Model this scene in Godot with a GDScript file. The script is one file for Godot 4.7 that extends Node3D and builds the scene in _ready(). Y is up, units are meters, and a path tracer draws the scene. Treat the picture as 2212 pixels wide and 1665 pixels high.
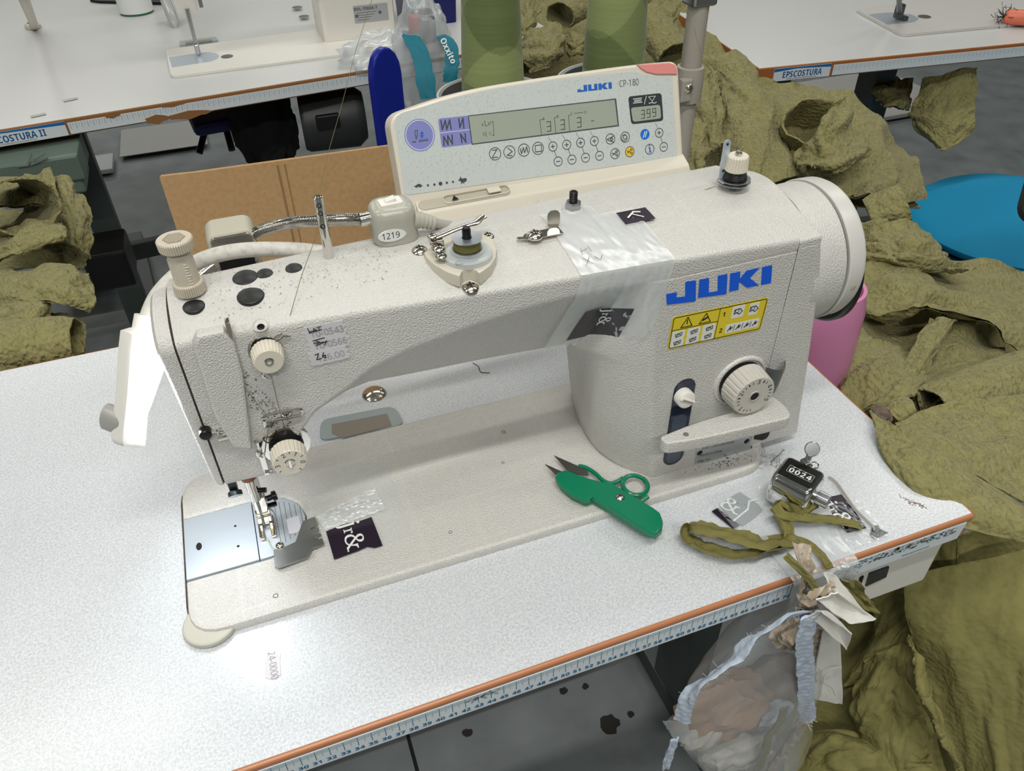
extends Node3D

# ---------- mesh building ----------
class MB:
	var V := PackedVector3Array()
	var U := PackedVector2Array()
	var I := PackedInt32Array()
	var X := Transform3D()
	func v(p: Vector3, uv := Vector2.ZERO) -> int:
		V.append(X * p)
		U.append(uv)
		return V.size() - 1
	func quad(a: int, b: int, c: int, d: int) -> void:
		I.append_array([a, b, c, a, c, d])
	# rows of points; cu joins the last column to the first, cv the last row to the first
	func grid(rows: Array, cu := false, cv := false) -> void:
		var b := V.size()
		var n: int = rows[0].size()
		var m := rows.size()
		for i in m:
			var r: PackedVector3Array = rows[i]
			for j in n:
				v(r[j], Vector2(float(j) / (n - 1), float(i) / (m - 1)))
		for i in (m if cv else m - 1):
			for j in (n if cu else n - 1):
				var i2 := (i + 1) % m
				var j2 := (j + 1) % n
				quad(b + i * n + j, b + i * n + j2, b + i2 * n + j2, b + i2 * n + j)
	func face(ring: PackedVector3Array, flip := false) -> void:
		var nn := Vector3.ZERO
		for i in ring.size():
			nn += ring[i].cross(ring[(i + 1) % ring.size()])
		if nn.length() < 1e-14:
			return
		nn = nn.normalized()
		var ux := nn.cross(Vector3(0.31, 0.77, 0.55)).normalized()
		var uy := nn.cross(ux)
		var p2 := PackedVector2Array()
		for p in ring:
			p2.append(Vector2(p.dot(ux), p.dot(uy)) * 1000.0)
		var t := Geometry2D.triangulate_polygon(p2)
		var b := V.size()
		for p in ring:
			v(p)
		# clockwise seen from the side nn points to is the front
		for k in range(0, t.size(), 3):
			var a0 := p2[t[k]]
			var s := (p2[t[k + 1]] - a0).cross(p2[t[k + 2]] - a0)
			var cw := s > 0.0
			if cw != flip:
				I.append_array([b + t[k], b + t[k + 2], b + t[k + 1]])
			else:
				I.append_array([b + t[k], b + t[k + 1], b + t[k + 2]])
	func loft(rings: Array, c0 := true, c1 := true) -> void:
		grid(rings, true, false)
		if c0:
			face(rings[0], true)
		if c1:
			face(rings[rings.size() - 1], false)
	# outline in xy (counter-clockwise), extruded from z0 to z1 (z1 > z0), edges rounded by b
	func extr(poly: PackedVector2Array, z0: float, z1: float, b := 0.0, both := true, hi := true) -> void:
		var p := poly
		if Geometry2D.is_polygon_clockwise(p):
			p.reverse()
		var rings := []
		if b <= 0.0:
			rings = [lift(p, z0), lift(p, z1)]
		else:
			var q1 := inset(p, b * 0.3)
			var q2 := inset(p, b)
			if both:
				rings = [lift(q2, z0), lift(q1, z0 + b * 0.3), lift(p, z0 + b)]
			else:
				rings = [lift(p, z0)]
			rings.append_array([lift(p, z1 - b), lift(q1, z1 - b * 0.3), lift(q2, z1)] if hi else [lift(p, z1)])
		loft(rings)
	static func lift(p: PackedVector2Array, z: float) -> PackedVector3Array:
		var r := PackedVector3Array()
		for q in p:
			r.append(Vector3(q.x, q.y, z))
		return r
	static func inset(p: PackedVector2Array, d: float) -> PackedVector2Array:
		var n := p.size()
		var o := PackedVector2Array()
		for i in n:
			var a := (p[i] - p[(i + n - 1) % n]).normalized()
			var c := (p[(i + 1) % n] - p[i]).normalized()
			var na := Vector2(-a.y, a.x)
			var nc := Vector2(-c.y, c.x)
			var m := na + nc
			var l := m.length_squared()
			o.append(p[i] + (m * (2.0 * d / l) if l > 0.3 else na * d))
		return o
	# box with rounded edges
	func box(c: Vector3, s: Vector3, b := 0.001) -> void:
		var h := s * 0.5
		b = minf(b, minf(h.x, minf(h.y, h.z)) * 0.95)
		var old := X
		X = X * Transform3D(Basis(), c)
		extr(PackedVector2Array([Vector2(-h.x + b, -h.y), Vector2(h.x - b, -h.y), Vector2(h.x - b * .3, -h.y + b * .3), Vector2(h.x, -h.y + b), Vector2(h.x, h.y - b), Vector2(h.x - b * .3, h.y - b * .3), Vector2(h.x - b, h.y), Vector2(-h.x + b, h.y), Vector2(-h.x + b * .3, h.y - b * .3), Vector2(-h.x, h.y - b), Vector2(-h.x, -h.y + b), Vector2(-h.x + b * .3, -h.y + b * .3)]), -h.z, h.z, b)
		X = old
	# profile of (radius, height) turned about y
	func lathe(prof: Array, n := 24, xf := Transform3D()) -> void:
		var old := X
		X = X * xf
		var rows := []
		for q in prof:
			var r := PackedVector3Array()
			for k in n:
				var t := TAU * k / n
				r.append(Vector3(cos(t) * q.x, q.y, sin(t) * q.x))
			rows.append(r)
		grid(rows, true, false)
		X = old
	func tube(p: PackedVector3Array, r, n := 8, caps := true, flat := 1.0) -> void:
		var rows := []
		var up := Vector3.UP
		var t0 := (p[1] - p[0]).normalized()
		if absf(t0.y) > 0.9:
			up = Vector3.RIGHT
		var nx := t0.cross(up).normalized()
		for i in p.size():
			var t := (p[mini(i + 1, p.size() - 1)] - p[maxi(i - 1, 0)]).normalized()
			nx = (nx - t * nx.dot(t)).normalized()
			var ny := t.cross(nx)
			var rr: float = r[i] if r is Array or r is PackedFloat32Array else r
			var row := PackedVector3Array()
			for k in n:
				var a := -TAU * k / n
				row.append(p[i] + nx * cos(a) * rr + ny * sin(a) * rr * flat)
			rows.append(row)
		grid(rows, true, false)
		if caps:
			face(rows[0], false)
			face(rows[rows.size() - 1], true)
	func append(arr: Array, xf := Transform3D()) -> void:
		var b := V.size()
		var ids = arr[Mesh.ARRAY_INDEX]
		for p in arr[Mesh.ARRAY_VERTEX]:
			v(xf * p)
		if ids == null:
			for k in arr[Mesh.ARRAY_VERTEX].size():
				I.append(b + k)
		else:
			for k in ids:
				I.append(b + k)
	func mesh(shift: Vector3, angle: float) -> ArrayMesh:
		var nf := I.size() / 3
		var fn := PackedVector3Array()
		fn.resize(nf)
		var un := PackedVector3Array()
		un.resize(nf)
		var near := {}
		var key := PackedInt64Array()
		key.resize(V.size())
		var ids := {}
		for i in V.size():
			var q := Vector3i((V[i] * 40000.0).round())
			if not ids.has(q):
				ids[q] = ids.size()
			key[i] = ids[q]
		var lists := []
		lists.resize(ids.size())
		for k in nf:
			var a := I[k * 3]
			var b := I[k * 3 + 1]
			var c := I[k * 3 + 2]
			var n := (V[c] - V[a]).cross(V[b] - V[a])
			fn[k] = n
			un[k] = n.normalized()
			for q in [key[a], key[b], key[c]]:
				if lists[q] == null:
					lists[q] = PackedInt32Array([k])
				else:
					lists[q].append(k)
		var ca := cos(deg_to_rad(angle))
		var OV := PackedVector3Array()
		var ON := PackedVector3Array()
		var OU := PackedVector2Array()
		for k in nf:
			if fn[k].length_squared() < 1e-24:
				continue
			for e in 3:
				var i := I[k * 3 + e]
				var s := Vector3.ZERO
				for g in lists[key[i]]:
					if un[g].dot(un[k]) > ca:
						s += fn[g]
				OV.append(V[i] - shift)
				ON.append(s.normalized())
				OU.append(U[i])
		var arr := []
		arr.resize(Mesh.ARRAY_MAX)
		arr[Mesh.ARRAY_VERTEX] = OV
		arr[Mesh.ARRAY_NORMAL] = ON
		arr[Mesh.ARRAY_TEX_UV] = OU
		var am := ArrayMesh.new()
		am.add_surface_from_arrays(Mesh.PRIMITIVE_TRIANGLES, arr)
		return am

func P2(a: Array) -> PackedVector2Array:
	var o := PackedVector2Array()
	for i in range(0, a.size(), 2):
		o.append(Vector2(a[i], a[i + 1]))
	return o

func P3(a: Array) -> PackedVector3Array:
	var o := PackedVector3Array()
	for i in range(0, a.size(), 3):
		o.append(Vector3(a[i], a[i + 1], a[i + 2]))
	return o

func rrect(c: Vector2, w: float, h: float, r: float, n := 4) -> PackedVector2Array:
	var o := PackedVector2Array()
	for q in 4:
		var cc := c + Vector2((w / 2 - r) * [1, -1, -1, 1][q], (h / 2 - r) * [1, 1, -1, -1][q])
		for k in n + 1:
			var t := PI / 2 * (q + float(k) / n)
			o.append(cc + Vector2(cos(t), sin(t)) * r)
	return o

func disc(c: Vector2, r: float, n := 24, ry := 0.0) -> PackedVector2Array:
	var o := PackedVector2Array()
	for k in n:
		var t := TAU * k / n
		o.append(c + Vector2(cos(t) * r, sin(t) * (ry if ry > 0.0 else r)))
	return o

# corner-rounded closed outline: each vertex (x, y, radius)
func rounded(a: Array, n := 4) -> PackedVector2Array:
	var o := PackedVector2Array()
	var m := a.size()
	for i in m:
		var p := Vector2(a[i].x, a[i].y)
		var p0 := Vector2(a[(i + m - 1) % m].x, a[(i + m - 1) % m].y)
		var p1 := Vector2(a[(i + 1) % m].x, a[(i + 1) % m].y)
		if a[i].z <= 0.0:
			o.append(p)
			continue
		var r0 := minf(a[i].z, p.distance_to(p0) * 0.48)
		var r1 := minf(a[i].z, p.distance_to(p1) * 0.48)
		var s := p + (p0 - p).normalized() * r0
		var e := p + (p1 - p).normalized() * r1
		for k in n + 1:
			var t := float(k) / n
			o.append(s.lerp(p, t).lerp(p.lerp(e, t), t))
	return o

func smooth(p: PackedVector3Array, per := 6) -> PackedVector3Array:
	var o := PackedVector3Array()
	for i in p.size() - 1:
		for k in per:
			o.append(p[i].cubic_interpolate(p[i + 1], p[maxi(i - 1, 0)], p[mini(i + 2, p.size() - 1)], float(k) / per))
	o.append(p[p.size() - 1])
	return o

# frame whose y runs along axis
func along(at: Vector3, axis: Vector3, spin := 0.0) -> Transform3D:
	var y := axis.normalized()
	var x := y.cross(Vector3(0, 0, 1))
	if x.length() < 0.1:
		x = y.cross(Vector3(1, 0, 0))
	x = x.normalized()
	return Transform3D(Basis(x, y, x.cross(y)), at) * Transform3D(Basis(Vector3.UP, spin), Vector3.ZERO)

# frame with x and y on a surface and z out of it
func plane(at: Vector3, x: Vector3, z: Vector3) -> Transform3D:
	z = z.normalized()
	x = (x - z * x.dot(z)).normalized()
	return Transform3D(Basis(x, z.cross(x), z), at)

# ---------- scene graph ----------
var taken := {}
func numbered(n: String) -> String:
	var k: int = taken.get(n, 0)
	taken[n] = k + 1
	return n if k == 0 else "%s_%03d" % [n, k]

func tag(o: Node3D, label: String, category := "", group := "", kind := "") -> Node3D:
	if label:
		o.set_meta("label", label)
	if category:
		o.set_meta("category", category)
	if group:
		o.set_meta("group", group)
	if kind:
		o.set_meta("kind", kind)
	return o

func thing(called: String, at: Vector3, label: String, category: String, group := "") -> Node3D:
	var o := Node3D.new()
	o.name = numbered(called)
	add_child(o)
	o.position = at
	tag(o, label, category, group)
	return o

func obj(called: String, mb: MB, m: Material, parent: Node3D = self, angle := 42.0) -> MeshInstance3D:
	var o := MeshInstance3D.new()
	var shift := parent.global_position
	if parent == self:
		var lo := mb.V[0]
		var hi := mb.V[0]
		for p in mb.V:
			lo = lo.min(p)
			hi = hi.max(p)
		shift = Vector3((lo.x + hi.x) / 2, lo.y, (lo.z + hi.z) / 2)
		o.position = shift
		called = numbered(called)
	o.name = called
	o.mesh = mb.mesh(shift, angle)
	o.material_override = m
	parent.add_child(o, true)
	return o

func struct(called: String, mb: MB, m: Material) -> MeshInstance3D:
	var o := obj(called, mb, m)
	o.set_meta("kind", "structure")
	return o

var fonts := {}
func words(mb: MB, text: String, xf: Transform3D, height: float, bold := false, squeeze := 1.0, depth := 0.00012, serif := false) -> void:
	var key := str(bold) + str(serif)
	if not fonts.has(key):
		var f := SystemFont.new()
		f.font_names = PackedStringArray(["Droid Serif" if serif else "Droid Sans"])
		f.font_weight = 700 if bold else 400
		fonts[key] = f
	var t := TextMesh.new()
	t.text = text
	t.font = fonts[key]
	t.font_size = 32
	t.pixel_size = height / 23.0
	t.depth = maxf(depth, 0.00002)
	t.curve_step = 1.0
	mb.append(t.get_mesh_arrays(), xf * Transform3D(Basis.from_scale(Vector3(squeeze, 1, 1)), Vector3.ZERO))

# thin flat strokes for printed marks: points in the frame's xy
func stroke(mb: MB, xf: Transform3D, pts: PackedVector2Array, w: float, closed := false, h := 0.0001) -> void:
	var n := pts.size()
	for i in (n if closed else n - 1):
		var a := pts[i]
		var b := pts[(i + 1) % n]
		var d := (b - a).normalized() * w * 0.5
		var s := Vector2(-d.y, d.x)
		var old := mb.X
		mb.X = mb.X * xf
		mb.extr(PackedVector2Array([a - d - s, b + d - s, b + d + s, a - d + s]), 0.0, h + 0.000002 * (i % 7))
		mb.X = old

# ---------- materials ----------
var M := {}
func col(r: float, g: float, b: float) -> Color:
	return Color(r, g, b)

func mat(called: String, c: Color, rough := 0.5, metal := 0.0) -> StandardMaterial3D:
	if M.has(called):
		return M[called]
	var m := StandardMaterial3D.new()
	m.resource_name = called
	m.albedo_color = c
	m.roughness = rough
	m.metallic = metal
	M[called] = m
	return m

func noise(seed_: int, freq: float, size: int, oct := 3, kind := FastNoiseLite.TYPE_SIMPLEX_SMOOTH) -> Image:
	var f := FastNoiseLite.new()
	f.seed = seed_
	f.noise_type = kind
	f.frequency = freq
	f.fractal_octaves = oct
	return f.get_seamless_image(size, size)

func tex(im: Image) -> ImageTexture:
	return ImageTexture.create_from_image(im)

# recolour a grey picture through a gradient of [offset, colour]
func ramp(im: Image, stops: Array) -> ImageTexture:
	var g := Gradient.new()
	var off := PackedFloat32Array()
	var cs := PackedColorArray()
	for s in stops:
		off.append(s[0])
		cs.append(s[1])
	g.offsets = off
	g.colors = cs
	var lut := PackedColorArray()
	for k in 256:
		lut.append(g.sample(k / 255.0))
	var o := Image.create(im.get_width(), im.get_height(), false, Image.FORMAT_RGB8)
	var d := im.get_data()
	var w := im.get_width()
	var px := PackedByteArray()
	px.resize(w * im.get_height() * 3)
	for i in w * im.get_height():
		var c := lut[d[i]]
		px[i * 3] = c.r8
		px[i * 3 + 1] = c.g8
		px[i * 3 + 2] = c.b8
	o = Image.create_from_data(w, im.get_height(), false, Image.FORMAT_RGB8, px)
	return tex(o)

func tri(m: StandardMaterial3D, scale: float) -> StandardMaterial3D:
	m.uv1_triplanar = true
	m.uv1_world_triplanar = true
	m.uv1_scale = Vector3.ONE * scale
	return m

func relief(m: StandardMaterial3D, t: Texture2D, cm: float) -> StandardMaterial3D:
	m.heightmap_enabled = true
	m.heightmap_texture = t
	m.heightmap_scale = cm
	return m


var lin_cm := 0.01

func lamp_row(at: Vector3, energy: float) -> void:
	var t := thing("ceiling_light", at, "white ceiling batten light with one long glowing tube", "light", "ceiling batten lights in rows")
	var h := MB.new()
	h.box(at + Vector3(0, 0.03, 0), Vector3(1.5, 0.05, 0.11), 0.006)
	obj("housing", h, mat("lamp housing white", col(.85, .85, .84), .5), t)
	var g := MB.new()
	g.box(at + Vector3(0, -0.006, 0), Vector3(1.44, 0.02, 0.075), 0.008)
	var em := mat("ceiling tube glow", col(.9, .9, .88), .4)
	em.emission_enabled = true
	em.emission = col(1.0, .985, .95)
	em.emission_energy_multiplier = 3.0
	obj("tube", g, em, t)
	var a := AreaLight3D.new()
	a.name = "tube_light"
	a.area_size = Vector2(1.42, 0.07)
	a.light_energy = energy
	a.light_color = col(1.0, .992, .97)
	a.area_range = 30.0
	a.shadow_enabled = true
	t.add_child(a)
	a.position = Vector3(0, -0.02, 0)
	a.rotation_degrees = Vector3(-90, 0, 0)

func _ready() -> void:
	# --- camera, environment, exposure ---
	var cam := Camera3D.new()
	cam.name = "camera"
	cam.transform = Transform3D(Basis(Vector3(0.93828, -0.01517, 0.34554), Vector3(0.23189, 0.76884, -0.59592), Vector3(-0.25663, 0.63926, 0.7249)), Vector3(-0.14095, 0.53238, 0.28948)).orthonormalized()
	cam.fov = 52.564
	cam.near = 0.02
	add_child(cam)
	cam.current = true
	var we := WorldEnvironment.new()
	we.name = "environment"
	var env := Environment.new()
	env.background_mode = Environment.BG_COLOR
	env.background_color = col(.55, .57, .58)
	env.background_energy_multiplier = 0.25
	env.tonemap_mode = Environment.TONE_MAPPER_LINEAR
	env.tonemap_exposure = EXPOSURE
	env.sdfgi_enabled = true
	env.ssao_enabled = true
	env.ssil_enabled = true
	we.environment = env
	add_child(we)
	# --- ceiling lights ---
	lamp_row(Vector3(-0.25, 2.05, 0.5), KEY * .85)
	lamp_row(Vector3(1.8, 2.05, 0.2), KEY * .3)
	lamp_row(Vector3(-2.4, 2.05, 0.2), KEY * .6)
	lamp_row(Vector3(-0.35, 2.05, 1.75), KEY * 1.1)
	for z in [-1.35, -4.2, -7.0]:
		for x in [-1.4, 0.7, 2.8]:
			lamp_row(Vector3(x, 2.05, z), KEY * (.36 if z > -2.0 else .5))
	make_materials()
	setting()
	main_table()
	machine()
	machine_fittings()
	panel()
	lamp()
	thread_stand()
	things_on_table()
	hanging()
	background()
	cloth_heaps()

const EXPOSURE := 1.22
const KEY := 2.4

func make_materials() -> void:
	var peel := tex(noise(3, 0.055, 512, 2))
	var m := mat("cream paint", col(.79, .784, .765), .38)
	var grime := ramp(noise(11, 0.03, 512, 5), [[0.0, col(.778, .772, .753)], [0.5, col(.79, .784, .765)], [1.0, col(.80, .794, .775)]])
	m.albedo_color = Color.WHITE
	m.albedo_texture = grime
	relief(tri(m, 20.0), peel, 0.075)
	m = mat("smooth cream", col(.79, .784, .765), .32)
	# dusty paint: fine grey lint specks on the upper side of the head
	var dn := noise(21, 0.16, 512, 3)
	m = mat("dusty cream paint", Color.WHITE, .45)
	m.albedo_texture = ramp(dn, [[0.0, col(.79, .784, .765)], [0.62, col(.79, .784, .765)], [0.78, col(.70, .69, .65)], [1.0, col(.52, .51, .49)]])
	relief(tri(m, 7.0), peel, 0.03)
	m = mat("ivory plastic", col(.83, .805, .745), .35)
	m = mat("beige plastic", col(.76, .725, .66), .4)
	m = mat("grey face foil", col(.76, .785, .78), .35)
	m.albedo_color = Color.WHITE
	m.albedo_texture = ramp(noise(31, 0.12, 512, 3), [[0.0, col(.75, .775, .77)], [0.66, col(.76, .785, .78)], [0.82, col(.66, .68, .67)], [1.0, col(.5, .52, .5)]])
	tri(m, 6.0)
	# table laminate: pale linen weave
	var wa := noise(41, 0.09, 512, 2)
	wa.resize(128, 1024)
	wa.resize(1024, 1024)
	var wb := noise(42, 0.09, 512, 2)
	wb.resize(1024, 128)
	wb.resize(1024, 1024)
	var da := wa.get_data()
	var db := wb.get_data()
	var wd := PackedByteArray()
	wd.resize(da.size())
	for i in da.size():
		wd[i] = clampi((maxi(da[i], db[i]) - 100) * 2, 0, 255)
	var weave := Image.create_from_data(1024, 1024, false, Image.FORMAT_L8, wd)
	m = mat("linen laminate", Color.WHITE, .22)
	m.albedo_texture = ramp(weave, [[0.0, col(.745, .76, .775)], [0.45, col(.80, .815, .83)], [1.0, col(.86, .87, .885)]])
	relief(tri(m, 8.5), tex(weave), 0.004)
	m = mat("white laminate", col(.80, .805, .80), .3)
	m = mat("copper edge", col(.70, .46, .31), .3)
	m = mat("raw chipboard", col(.55, .38, .22), .8)
	m = mat("ruler white", col(.84, .87, .885), .45)
	m = mat("ruler blue", col(.10, .37, .55), .5)
	m = mat("ruler pale blue", col(.36, .58, .68), .5)
	m = mat("print blue", col(.06, .28, .68), .4)
	m = mat("print black", col(.05, .05, .06), .5)
	m = mat("print grey", col(.25, .26, .27), .5)
	m = mat("chrome", col(.86, .85, .83), .1, 1.0)
	m = mat("nickel", col(.86, .83, .78), .16, 1.0)
	m = mat("steel", col(.70, .71, .72), .28, 1.0)
	m = mat("brushed plate", col(.80, .84, .88), .34, .6)
	m = mat("zinc", col(.6, .61, .6), .38, 1.0)
	m = mat("black metal", col(.06, .06, .065), .35, .3)
	m = mat("black plastic", col(.05, .05, .055), .4)
	m = mat("gasket brown", col(.24, .20, .17), .8)
	m = mat("groove dark", col(.10, .09, .09), .9)
	m = mat("bronze bush", col(.52, .36, .26), .4, .6)
	m = mat("oil glass", col(.10, .14, .21), .08)
	m = mat("white plastic", col(.88, .87, .84), .35)
	m = mat("cardboard", Color.WHITE, .85)
	m.albedo_texture = ramp(noise(51, 0.05, 512, 4), [[0.0, col(.63, .50, .345)], [0.5, col(.665, .535, .37)], [1.0, col(.69, .56, .395)]])
	tri(m, 5.0)
	m = mat("label yellow", col(.86, .78, .17), .35)
	m = mat("label white", col(.86, .87, .86), .45)
	m = mat("purple print", col(.13, .085, .15), .3)
	m = mat("concrete floor", Color.WHITE, .45)
	m.albedo_texture = ramp(noise(61, 0.012, 512, 5), [[0.0, col(.36, .385, .39)], [0.3, col(.42, .445, .45)], [0.6, col(.45, .475, .48)], [1.0, col(.50, .52, .525)]])
	tri(m, 0.9)
	m = mat("wall paint", col(.74, .75, .74), .85)
	m = mat("ceiling paint", col(.78, .79, .78), .9)
	# clear film
	m = mat("clear film", Color(.95, .97, .98, .16), .12)
	m.transparency = BaseMaterial3D.TRANSPARENCY_ALPHA
	m = mat("milky film", Color(.90, .92, .93, .38), .2)
	m.transparency = BaseMaterial3D.TRANSPARENCY_ALPHA
	# olive crinkle cloth
	var crA := noise(71, 0.075, 512, 2)
	var crB := noise(72, 0.035, 512, 3)
	crA.resize(512, 256)
	crA.resize(512, 512)
	var ca := crA.get_data()
	var cb := crB.get_data()
	var cd := PackedByteArray()
	cd.resize(ca.size())
	for i in ca.size():
		cd[i] = clampi(int((ca[i] * 0.65 + cb[i] * 0.35 - 128.0) * 2.0 + 128.0), 0, 255)
	var crinkle := tex(Image.create_from_data(512, 512, false, Image.FORMAT_L8, cd))
	var fleck := noise(73, 0.03, 512, 5)
	m = mat("olive cloth", Color.WHITE, .9)
	m.albedo_texture = ramp(fleck, [[0.0, col(.46, .44, .275)], [0.5, col(.52, .50, .32)], [1.0, col(.56, .54, .355)]])
	m.rim_enabled = true
	m.rim = 0.15
	relief(tri(m, 3.6), crinkle, 0.42)
	m = mat("flat olive cloth", Color.WHITE, .9)
	m.albedo_texture = ramp(fleck, [[0.0, col(.43, .415, .235)], [0.5, col(.49, .47, .275)], [1.0, col(.53, .51, .305)]])
	relief(tri(m, 3.2), crinkle, 0.12)
	m = mat("olive strip", col(.47, .45, .25), .9)
	m = mat("dark plum cloth", col(.05, .05, .06), .9)

func setting() -> void:
	var x0 := -4.5
	var x1 := 5.5
	var z0 := -9.0
	var z1 := 3.4
	var y0 := -0.76
	var y1 := 2.2
	var cx := (x0 + x1) / 2
	var cz := (z0 + z1) / 2
	var b := MB.new()
	b.box(Vector3(cx, y0 - .05, cz), Vector3(x1 - x0 + .4, .1, z1 - z0 + .4), .001)
	var fl := struct("floor", b, M["concrete floor"])
	tag(fl, "grey polished concrete floor with dark stains and a saw cut joint")
	b = MB.new()
	b.box(Vector3(cx, y1 + .05, cz), Vector3(x1 - x0 + .4, .1, z1 - z0 + .4), .001)
	tag(struct("ceiling", b, M["ceiling paint"]), "white painted hall ceiling")
	for w in [["wall_back", Vector3(cx, .7, z0 - .06), Vector3(x1 - x0 + .4, 2.9, .1)], ["wall_front", Vector3(cx, .7, z1 + .06), Vector3(x1 - x0 + .4, 2.9, .1)], ["wall_left", Vector3(x0 - .06, .7, cz), Vector3(.1, 2.9, z1 - z0)], ["wall_right", Vector3(x1 + .06, .7, cz), Vector3(.1, 2.9, z1 - z0)]]:
		b = MB.new()
		b.box(w[1], w[2], .001)
		tag(struct(w[0], b, M["wall paint"]), "plain pale grey workshop wall")
	# saw cut and stains in the floor
	b = MB.new()
	b.box(Vector3(-.105, y0 + .0004, -.33), Vector3(.006, .0008, 1.2), .0001)
	obj("floor_joint", b, mat("joint dark", col(.07, .08, .08), .9), fl)
	b = MB.new()
	b.box(Vector3(0, y0 + .0004, -1.05), Vector3(6, .0008, .006), .0001)
	b.box(Vector3(0, y0 + .0004, -2.3), Vector3(6, .0008, .008), .0001)
	obj("floor_joint", b, M["joint dark"], fl)
	var rng := RandomNumberGenerator.new()
	rng.seed = 4
	for s in [[Vector3(0.2211, -0.76, -0.2724), .017], [Vector3(-0.0093, -0.76, -0.3425), .008], [Vector3(0.2118, -0.76, -0.3491), .006], [Vector3(0.2629, -0.76, -0.2748), .006], [Vector3(0.1723, -0.76, -0.3546), .007]]:
		var q := PackedVector2Array()
		for k in 14:
			var t := TAU * k / 14
			var r: float = s[1] * rng.randf_range(.75, 1.2)
			q.append(Vector2(s[0].x + cos(t) * r, -s[0].z + sin(t) * r))
		b = MB.new()
		b.X = Transform3D(Basis(Vector3.RIGHT, -PI / 2), Vector3(0, y0, 0))
		b.extr(q, 0.0, 0.0006)
		obj("floor_stain", b, mat("stain brown", col(.11, .085, .06), .7), fl)

func bar(b: MB, x: float, y: float, w: float, h: float, z: float) -> void:
	var i := b.v(Vector3(x - w / 2, y - h / 2, z))
	b.v(Vector3(x + w / 2, y - h / 2, z))
	b.v(Vector3(x + w / 2, y + h / 2, z))
	b.v(Vector3(x - w / 2, y + h / 2, z))
	b.quad(i, i + 3, i + 2, i + 1)

# ruler tape with ticks and numbers on a table's front face; x runs along the face from cm c0 to c1
func ruler(parent: Node3D, xf: Transform3D, c0: int, c1: int, numbers: bool, zero: float, fine := true) -> void:
	var b := MB.new()
	b.X = xf
	b.box(Vector3((c0 + c1) * .005 - zero, -.0178, .0004), Vector3((c1 - c0) * .01 + .008, .0215, .0008), .0003)
	var tape := obj("ruler_tape", b, M["ruler white"], parent)
	var d := MB.new()
	var l := MB.new()
	d.X = xf
	l.X = xf
	for c in range(c0, c1 + 1):
		var x := c * .01 - zero
		bar(d, x, -.0138, .00055, .0112, .0009)
		if c < c1:
			bar(d, x + .005, -.0122, .0003, .008, .0009)
			if fine:
				for k in range(1, 10):
					if k != 5:
						bar(l, x + k * .001, -.0105, .0003, .0046, .0009)
		if numbers:
			words(d, str(c), xf * Transform3D(Basis(), Vector3(x, -.0232, .0009)), .0040, true, 1.2)
	obj("ruler_print", d, M["ruler blue"], tape)
	if fine:
		obj("ruler_print", l, M["ruler pale blue"], tape)

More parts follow.
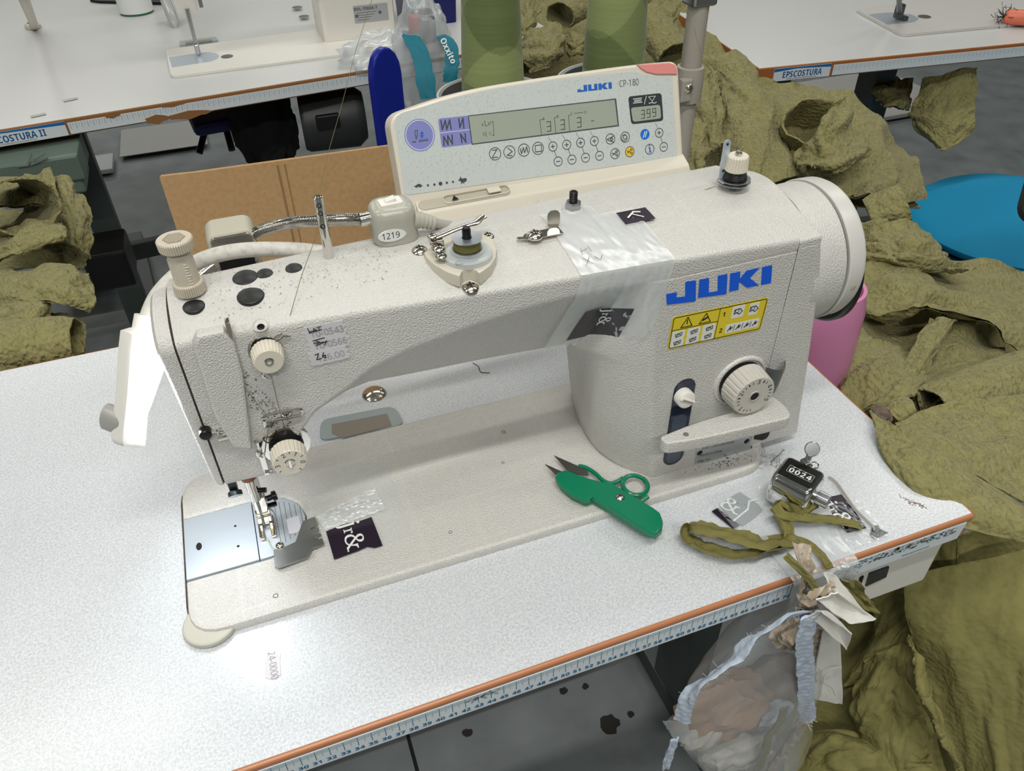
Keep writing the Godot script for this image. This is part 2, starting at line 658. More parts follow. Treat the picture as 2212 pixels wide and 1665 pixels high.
func main_table() -> void:
	var t := thing("sewing_table", Vector3(-.2, -.76, -.27), "white linen-patterned sewing table with copper edge and printed ruler in the foreground", "table")
	var x0 := -.80
	var x1 := .392
	var z0 := -.545
	var b := MB.new()
	b.X = Transform3D(Basis(Vector3.RIGHT, PI / 2), Vector3.ZERO)
	# outline in x and z, laid flat
	var o := rounded([Vector3(x0, z0, .01), Vector3(x1, z0, .02), Vector3(x1, 0, .004), Vector3(x0, 0, .01)], 4)
	b.extr(MB.inset(o, .0022), .0, .026)
	obj("tabletop", b, M["linen laminate"], t)
	# rounded copper edge band round the top
	var rows := []
	var prof := [Vector2(.0025, -.0004), Vector2(.0008, -.0003), Vector2(-.0008, -.0015), Vector2(-.0012, -.0032), Vector2(-.0006, -.0055), Vector2(0.0, -.0065), Vector2(.0003, -.0275), Vector2(.002, -.0285), Vector2(.004, -.0285)]
	for q in prof:
		var r := PackedVector3Array()
		for p in MB.inset(o, q.x):
			r.append(Vector3(p.x, q.y, p.y))
		rows.append(r)
	b = MB.new()
	b.grid(rows, true, false)
	obj("edge_band", b, M["copper edge"], t)
	ruler(t, Transform3D(Basis(), Vector3(0, 0, .0001)), 0, 70, true, .5)
	# worn advert sticker at the right end of the front face
	b = MB.new()
	b.extr(P2([.203, -.0283, .383, -.0283, .385, -.0072, .203, -.0072]), .0, .0009)
	var st := obj("advert_sticker", b, M["ruler white"], t)
	tag(st, "worn white sticker with faded blue print")
	b = MB.new()
	var rng := RandomNumberGenerator.new()
	rng.seed = 9
	for k in 260:
		var x := rng.randf_range(.262, .376)
		var y := rng.randf_range(-.0175, -.0085)
		bar(b, x, y, rng.randf_range(.0006, .003), rng.randf_range(.0004, .0013), .00098)
	for k in 60:
		bar(b, rng.randf_range(.25, .275), rng.randf_range(-.0265, -.013), .0022, .0005, .00098)
	words(b, "www.epscostura.pt", Transform3D(Basis(), Vector3(.335, -.0245, .00095)), .0022, true)
	words(b, "costura.pt", Transform3D(Basis(), Vector3(.262, -.0262, .00095)), .0022, true)
	obj("sticker_print", b, mat("faded blue", col(.25, .48, .58), .6), st)
	b = MB.new()
	for k in 46:
		var q := PackedVector2Array()
		var c := Vector2(rng.randf_range(.272, .375), rng.randf_range(-.017, -.009))
		var rr := rng.randf_range(.0008, .0026)
		for e in 7:
			q.append(c + Vector2(cos(TAU * e / 7), sin(TAU * e / 7) * .6) * rr * rng.randf_range(.5, 1.2))
		b.extr(q, .0009, .0011)
	obj("sticker_print", b, mat("scuffed brown", col(.42, .36, .28), .8), st)
	# smudge of dirt over the ruler
	b = MB.new()
	for k in 55:
		bar(b, rng.randfn(-.067, .006), rng.randfn(-.0125, .0017), rng.randf_range(.0008, .0026), .0005, .00115)
	obj("ruler_dirt", b, mat("graphite dirt", col(.36, .38, .37), .8), t)
	# legs and stretcher in grey-green steel
	var leg := mat("table leg steel", col(.27, .30, .29), .45)
	for x in [-.66, .352]:
		b = MB.new()
		b.box(Vector3(x, -.39, -.28), Vector3(.05, .70, .08), .003)
		obj("leg", b, leg, t)
		b = MB.new()
		b.box(Vector3(x, -.74, -.28), Vector3(.055, .04, .5), .003)
		obj("foot_rail", b, leg, t)
		b = MB.new()
		b.box(Vector3(x, -.042, -.28), Vector3(.055, .025, .42), .003)
		obj("top_rail", b, leg, t)
	b = MB.new()
	b.box(Vector3(-.175, -.62, -.44), Vector3(.92, .05, .03), .003)
	obj("stretcher", b, leg, t)
	# hinge pad let into the top behind the bed, and the chrome cap beside it
	b = MB.new()
	sheet(b, rounded_q(P2([-0.1345, -0.3009, -0.1279, -0.3313, -0.0532, -0.3255, -0.0497, -0.2936]), .01), .0, .0022)
	var hp := obj("hinge_pad", b, mat("hinge grey", col(.58, .62, .62), .5), t)
	b = MB.new()
	sheet(b, P2([-0.121, -0.3066, -0.1186, -0.3198, -0.0628, -0.3156, -0.0626, -0.2962, -0.1121, -0.2959]), .0021, .0005)
	obj("hinge_window", b, mat("hinge beige", col(.50, .475, .435), .5), hp)
	b = MB.new()
	b.lathe([Vector2(0, .0065), Vector2(.006, .0058), Vector2(.0105, .0035), Vector2(.0128, .001), Vector2(.013, .0002)], 32, along(Vector3(-0.068, 0, -0.3538), Vector3.UP))
	obj("chrome_cap", b, M["nickel"], t, 60)
	# stain on the laminate near the right corner
	b = MB.new()
	b.X = Transform3D(Basis(Vector3.RIGHT, PI / 2), Vector3.ZERO)
	for k in 60:
		var u := rng.randf()
		var p: Vector3 = (Vector3(0.3453, 0, -0.0369)).lerp(Vector3(0.3568, 0, -0.0227), u)
		b.box(Vector3(p.x + rng.randfn(0, .0008), p.z + rng.randfn(0, .0028), -.00005), Vector3(rng.randf_range(.0004, .0014), rng.randf_range(.0005, .0018), .0003), .00005)
	obj("table_stain", b, mat("plum stain", col(.58, .52, .53), .7), t)


var mc: Node3D

# closed section in the z-y plane at a given x; each vertex (z, y, radius)
func sect(x: float, a: Array, n := 4) -> PackedVector3Array:
	var r := PackedVector3Array()
	for q in rounded(a, n):
		r.append(Vector3(x, q.y, q.x))
	return r

func arm_front(x: float) -> float:
	if x >= .14:
		return -.134
	return lerpf(-.178, -.134, clampf((x + .19) / .33, 0.0, 1.0))

func curve(tab: Array, x: float) -> float:
	for i in tab.size() - 1:
		if x <= tab[i + 1][0]:
			var t := clampf((x - tab[i][0]) / (tab[i + 1][0] - tab[i][0]), 0.0, 1.0)
			return lerpf(tab[i][1], tab[i + 1][1], t)
	return tab[tab.size() - 1][1]

func arm_ridge(x: float) -> float:
	return curve([[-.213, .2255], [-.09, .2305], [.06, .2355], [.14, .239], [.26, .232]], x)

func arm_top(x: float, z: float) -> float:
	# height of the upper side at x, z (z behind the ridge)
	var zr := arm_front(x)
	var yr := arm_ridge(x)
	var yc := curve([[-.213, .2415], [.06, .2445], [.245, .2475]], x)
	var t := clampf((zr - z) / (zr + .222), 0.0, 1.0)
	return lerpf(yr, yc, sin(t * PI / 2))

func machine() -> void:
	mc = thing("sewing_machine", Vector3(0, 0, -.2), "cream industrial lockstitch sewing machine with blue maker's lettering on the pillar", "sewing machine")
	var cream: Material = M["cream paint"]
	# --- bed, open on the left for the plates ---
	var b := MB.new()
	b.X = Transform3D(Basis(Vector3.RIGHT, PI / 2), Vector3(0, .0085, 0))
	var bed := rounded([Vector3(-.264, -.2894, .028), Vector3(.262, -.2894, .02), Vector3(.257, -.1114, .03), Vector3(-.264, -.1114, .03), Vector3(-.264, -.1676, 0), Vector3(-.2045, -.1676, 0), Vector3(-.196, -.1676, 0), Vector3(-.1775, -.1732, 0), Vector3(-.1668, -.1848, 0), Vector3(-.1614, -.2025, 0), Vector3(-.1668, -.2198, 0), Vector3(-.1775, -.2312, 0), Vector3(-.196, -.2368, 0), Vector3(-.264, -.2368, 0)], 5)
	b.extr(bed, .0, .0083, .0036, true, false)
	obj("bed", b, cream, mc)
	b = MB.new()
	b.box(Vector3(-.212, .0018, -.2022), Vector3(.103, .0034, .0715), .0002)
	obj("plate_bottom", b, M["groove dark"], mc)
	b = MB.new()
	b.X = Transform3D(Basis(Vector3.RIGHT, PI / 2), Vector3(0, .0086, 0))
	b.extr(P2([-.2632, -.2361, -.2052, -.2361, -.2052, -.1683, -.2632, -.1683]), .0, .004, .0003)
	var sp := obj("slide_plate", b, M["brushed plate"], mc)
	b = MB.new()
	for h in [[Vector3(-0.2518, 0.0087, -0.2005), .0024, .0042], [Vector3(-0.2209, 0.0087, -0.2125), .0011, .0011], [Vector3(-0.2205, 0.0087, -0.1888), .0012, .0012]]:
		b.X = Transform3D(Basis(Vector3.RIGHT, -PI / 2), h[0])
		b.extr(disc(Vector2.ZERO, h[1], 14, h[2]), -.0005, .0001)
	obj("finger_hole", b, M["groove dark"], sp)
	b = MB.new()
	b.X = Transform3D(Basis(Vector3.RIGHT, PI / 2), Vector3(0, .0086, 0))
	var np := P2([-.2045, -.2361, -.196, -.2361])
	for k in range(1, 12):
		var a := -PI / 2 + PI * k / 12
		np.append(Vector2(-.196 + cos(a) * .0339, -.2022 + sin(a) * .0339))
	np.append_array(P2([-.196, -.1683, -.2045, -.1683]))
	b.extr(np, .0, .004, .0003)
	var npl := obj("needle_plate", b, M["brushed plate"], mc)
	b = MB.new()
	for k in 6:
		b.box(Vector3(-.186 + k * .0042, .00862, -.203), Vector3(.00035, .0002, .05 - k * k * .0011), .00004)
	obj("guide_line", b, M["groove dark"], npl)
	b = MB.new()
	b.X = Transform3D(Basis(Vector3.RIGHT, PI / 2), Vector3(0, .0034, 0))
	b.extr(rounded([Vector3(-.2657, -.290, .03), Vector3(.25, -.290, .02), Vector3(.25, -.115, .03), Vector3(-.2657, -.115, .03)], 6), .0, .0032)
	obj("bed_gasket", b, M["gasket brown"], mc)
	# rubber corner pad
	b = MB.new()
	b.X = Transform3D(Basis(Vector3.RIGHT, -PI / 2), Vector3(-.2485, .0003, -.1235))
	b.extr(disc(Vector2.ZERO, .0212, 36), .0, .0052, .0018)
	tag(obj("corner_pad", b, mat("pad grey beige", col(.70, .69, .64), .55), mc), "beige rubber cushion at the bed corner")
	# --- pillar ---
	var rows := []
	for s in [[.0088, .1438, .005], [.013, .1425, .001], [.03, .1408, 0.0], [.06, .1375, 0.0], [.095, .1335, 0.0], [.112, .131, -.001], [.125, .1298, -.004], [.134, .129, -.009], [.1405, .1284, -.016], [.146, .1278, -.024], [.16, .126, -.024], [.19, .1245, -.02], [.222, .1235, -.02]]:
		var xl: float = s[1]
		var e: float = s[2]
		var r := PackedVector3Array()
		for q in rounded([Vector3(xl, -.134, .004), Vector3(xl - .0216 + e * .15, -.156, .01), Vector3(xl - .034 + e * .6, -.18, .012), Vector3(xl - .0353 + e, -.2155, .014), Vector3(xl - .028 + e, -.25, .014), Vector3(xl - .019 + e, -.278, .008), Vector3(.2458, -.278, .004), Vector3(.2458, -.134, .0006)], 4):
			r.append(Vector3(q.x, s[0], q.y))
		rows.append(r)
	b = MB.new()
	b.loft(rows)
	obj("pillar", b, cream, mc, 50)
	# --- arm with head ---
	rows = []
	var low := [[-.2115, .092], [-.166, .092], [-.156, .106], [-.148, .130], [-.134, .1475], [-.108, .165], [-.09, .179], [-.06, .1925], [-.02, .2035], [.0136, .2118], [.05, .218], [.10, .222], [.26, .222]]
	var bot := [[-.2115, .088], [-.168, .088], [-.158, .098], [-.149, .122], [-.136, .138], [-.112, .1462], [-.09, .1478], [-.05, .145], [-.01, .1437], [.03, .1415], [.08, .1382], [.26, .138]]
	for x in [-.2115, -.2, -.185, -.168, -.162, -.156, -.152, -.148, -.143, -.134, -.122, -.108, -.09, -.075, -.06, -.04, -.02, 0.0, .02, .04, .06, .08, .10, .12, .14, .17, .20, .23, .2458]:
		var zr := arm_front(x)
		var k := clampf((x + .213) / .35, 0.0, 1.0)
		var yl := curve(low, x)
		var yb := curve(bot, x)
		var zb := minf(-.19, zr - .012) if x > -.1 else lerpf(zr - .004, -.19, clampf((x + .165) / .065, 0.0, 1.0))
		var zk := lerpf(-.258, -.272, k)
		rows.append(sect(x, [Vector3(zr, arm_ridge(x), .0045), Vector3(lerpf(zr, -.222, .35), arm_top(x, lerpf(zr, -.222, .35)), .012), Vector3(lerpf(zr, -.222, .7), arm_top(x, lerpf(zr, -.222, .7)), .012), Vector3(-.222, arm_top(x, -.222), .012), Vector3(zk + .008, arm_top(x, -.222) - .006, .012), Vector3(zk, arm_top(x, -.222) - .03, .012), Vector3(zk, .165, .02), Vector3(-.25, yb + .001, .012), Vector3(zb, yb, .006), Vector3(zr - .0005, yl, .0035)], 4))
	b = MB.new()
	b.loft(rows)
	obj("arm", b, cream, mc, 34)
	# --- face plate with gasket on the needle end ---
	b = MB.new()
	var fp := [Vector3(-.1795, .09, .004), Vector3(-.1795, .2225, .006), Vector3(-.19, .2325, .008), Vector3(-.215, .2385, .015), Vector3(-.25, .233, .014), Vector3(-.257, .205, .02), Vector3(-.257, .15, .02), Vector3(-.25, .088, .006), Vector3(-.186, .0868, .004)]
	b.X = Transform3D(Basis(Vector3(0, 0, 1), Vector3.UP, Vector3(-1, 0, 0)), Vector3(-.2112, 0, 0))
	b.extr(MB.inset(ccw(rounded(fp, 5)), .0012), .0, .0018)
	obj("face_gasket", b, M["gasket brown"], mc)
	rows = []
	for s in [[-.2132, 0.0, 0.0], [-.218, 0.0, 0.0], [-.2225, .0012, .02], [-.2248, .0045, .06], [-.2256, .012, .1]]:
		var r := PackedVector3Array()
		for q in MB.inset(ccw(rounded(fp, 5)), s[1]):
			var u := clampf((.15 - q.y) / .06, 0.0, 1.0)
			r.append(Vector3(s[0] + u * u * .006 * clampf((-.2132 - s[0]) / .01, 0.0, 1.0), q.y, q.x))
		rows.append(r)
	b = MB.new()
	b.loft(rows)
	obj("face_plate", b, cream, mc, 40)
	# --- motor cover, motor barrel and hand wheel ring ---
	rows = []
	for s in [[.012, .3005], [.0125, .3008], [.04, .297], [.075, .2925], [.115, .2875], [.1525, .282], [.19, .276], [.215, .2705], [.224, .268]]:
		var r := PackedVector3Array()
		for q in rounded([Vector3(.2466, -.1342, .0006), Vector3(.2466, -.272, .003), Vector3(s[1] - .004, -.272, .012), Vector3(s[1], -.1342, .003)], 4):
			r.append(Vector3(q.x, s[0], q.y))
		rows.append(r)
	b = MB.new()
	b.loft(rows)
	obj("motor_cover", b, cream, mc, 40)
	rows = []
	for x in [.2466, .256, .2665, .268]:
		var e: float = .0012 if x > .267 else 0.0
		rows.append(sect(x, [Vector3(-.1345 - e, .2315 - e, .003), Vector3(-.16, .2355 - e, .012), Vector3(-.182, .2418 - e, .012), Vector3(-.21, .2472 - e, .014), Vector3(-.25, .24 - e, .02), Vector3(-.272, .2, .02), Vector3(-.272, .17, .01), Vector3(-.1345 - e, .17, .002)], 4))
	b = MB.new()
	b.loft(rows)
	obj("motor_cover_top", b, cream, mc, 34)
	var ax := along(Vector3(0, .1805, -.1925), Vector3(1, 0, 0))
	b = MB.new()
	b.lathe([Vector2(.02, .27), Vector2(.0595, .27), Vector2(.0602, .298), Vector2(.0598, .3005), Vector2(.058, .3015), Vector2(.02, .3015)], 64, ax)
	obj("motor_barrel", b, cream, mc)
	b = MB.new()
	b.lathe([Vector2(.0575, .3012), Vector2(.0575, .3032)], 64, ax)
	obj("barrel_gap", b, M["gasket brown"], mc)
	b = MB.new()
	b.lathe([Vector2(.05, .3028), Vector2(.0608, .3028), Vector2(.0615, .3036), Vector2(.0612, .316), Vector2(.0596, .3195), Vector2(.055, .321), Vector2(.0, .322)], 64, ax)
	var ring := obj("end_cap", b, M["smooth cream"], mc)
	b = MB.new()
	b.lathe([Vector2(.0, .0), Vector2(.0025, .0), Vector2(.003, -.0004), Vector2(.003, -.0015)], 16, along(Vector3(.3105, .176, -.131), Vector3(0, -.06, 1)))
	obj("cap_screw", b, mat("screw ivory", col(.70, .68, .6), .4), ring)
	for q in [[.003, col(.12, .38, .16)], [-.002, col(.62, .10, .08)]]:
		b = MB.new()
		b.lathe([Vector2(0, .0002), Vector2(.0011, .0002), Vector2(.0011, -.001)], 10, along(Vector3(.3055 - q[0] * .2, .1445 + q[0] * 1.1, -.1429 + q[0] * .72), Vector3(0, -.62, .82)))
		obj("timing_dot", b, mat("dot %.2f" % q[1].r, q[1], .5), ring)
	b = MB.new()
	b.lathe([Vector2(0, .3215), Vector2(.030, .3215), Vector2(.048, .324), Vector2(.0515, .328), Vector2(.0515, .333), Vector2(.048, .337), Vector2(0, .339)], 48, along(Vector3(0, .158, -.194), Vector3(1, 0, 0)))
	obj("hand_wheel", b, M["black plastic"], mc)

func ccw(p: PackedVector2Array) -> PackedVector2Array:
	if Geometry2D.is_polygon_clockwise(p):
		p.reverse()
	return p

# small parts -----------------------------------------------------------
func knurled(b: MB, xf: Transform3D, r0: float, r1: float, h: float, ribs: int, depth: float, bev := .0008) -> void:
	var rows := []
	var n := ribs * 4
	for s in [[0.0, -bev], [bev, 0.0], [h * .5, 0.0], [h - bev, 0.0], [h, -bev], [h, -r1 * .55]]:
		var row := PackedVector3Array()
		for k in n:
			var t := TAU * k / n
			var rr: float = lerpf(r0, r1, s[0] / h) + s[1]
			if s[1] == 0.0 and k % 4 == 0:
				rr -= depth
			row.append(Vector3(cos(t) * rr, s[0], sin(t) * rr))
		rows.append(row)
	var old := b.X
	b.X = old * xf
	b.grid(rows, true, false)
	b.face(rows[rows.size() - 1], true)
	b.face(rows[0], false)
	b.X = old

func dome_screw(parent: Node3D, at: Vector3, axis: Vector3, r: float, m: Material, called := "screw") -> void:
	var b := MB.new()
	b.lathe([Vector2(0, r * .55), Vector2(r * .35, r * .5), Vector2(r * .7, r * .33), Vector2(r * .93, r * .12), Vector2(r, 0), Vector2(r, -r * .2)], 20, along(at, axis))
	var s := obj(called, b, m, parent, 60)
	b = MB.new()
	b.X = along(at + axis.normalized() * r * .5, axis)
	b.box(Vector3.ZERO, Vector3(r * .9, r * .12, r * .16), .00003)
	b.box(Vector3.ZERO, Vector3(r * .16, r * .12, r * .9), .00003)
	obj("cross_slot", b, M["groove dark"], s)


func on_top(x: float, z: float) -> Vector3:
	return Vector3(x, arm_top(x, z), z)

func ring_tube(b: MB, c: Vector3, axis: Vector3, r: float, w: float, n := 28, a0 := 0.0, a1 := TAU) -> void:
	var f := along(c, axis)
	var p := PackedVector3Array()
	for k in n + 1:
		var t := lerpf(a0, a1, float(k) / n)
		p.append(f * Vector3(cos(t) * r, 0, sin(t) * r))
	b.tube(p, w, 7, a1 - a0 < TAU - .01)

func machine_fittings() -> void:
	var b: MB
	var s: Node3D
	var iv: Material = M["ivory plastic"]
	var bg: Material = M["beige plastic"]
	var ch: Material = M["chrome"]
	var up := Vector3.UP
	# --- presser pressure dial ---
	var dp := on_top(-.1955, -.2165)
	b = MB.new()
	knurled(b, along(dp, up), .0108, .0104, .0085, 44, .0007)
	var dial := obj("pressure_dial", b, bg, mc)
	tag(dial, "tall beige ribbed pressure dial with scale")
	b = MB.new()
	b.lathe([Vector2(.0083, .004), Vector2(.0083, .0265), Vector2(.0074, .030), Vector2(.0066, .0335)], 26, along(dp, up))
	for k in 12:
		ring_tube(b, dp + up * (.009 + k * .0016), up, .0082, .0003, 20, 2.3, 3.9)
	obj("dial_stem", b, bg, dial)
	b = MB.new()
	for k in 8:
		b.X = along(dp + up * (.010 + k * .0021), up)
		b.box(Vector3(.0022, 0, .0080), Vector3(.0022 if k % 3 else .004, .0004, .0006), .0001)
	words(b, "3", Transform3D(Basis(), dp + Vector3(-.0032, .0215, .0079)), .003)
	words(b, "2", Transform3D(Basis(), dp + Vector3(-.0032, .013, .0079)), .003)
	b.X = Transform3D()
	obj("dial_scale", b, mat("scale pale", col(.86, .83, .77), .5), dial)
	b = MB.new()
	knurled(b, along(dp + up * .0335, up), .0115, .0118, .0075, 46, .0007)
	var head := obj("dial_head", b, bg, dial)
	b = MB.new()
	b.lathe([Vector2(.0072, 0), Vector2(.0072, .0004), Vector2(.0066, .0004), Vector2(.0062, .0001), Vector2(0, .0001)], 6, along(dp + up * .0411, up))
	obj("hex_socket", b, mat("socket beige", col(.60, .56, .49), .6), head, 10)
	# --- rubber plugs in the arm top ---
	for q in [[Vector3(-0.1576, 0.2405, -0.2003), .0094], [Vector3(-0.1586, 0.2415, -0.2202), .0088], [Vector3(-0.1451, 0.2415, -0.2201), .0058], [Vector3(-0.1247, 0.2415, -0.2194), .006], [Vector3(-0.1953, 0.2385, -0.2025), .0074]]:
		var p := on_top(q[0].x, q[0].z)
		b = MB.new()
		var r: float = q[1]
		b.lathe([Vector2(0, r * .24), Vector2(r * .5, r * .14), Vector2(r * .92, r * .05), Vector2(r, -.0002), Vector2(r, -.002)], 28, along(p, Vector3(0, 1, .12)))
		obj("rubber_plug", b, mat("plug rubber", col(.12, .125, .13), .42), mc, 60)
	# recessed screw hole near the ridge
	var hp := on_top(-.1557, -.176)
	b = MB.new()
	b.lathe([Vector2(.0056, .0003), Vector2(.005, .0008), Vector2(.0044, .0003), Vector2(.0036, -.0006), Vector2(0, -.0008)], 22, along(hp, Vector3(0, 1, .35)))
	s = obj("screw_recess", b, M["smooth cream"], mc)
	b = MB.new()
	b.lathe([Vector2(.0026, 0), Vector2(.0018, .0006), Vector2(.0012, -.0002), Vector2(0, -.0002)], 14, along(hp + Vector3(0, -.0004, .0012), Vector3(0, 1, .35)))
	obj("socket_screw", b, M["black metal"], s)
	# --- thread take-up guard on the head ---
	b = MB.new()
	b.extr(P2([-.2005, .226, -.196, .2335, -.179, .2335, -.1748, .224, -.1748, .198, -.1845, .1262, -.197, .133, -.2022, .164]), -.1795, -.1705, .0022, false)
	obj("take_up_guard", b, M["cream paint"], mc)
	b = MB.new()
	b.box(Vector3(-.1755, .2315, -.1755), Vector3(.0032, .014, .007), .0006)
	obj("take_up_lever", b, M["nickel"], mc)
	# --- pretension knob ---
	knob_stack(Vector3(-.1559, .2101, -.178), .0128, .0112, .0102, -.1585, false)
	# --- main tension ---
	knob_stack(Vector3(-.1602, .1198, -.1775), .0185, .0136, .0126, -.1535, true)
	# hooked thread guide above the pretension knob
	b = MB.new()
	b.tube(smooth(P3([-0.1515, 0.2164, -0.173, -0.1474, 0.2206, -0.173, -0.1426, 0.2211, -0.173, -0.1396, 0.2173, -0.173]), 5), .0016, 6, true, .35)
	b.tube(smooth(P3([-0.15, 0.2163, -0.17, -0.1455, 0.218, -0.17, -0.1417, 0.2205, -0.17, -0.1388, 0.2186, -0.17]), 5), .0008, 6)
	obj("thread_guide", b, ch, mc)
	b = MB.new()
	ring_tube(b, Vector3(-0.1592, 0.189, -0.175), Vector3(0, 0, 1), .0036, .0011)
	obj("thread_eye", b, ch, mc)
	# oval thread guide with screw
	b = MB.new()
	var lp := P3([-0.1703, 0.1541, -0.1705, -0.1668, 0.1563, -0.1705, -0.147, 0.1554, -0.1705, -0.1432, 0.1538, -0.1705, -0.1434, 0.1501, -0.1705, -0.1462, 0.1487, -0.1705, -0.1662, 0.15, -0.1705, -0.1697, 0.1498, -0.1705])
	lp.append(lp[0])
	b.tube(smooth(lp, 4), .0011, 6)
	b.tube(P3([-0.1703, 0.1526, -0.169, -0.1709, 0.1473, -0.169, -0.1672, 0.1461, -0.169, -0.1648, 0.1501, -0.169]), .0013, 6)
	s = obj("oval_thread_guide", b, ch, mc)
	dome_screw(s, Vector3(-0.1543, 0.1528, -0.171), Vector3(0, 0, 1), .0042, M["nickel"], "guide_screw")
	# side thread clamp on the face plate
	b = MB.new()
	b.tube(P3([-0.2135, 0.15, -0.1745, -0.1993, 0.1482, -0.1745]), .0028, 6, true, .3)
	ring_tube(b, Vector3(-0.2012, 0.1492, -0.1725), Vector3(0, 0, 1), .0026, .0008)
	b.box(Vector3(-0.2008, 0.143, -0.172), Vector3(.008, .003, .002), .0006)
	s = obj("side_thread_clamp", b, ch, mc)
	b = MB.new()
	b.lathe([Vector2(0, .003), Vector2(.0036, .0028), Vector2(.0044, .002), Vector2(.0044, -.004)], 18, along(Vector3(-0.2119, 0.1498, -0.1735), Vector3(0, 0, 1)))
	obj("clamp_screw", b, M["black metal"], s)
	# hanging hook guides beside the tension discs
	b = MB.new()
	b.tube(smooth(P3([-0.1814, 0.13, -0.1735, -0.1791, 0.1306, -0.1735, -0.1793, 0.1249, -0.1735, -0.1817, 0.1185, -0.1735, -0.1794, 0.1147, -0.1735]), 4), .0018, 6)
	b.box(Vector3(-0.1796, 0.1065, -0.1735), Vector3(.0045, .022, .002), .0006)
	b.tube(smooth(P3([-0.1807, 0.1, -0.172, -0.1768, 0.0985, -0.172, -0.1757, 0.1012, -0.172]), 4), .0012, 6)
	obj("hook_thread_guide", b, ch, mc)
	b = MB.new()
	b.box(Vector3(-0.1744, 0.1041, -0.178), Vector3(.014, .012, .0015), .0005)
	obj("guide_bracket", b, M["zinc"], mc)
	# wire check spring at the tension discs
	b = MB.new()
	ring_tube(b, Vector3(-0.1696, 0.1341, -0.17), Vector3(0, 0, 1), .0048, .00045, 16, 1.2, 5.2)
	obj("check_spring", b, M["black metal"], mc)
	needle_parts()
	dust()
	winder()
	pillar_front()

# dark lint specks caught on the head, the crown and the pillar foot
func dust() -> void:
	var rng := RandomNumberGenerator.new()
	rng.seed = 23
	var b := MB.new()
	for k in 150:
		var u := rng.randf()
		var q := Vector2(lerpf(-.176, -.158, u) + rng.randfn(0, .004), lerpf(.196, .139, sqrt(u)) + rng.randfn(0, .006))
		if q.x < -.182 + (.2 - q.y) * .0:
			continue
		speck(b, Vector3(q.x, q.y, arm_front(q.x) + .0002), Vector3(0, 0, 1), rng, .0007)
	for k in 260:
		var x := rng.randf_range(-.19, -.05)
		speck(b, on_top(x, rng.randf_range(-.235, -.185)) + Vector3(0, .0004, 0), Vector3.UP, rng, .0005)
	for k in 70:
		speck(b, Vector3(rng.randfn(.222, .014), .0088, rng.randfn(-.127, .003)), Vector3.UP, rng, .0007)
	tag(obj("lint_specks", b, mat("lint grey", col(.28, .27, .24), .9), mc), "", "", "", "stuff")

func speck(b: MB, p: Vector3, n: Vector3, rng: RandomNumberGenerator, s: float) -> void:
	var f := plane(p, Vector3(1, 0, 0), n)
	var a := rng.randf() * TAU
	var l := s * rng.randf_range(.5, 2.2)
	var w := s * rng.randf_range(.25, .7)
	var i := b.v(f * Vector3(cos(a) * l, sin(a) * l, 0))
	b.v(f * Vector3(-sin(a) * w, cos(a) * w, 0))
	b.v(f * Vector3(-cos(a) * l, -sin(a) * l, 0))
	b.v(f * Vector3(sin(a) * w, -cos(a) * w, 0))
	b.quad(i, i + 3, i + 2, i + 1)

func knob_stack(c: Vector3, rd: float, r0: float, r1: float, zf: float, big: bool) -> void:
	var zz := Vector3(0, 0, 1)
	var ax := along(c, zz)
	var L := zf - c.z
	var b := MB.new()
	b.lathe([Vector2(0, 0), Vector2(rd, 0), Vector2(rd, .0012), Vector2(rd * .8, .0022), Vector2(rd * .97, .003), Vector2(rd * .97, .0038), Vector2(rd * .6, .0042), Vector2(0, .0042)], 36, ax)
	var s := obj("tension_disc" if big else "pretension_disc", b, M["chrome"], mc)
	b = MB.new()
	for k in 4:
		ring_tube(b, c + zz * (.0048 + k * .0017), zz, rd * (.66 if big else .76) - k * .0007, .0009, 26)
	b.lathe([Vector2(rd * .55, .004), Vector2(rd * .5, .012), Vector2(0, .012)], 22, ax)
	obj("tension_spring", b, M["black metal"], s)
	b = MB.new()
	knurled(b, along(c + zz * (L - .0125), zz), r0, r1, .0125, 24, .0008, .001)
	var k := obj("tension_knob", b, M["ivory plastic"], s, 30)
	tag(k, "ivory ribbed tension knob")
	if big:
		b = MB.new()
		b.lathe([Vector2(.0042, .0002), Vector2(.0036, .0006), Vector2(.003, -.001), Vector2(0, -.001)], 18, along(c + zz * L, zz))
		b.box(c + zz * (L + .0006), Vector3(.002, .0075, .002), .0003)
		obj("adjusting_screw", b, M["chrome"], k)
		b = MB.new()
		var marks := [["1", -.62], ["2", .35], ["3", 1.6], ["0", -1.75]]
		for q in marks:
			var a: float = q[1]
			words(b, q[0], Transform3D(Basis(Vector3(0, 0, 1), a), c + Vector3(-sin(a) * r1 * .72, cos(a) * r1 * .72, L + .0001)), .0036)
		for a in [-.13, -1.15, .95, 2.2, -2.5]:
			b.X = Transform3D(Basis(Vector3(0, 0, 1), a), c + Vector3(-sin(a) * r1 * .82, cos(a) * r1 * .82, L + .0001))
			b.box(Vector3.ZERO, Vector3(.0005, .002, .0002), .00003)
		b.X = Transform3D()
		obj("knob_print", b, M["print black"], k)
	else:
		b = MB.new()
		b.lathe([Vector2(.0034, .0), Vector2(.0028, .0006), Vector2(.0016, .0006), Vector2(.0014, -.0004), Vector2(0, -.0004)], 18, along(c + zz * L, zz))
		obj("adjusting_screw", b, M["chrome"], k)

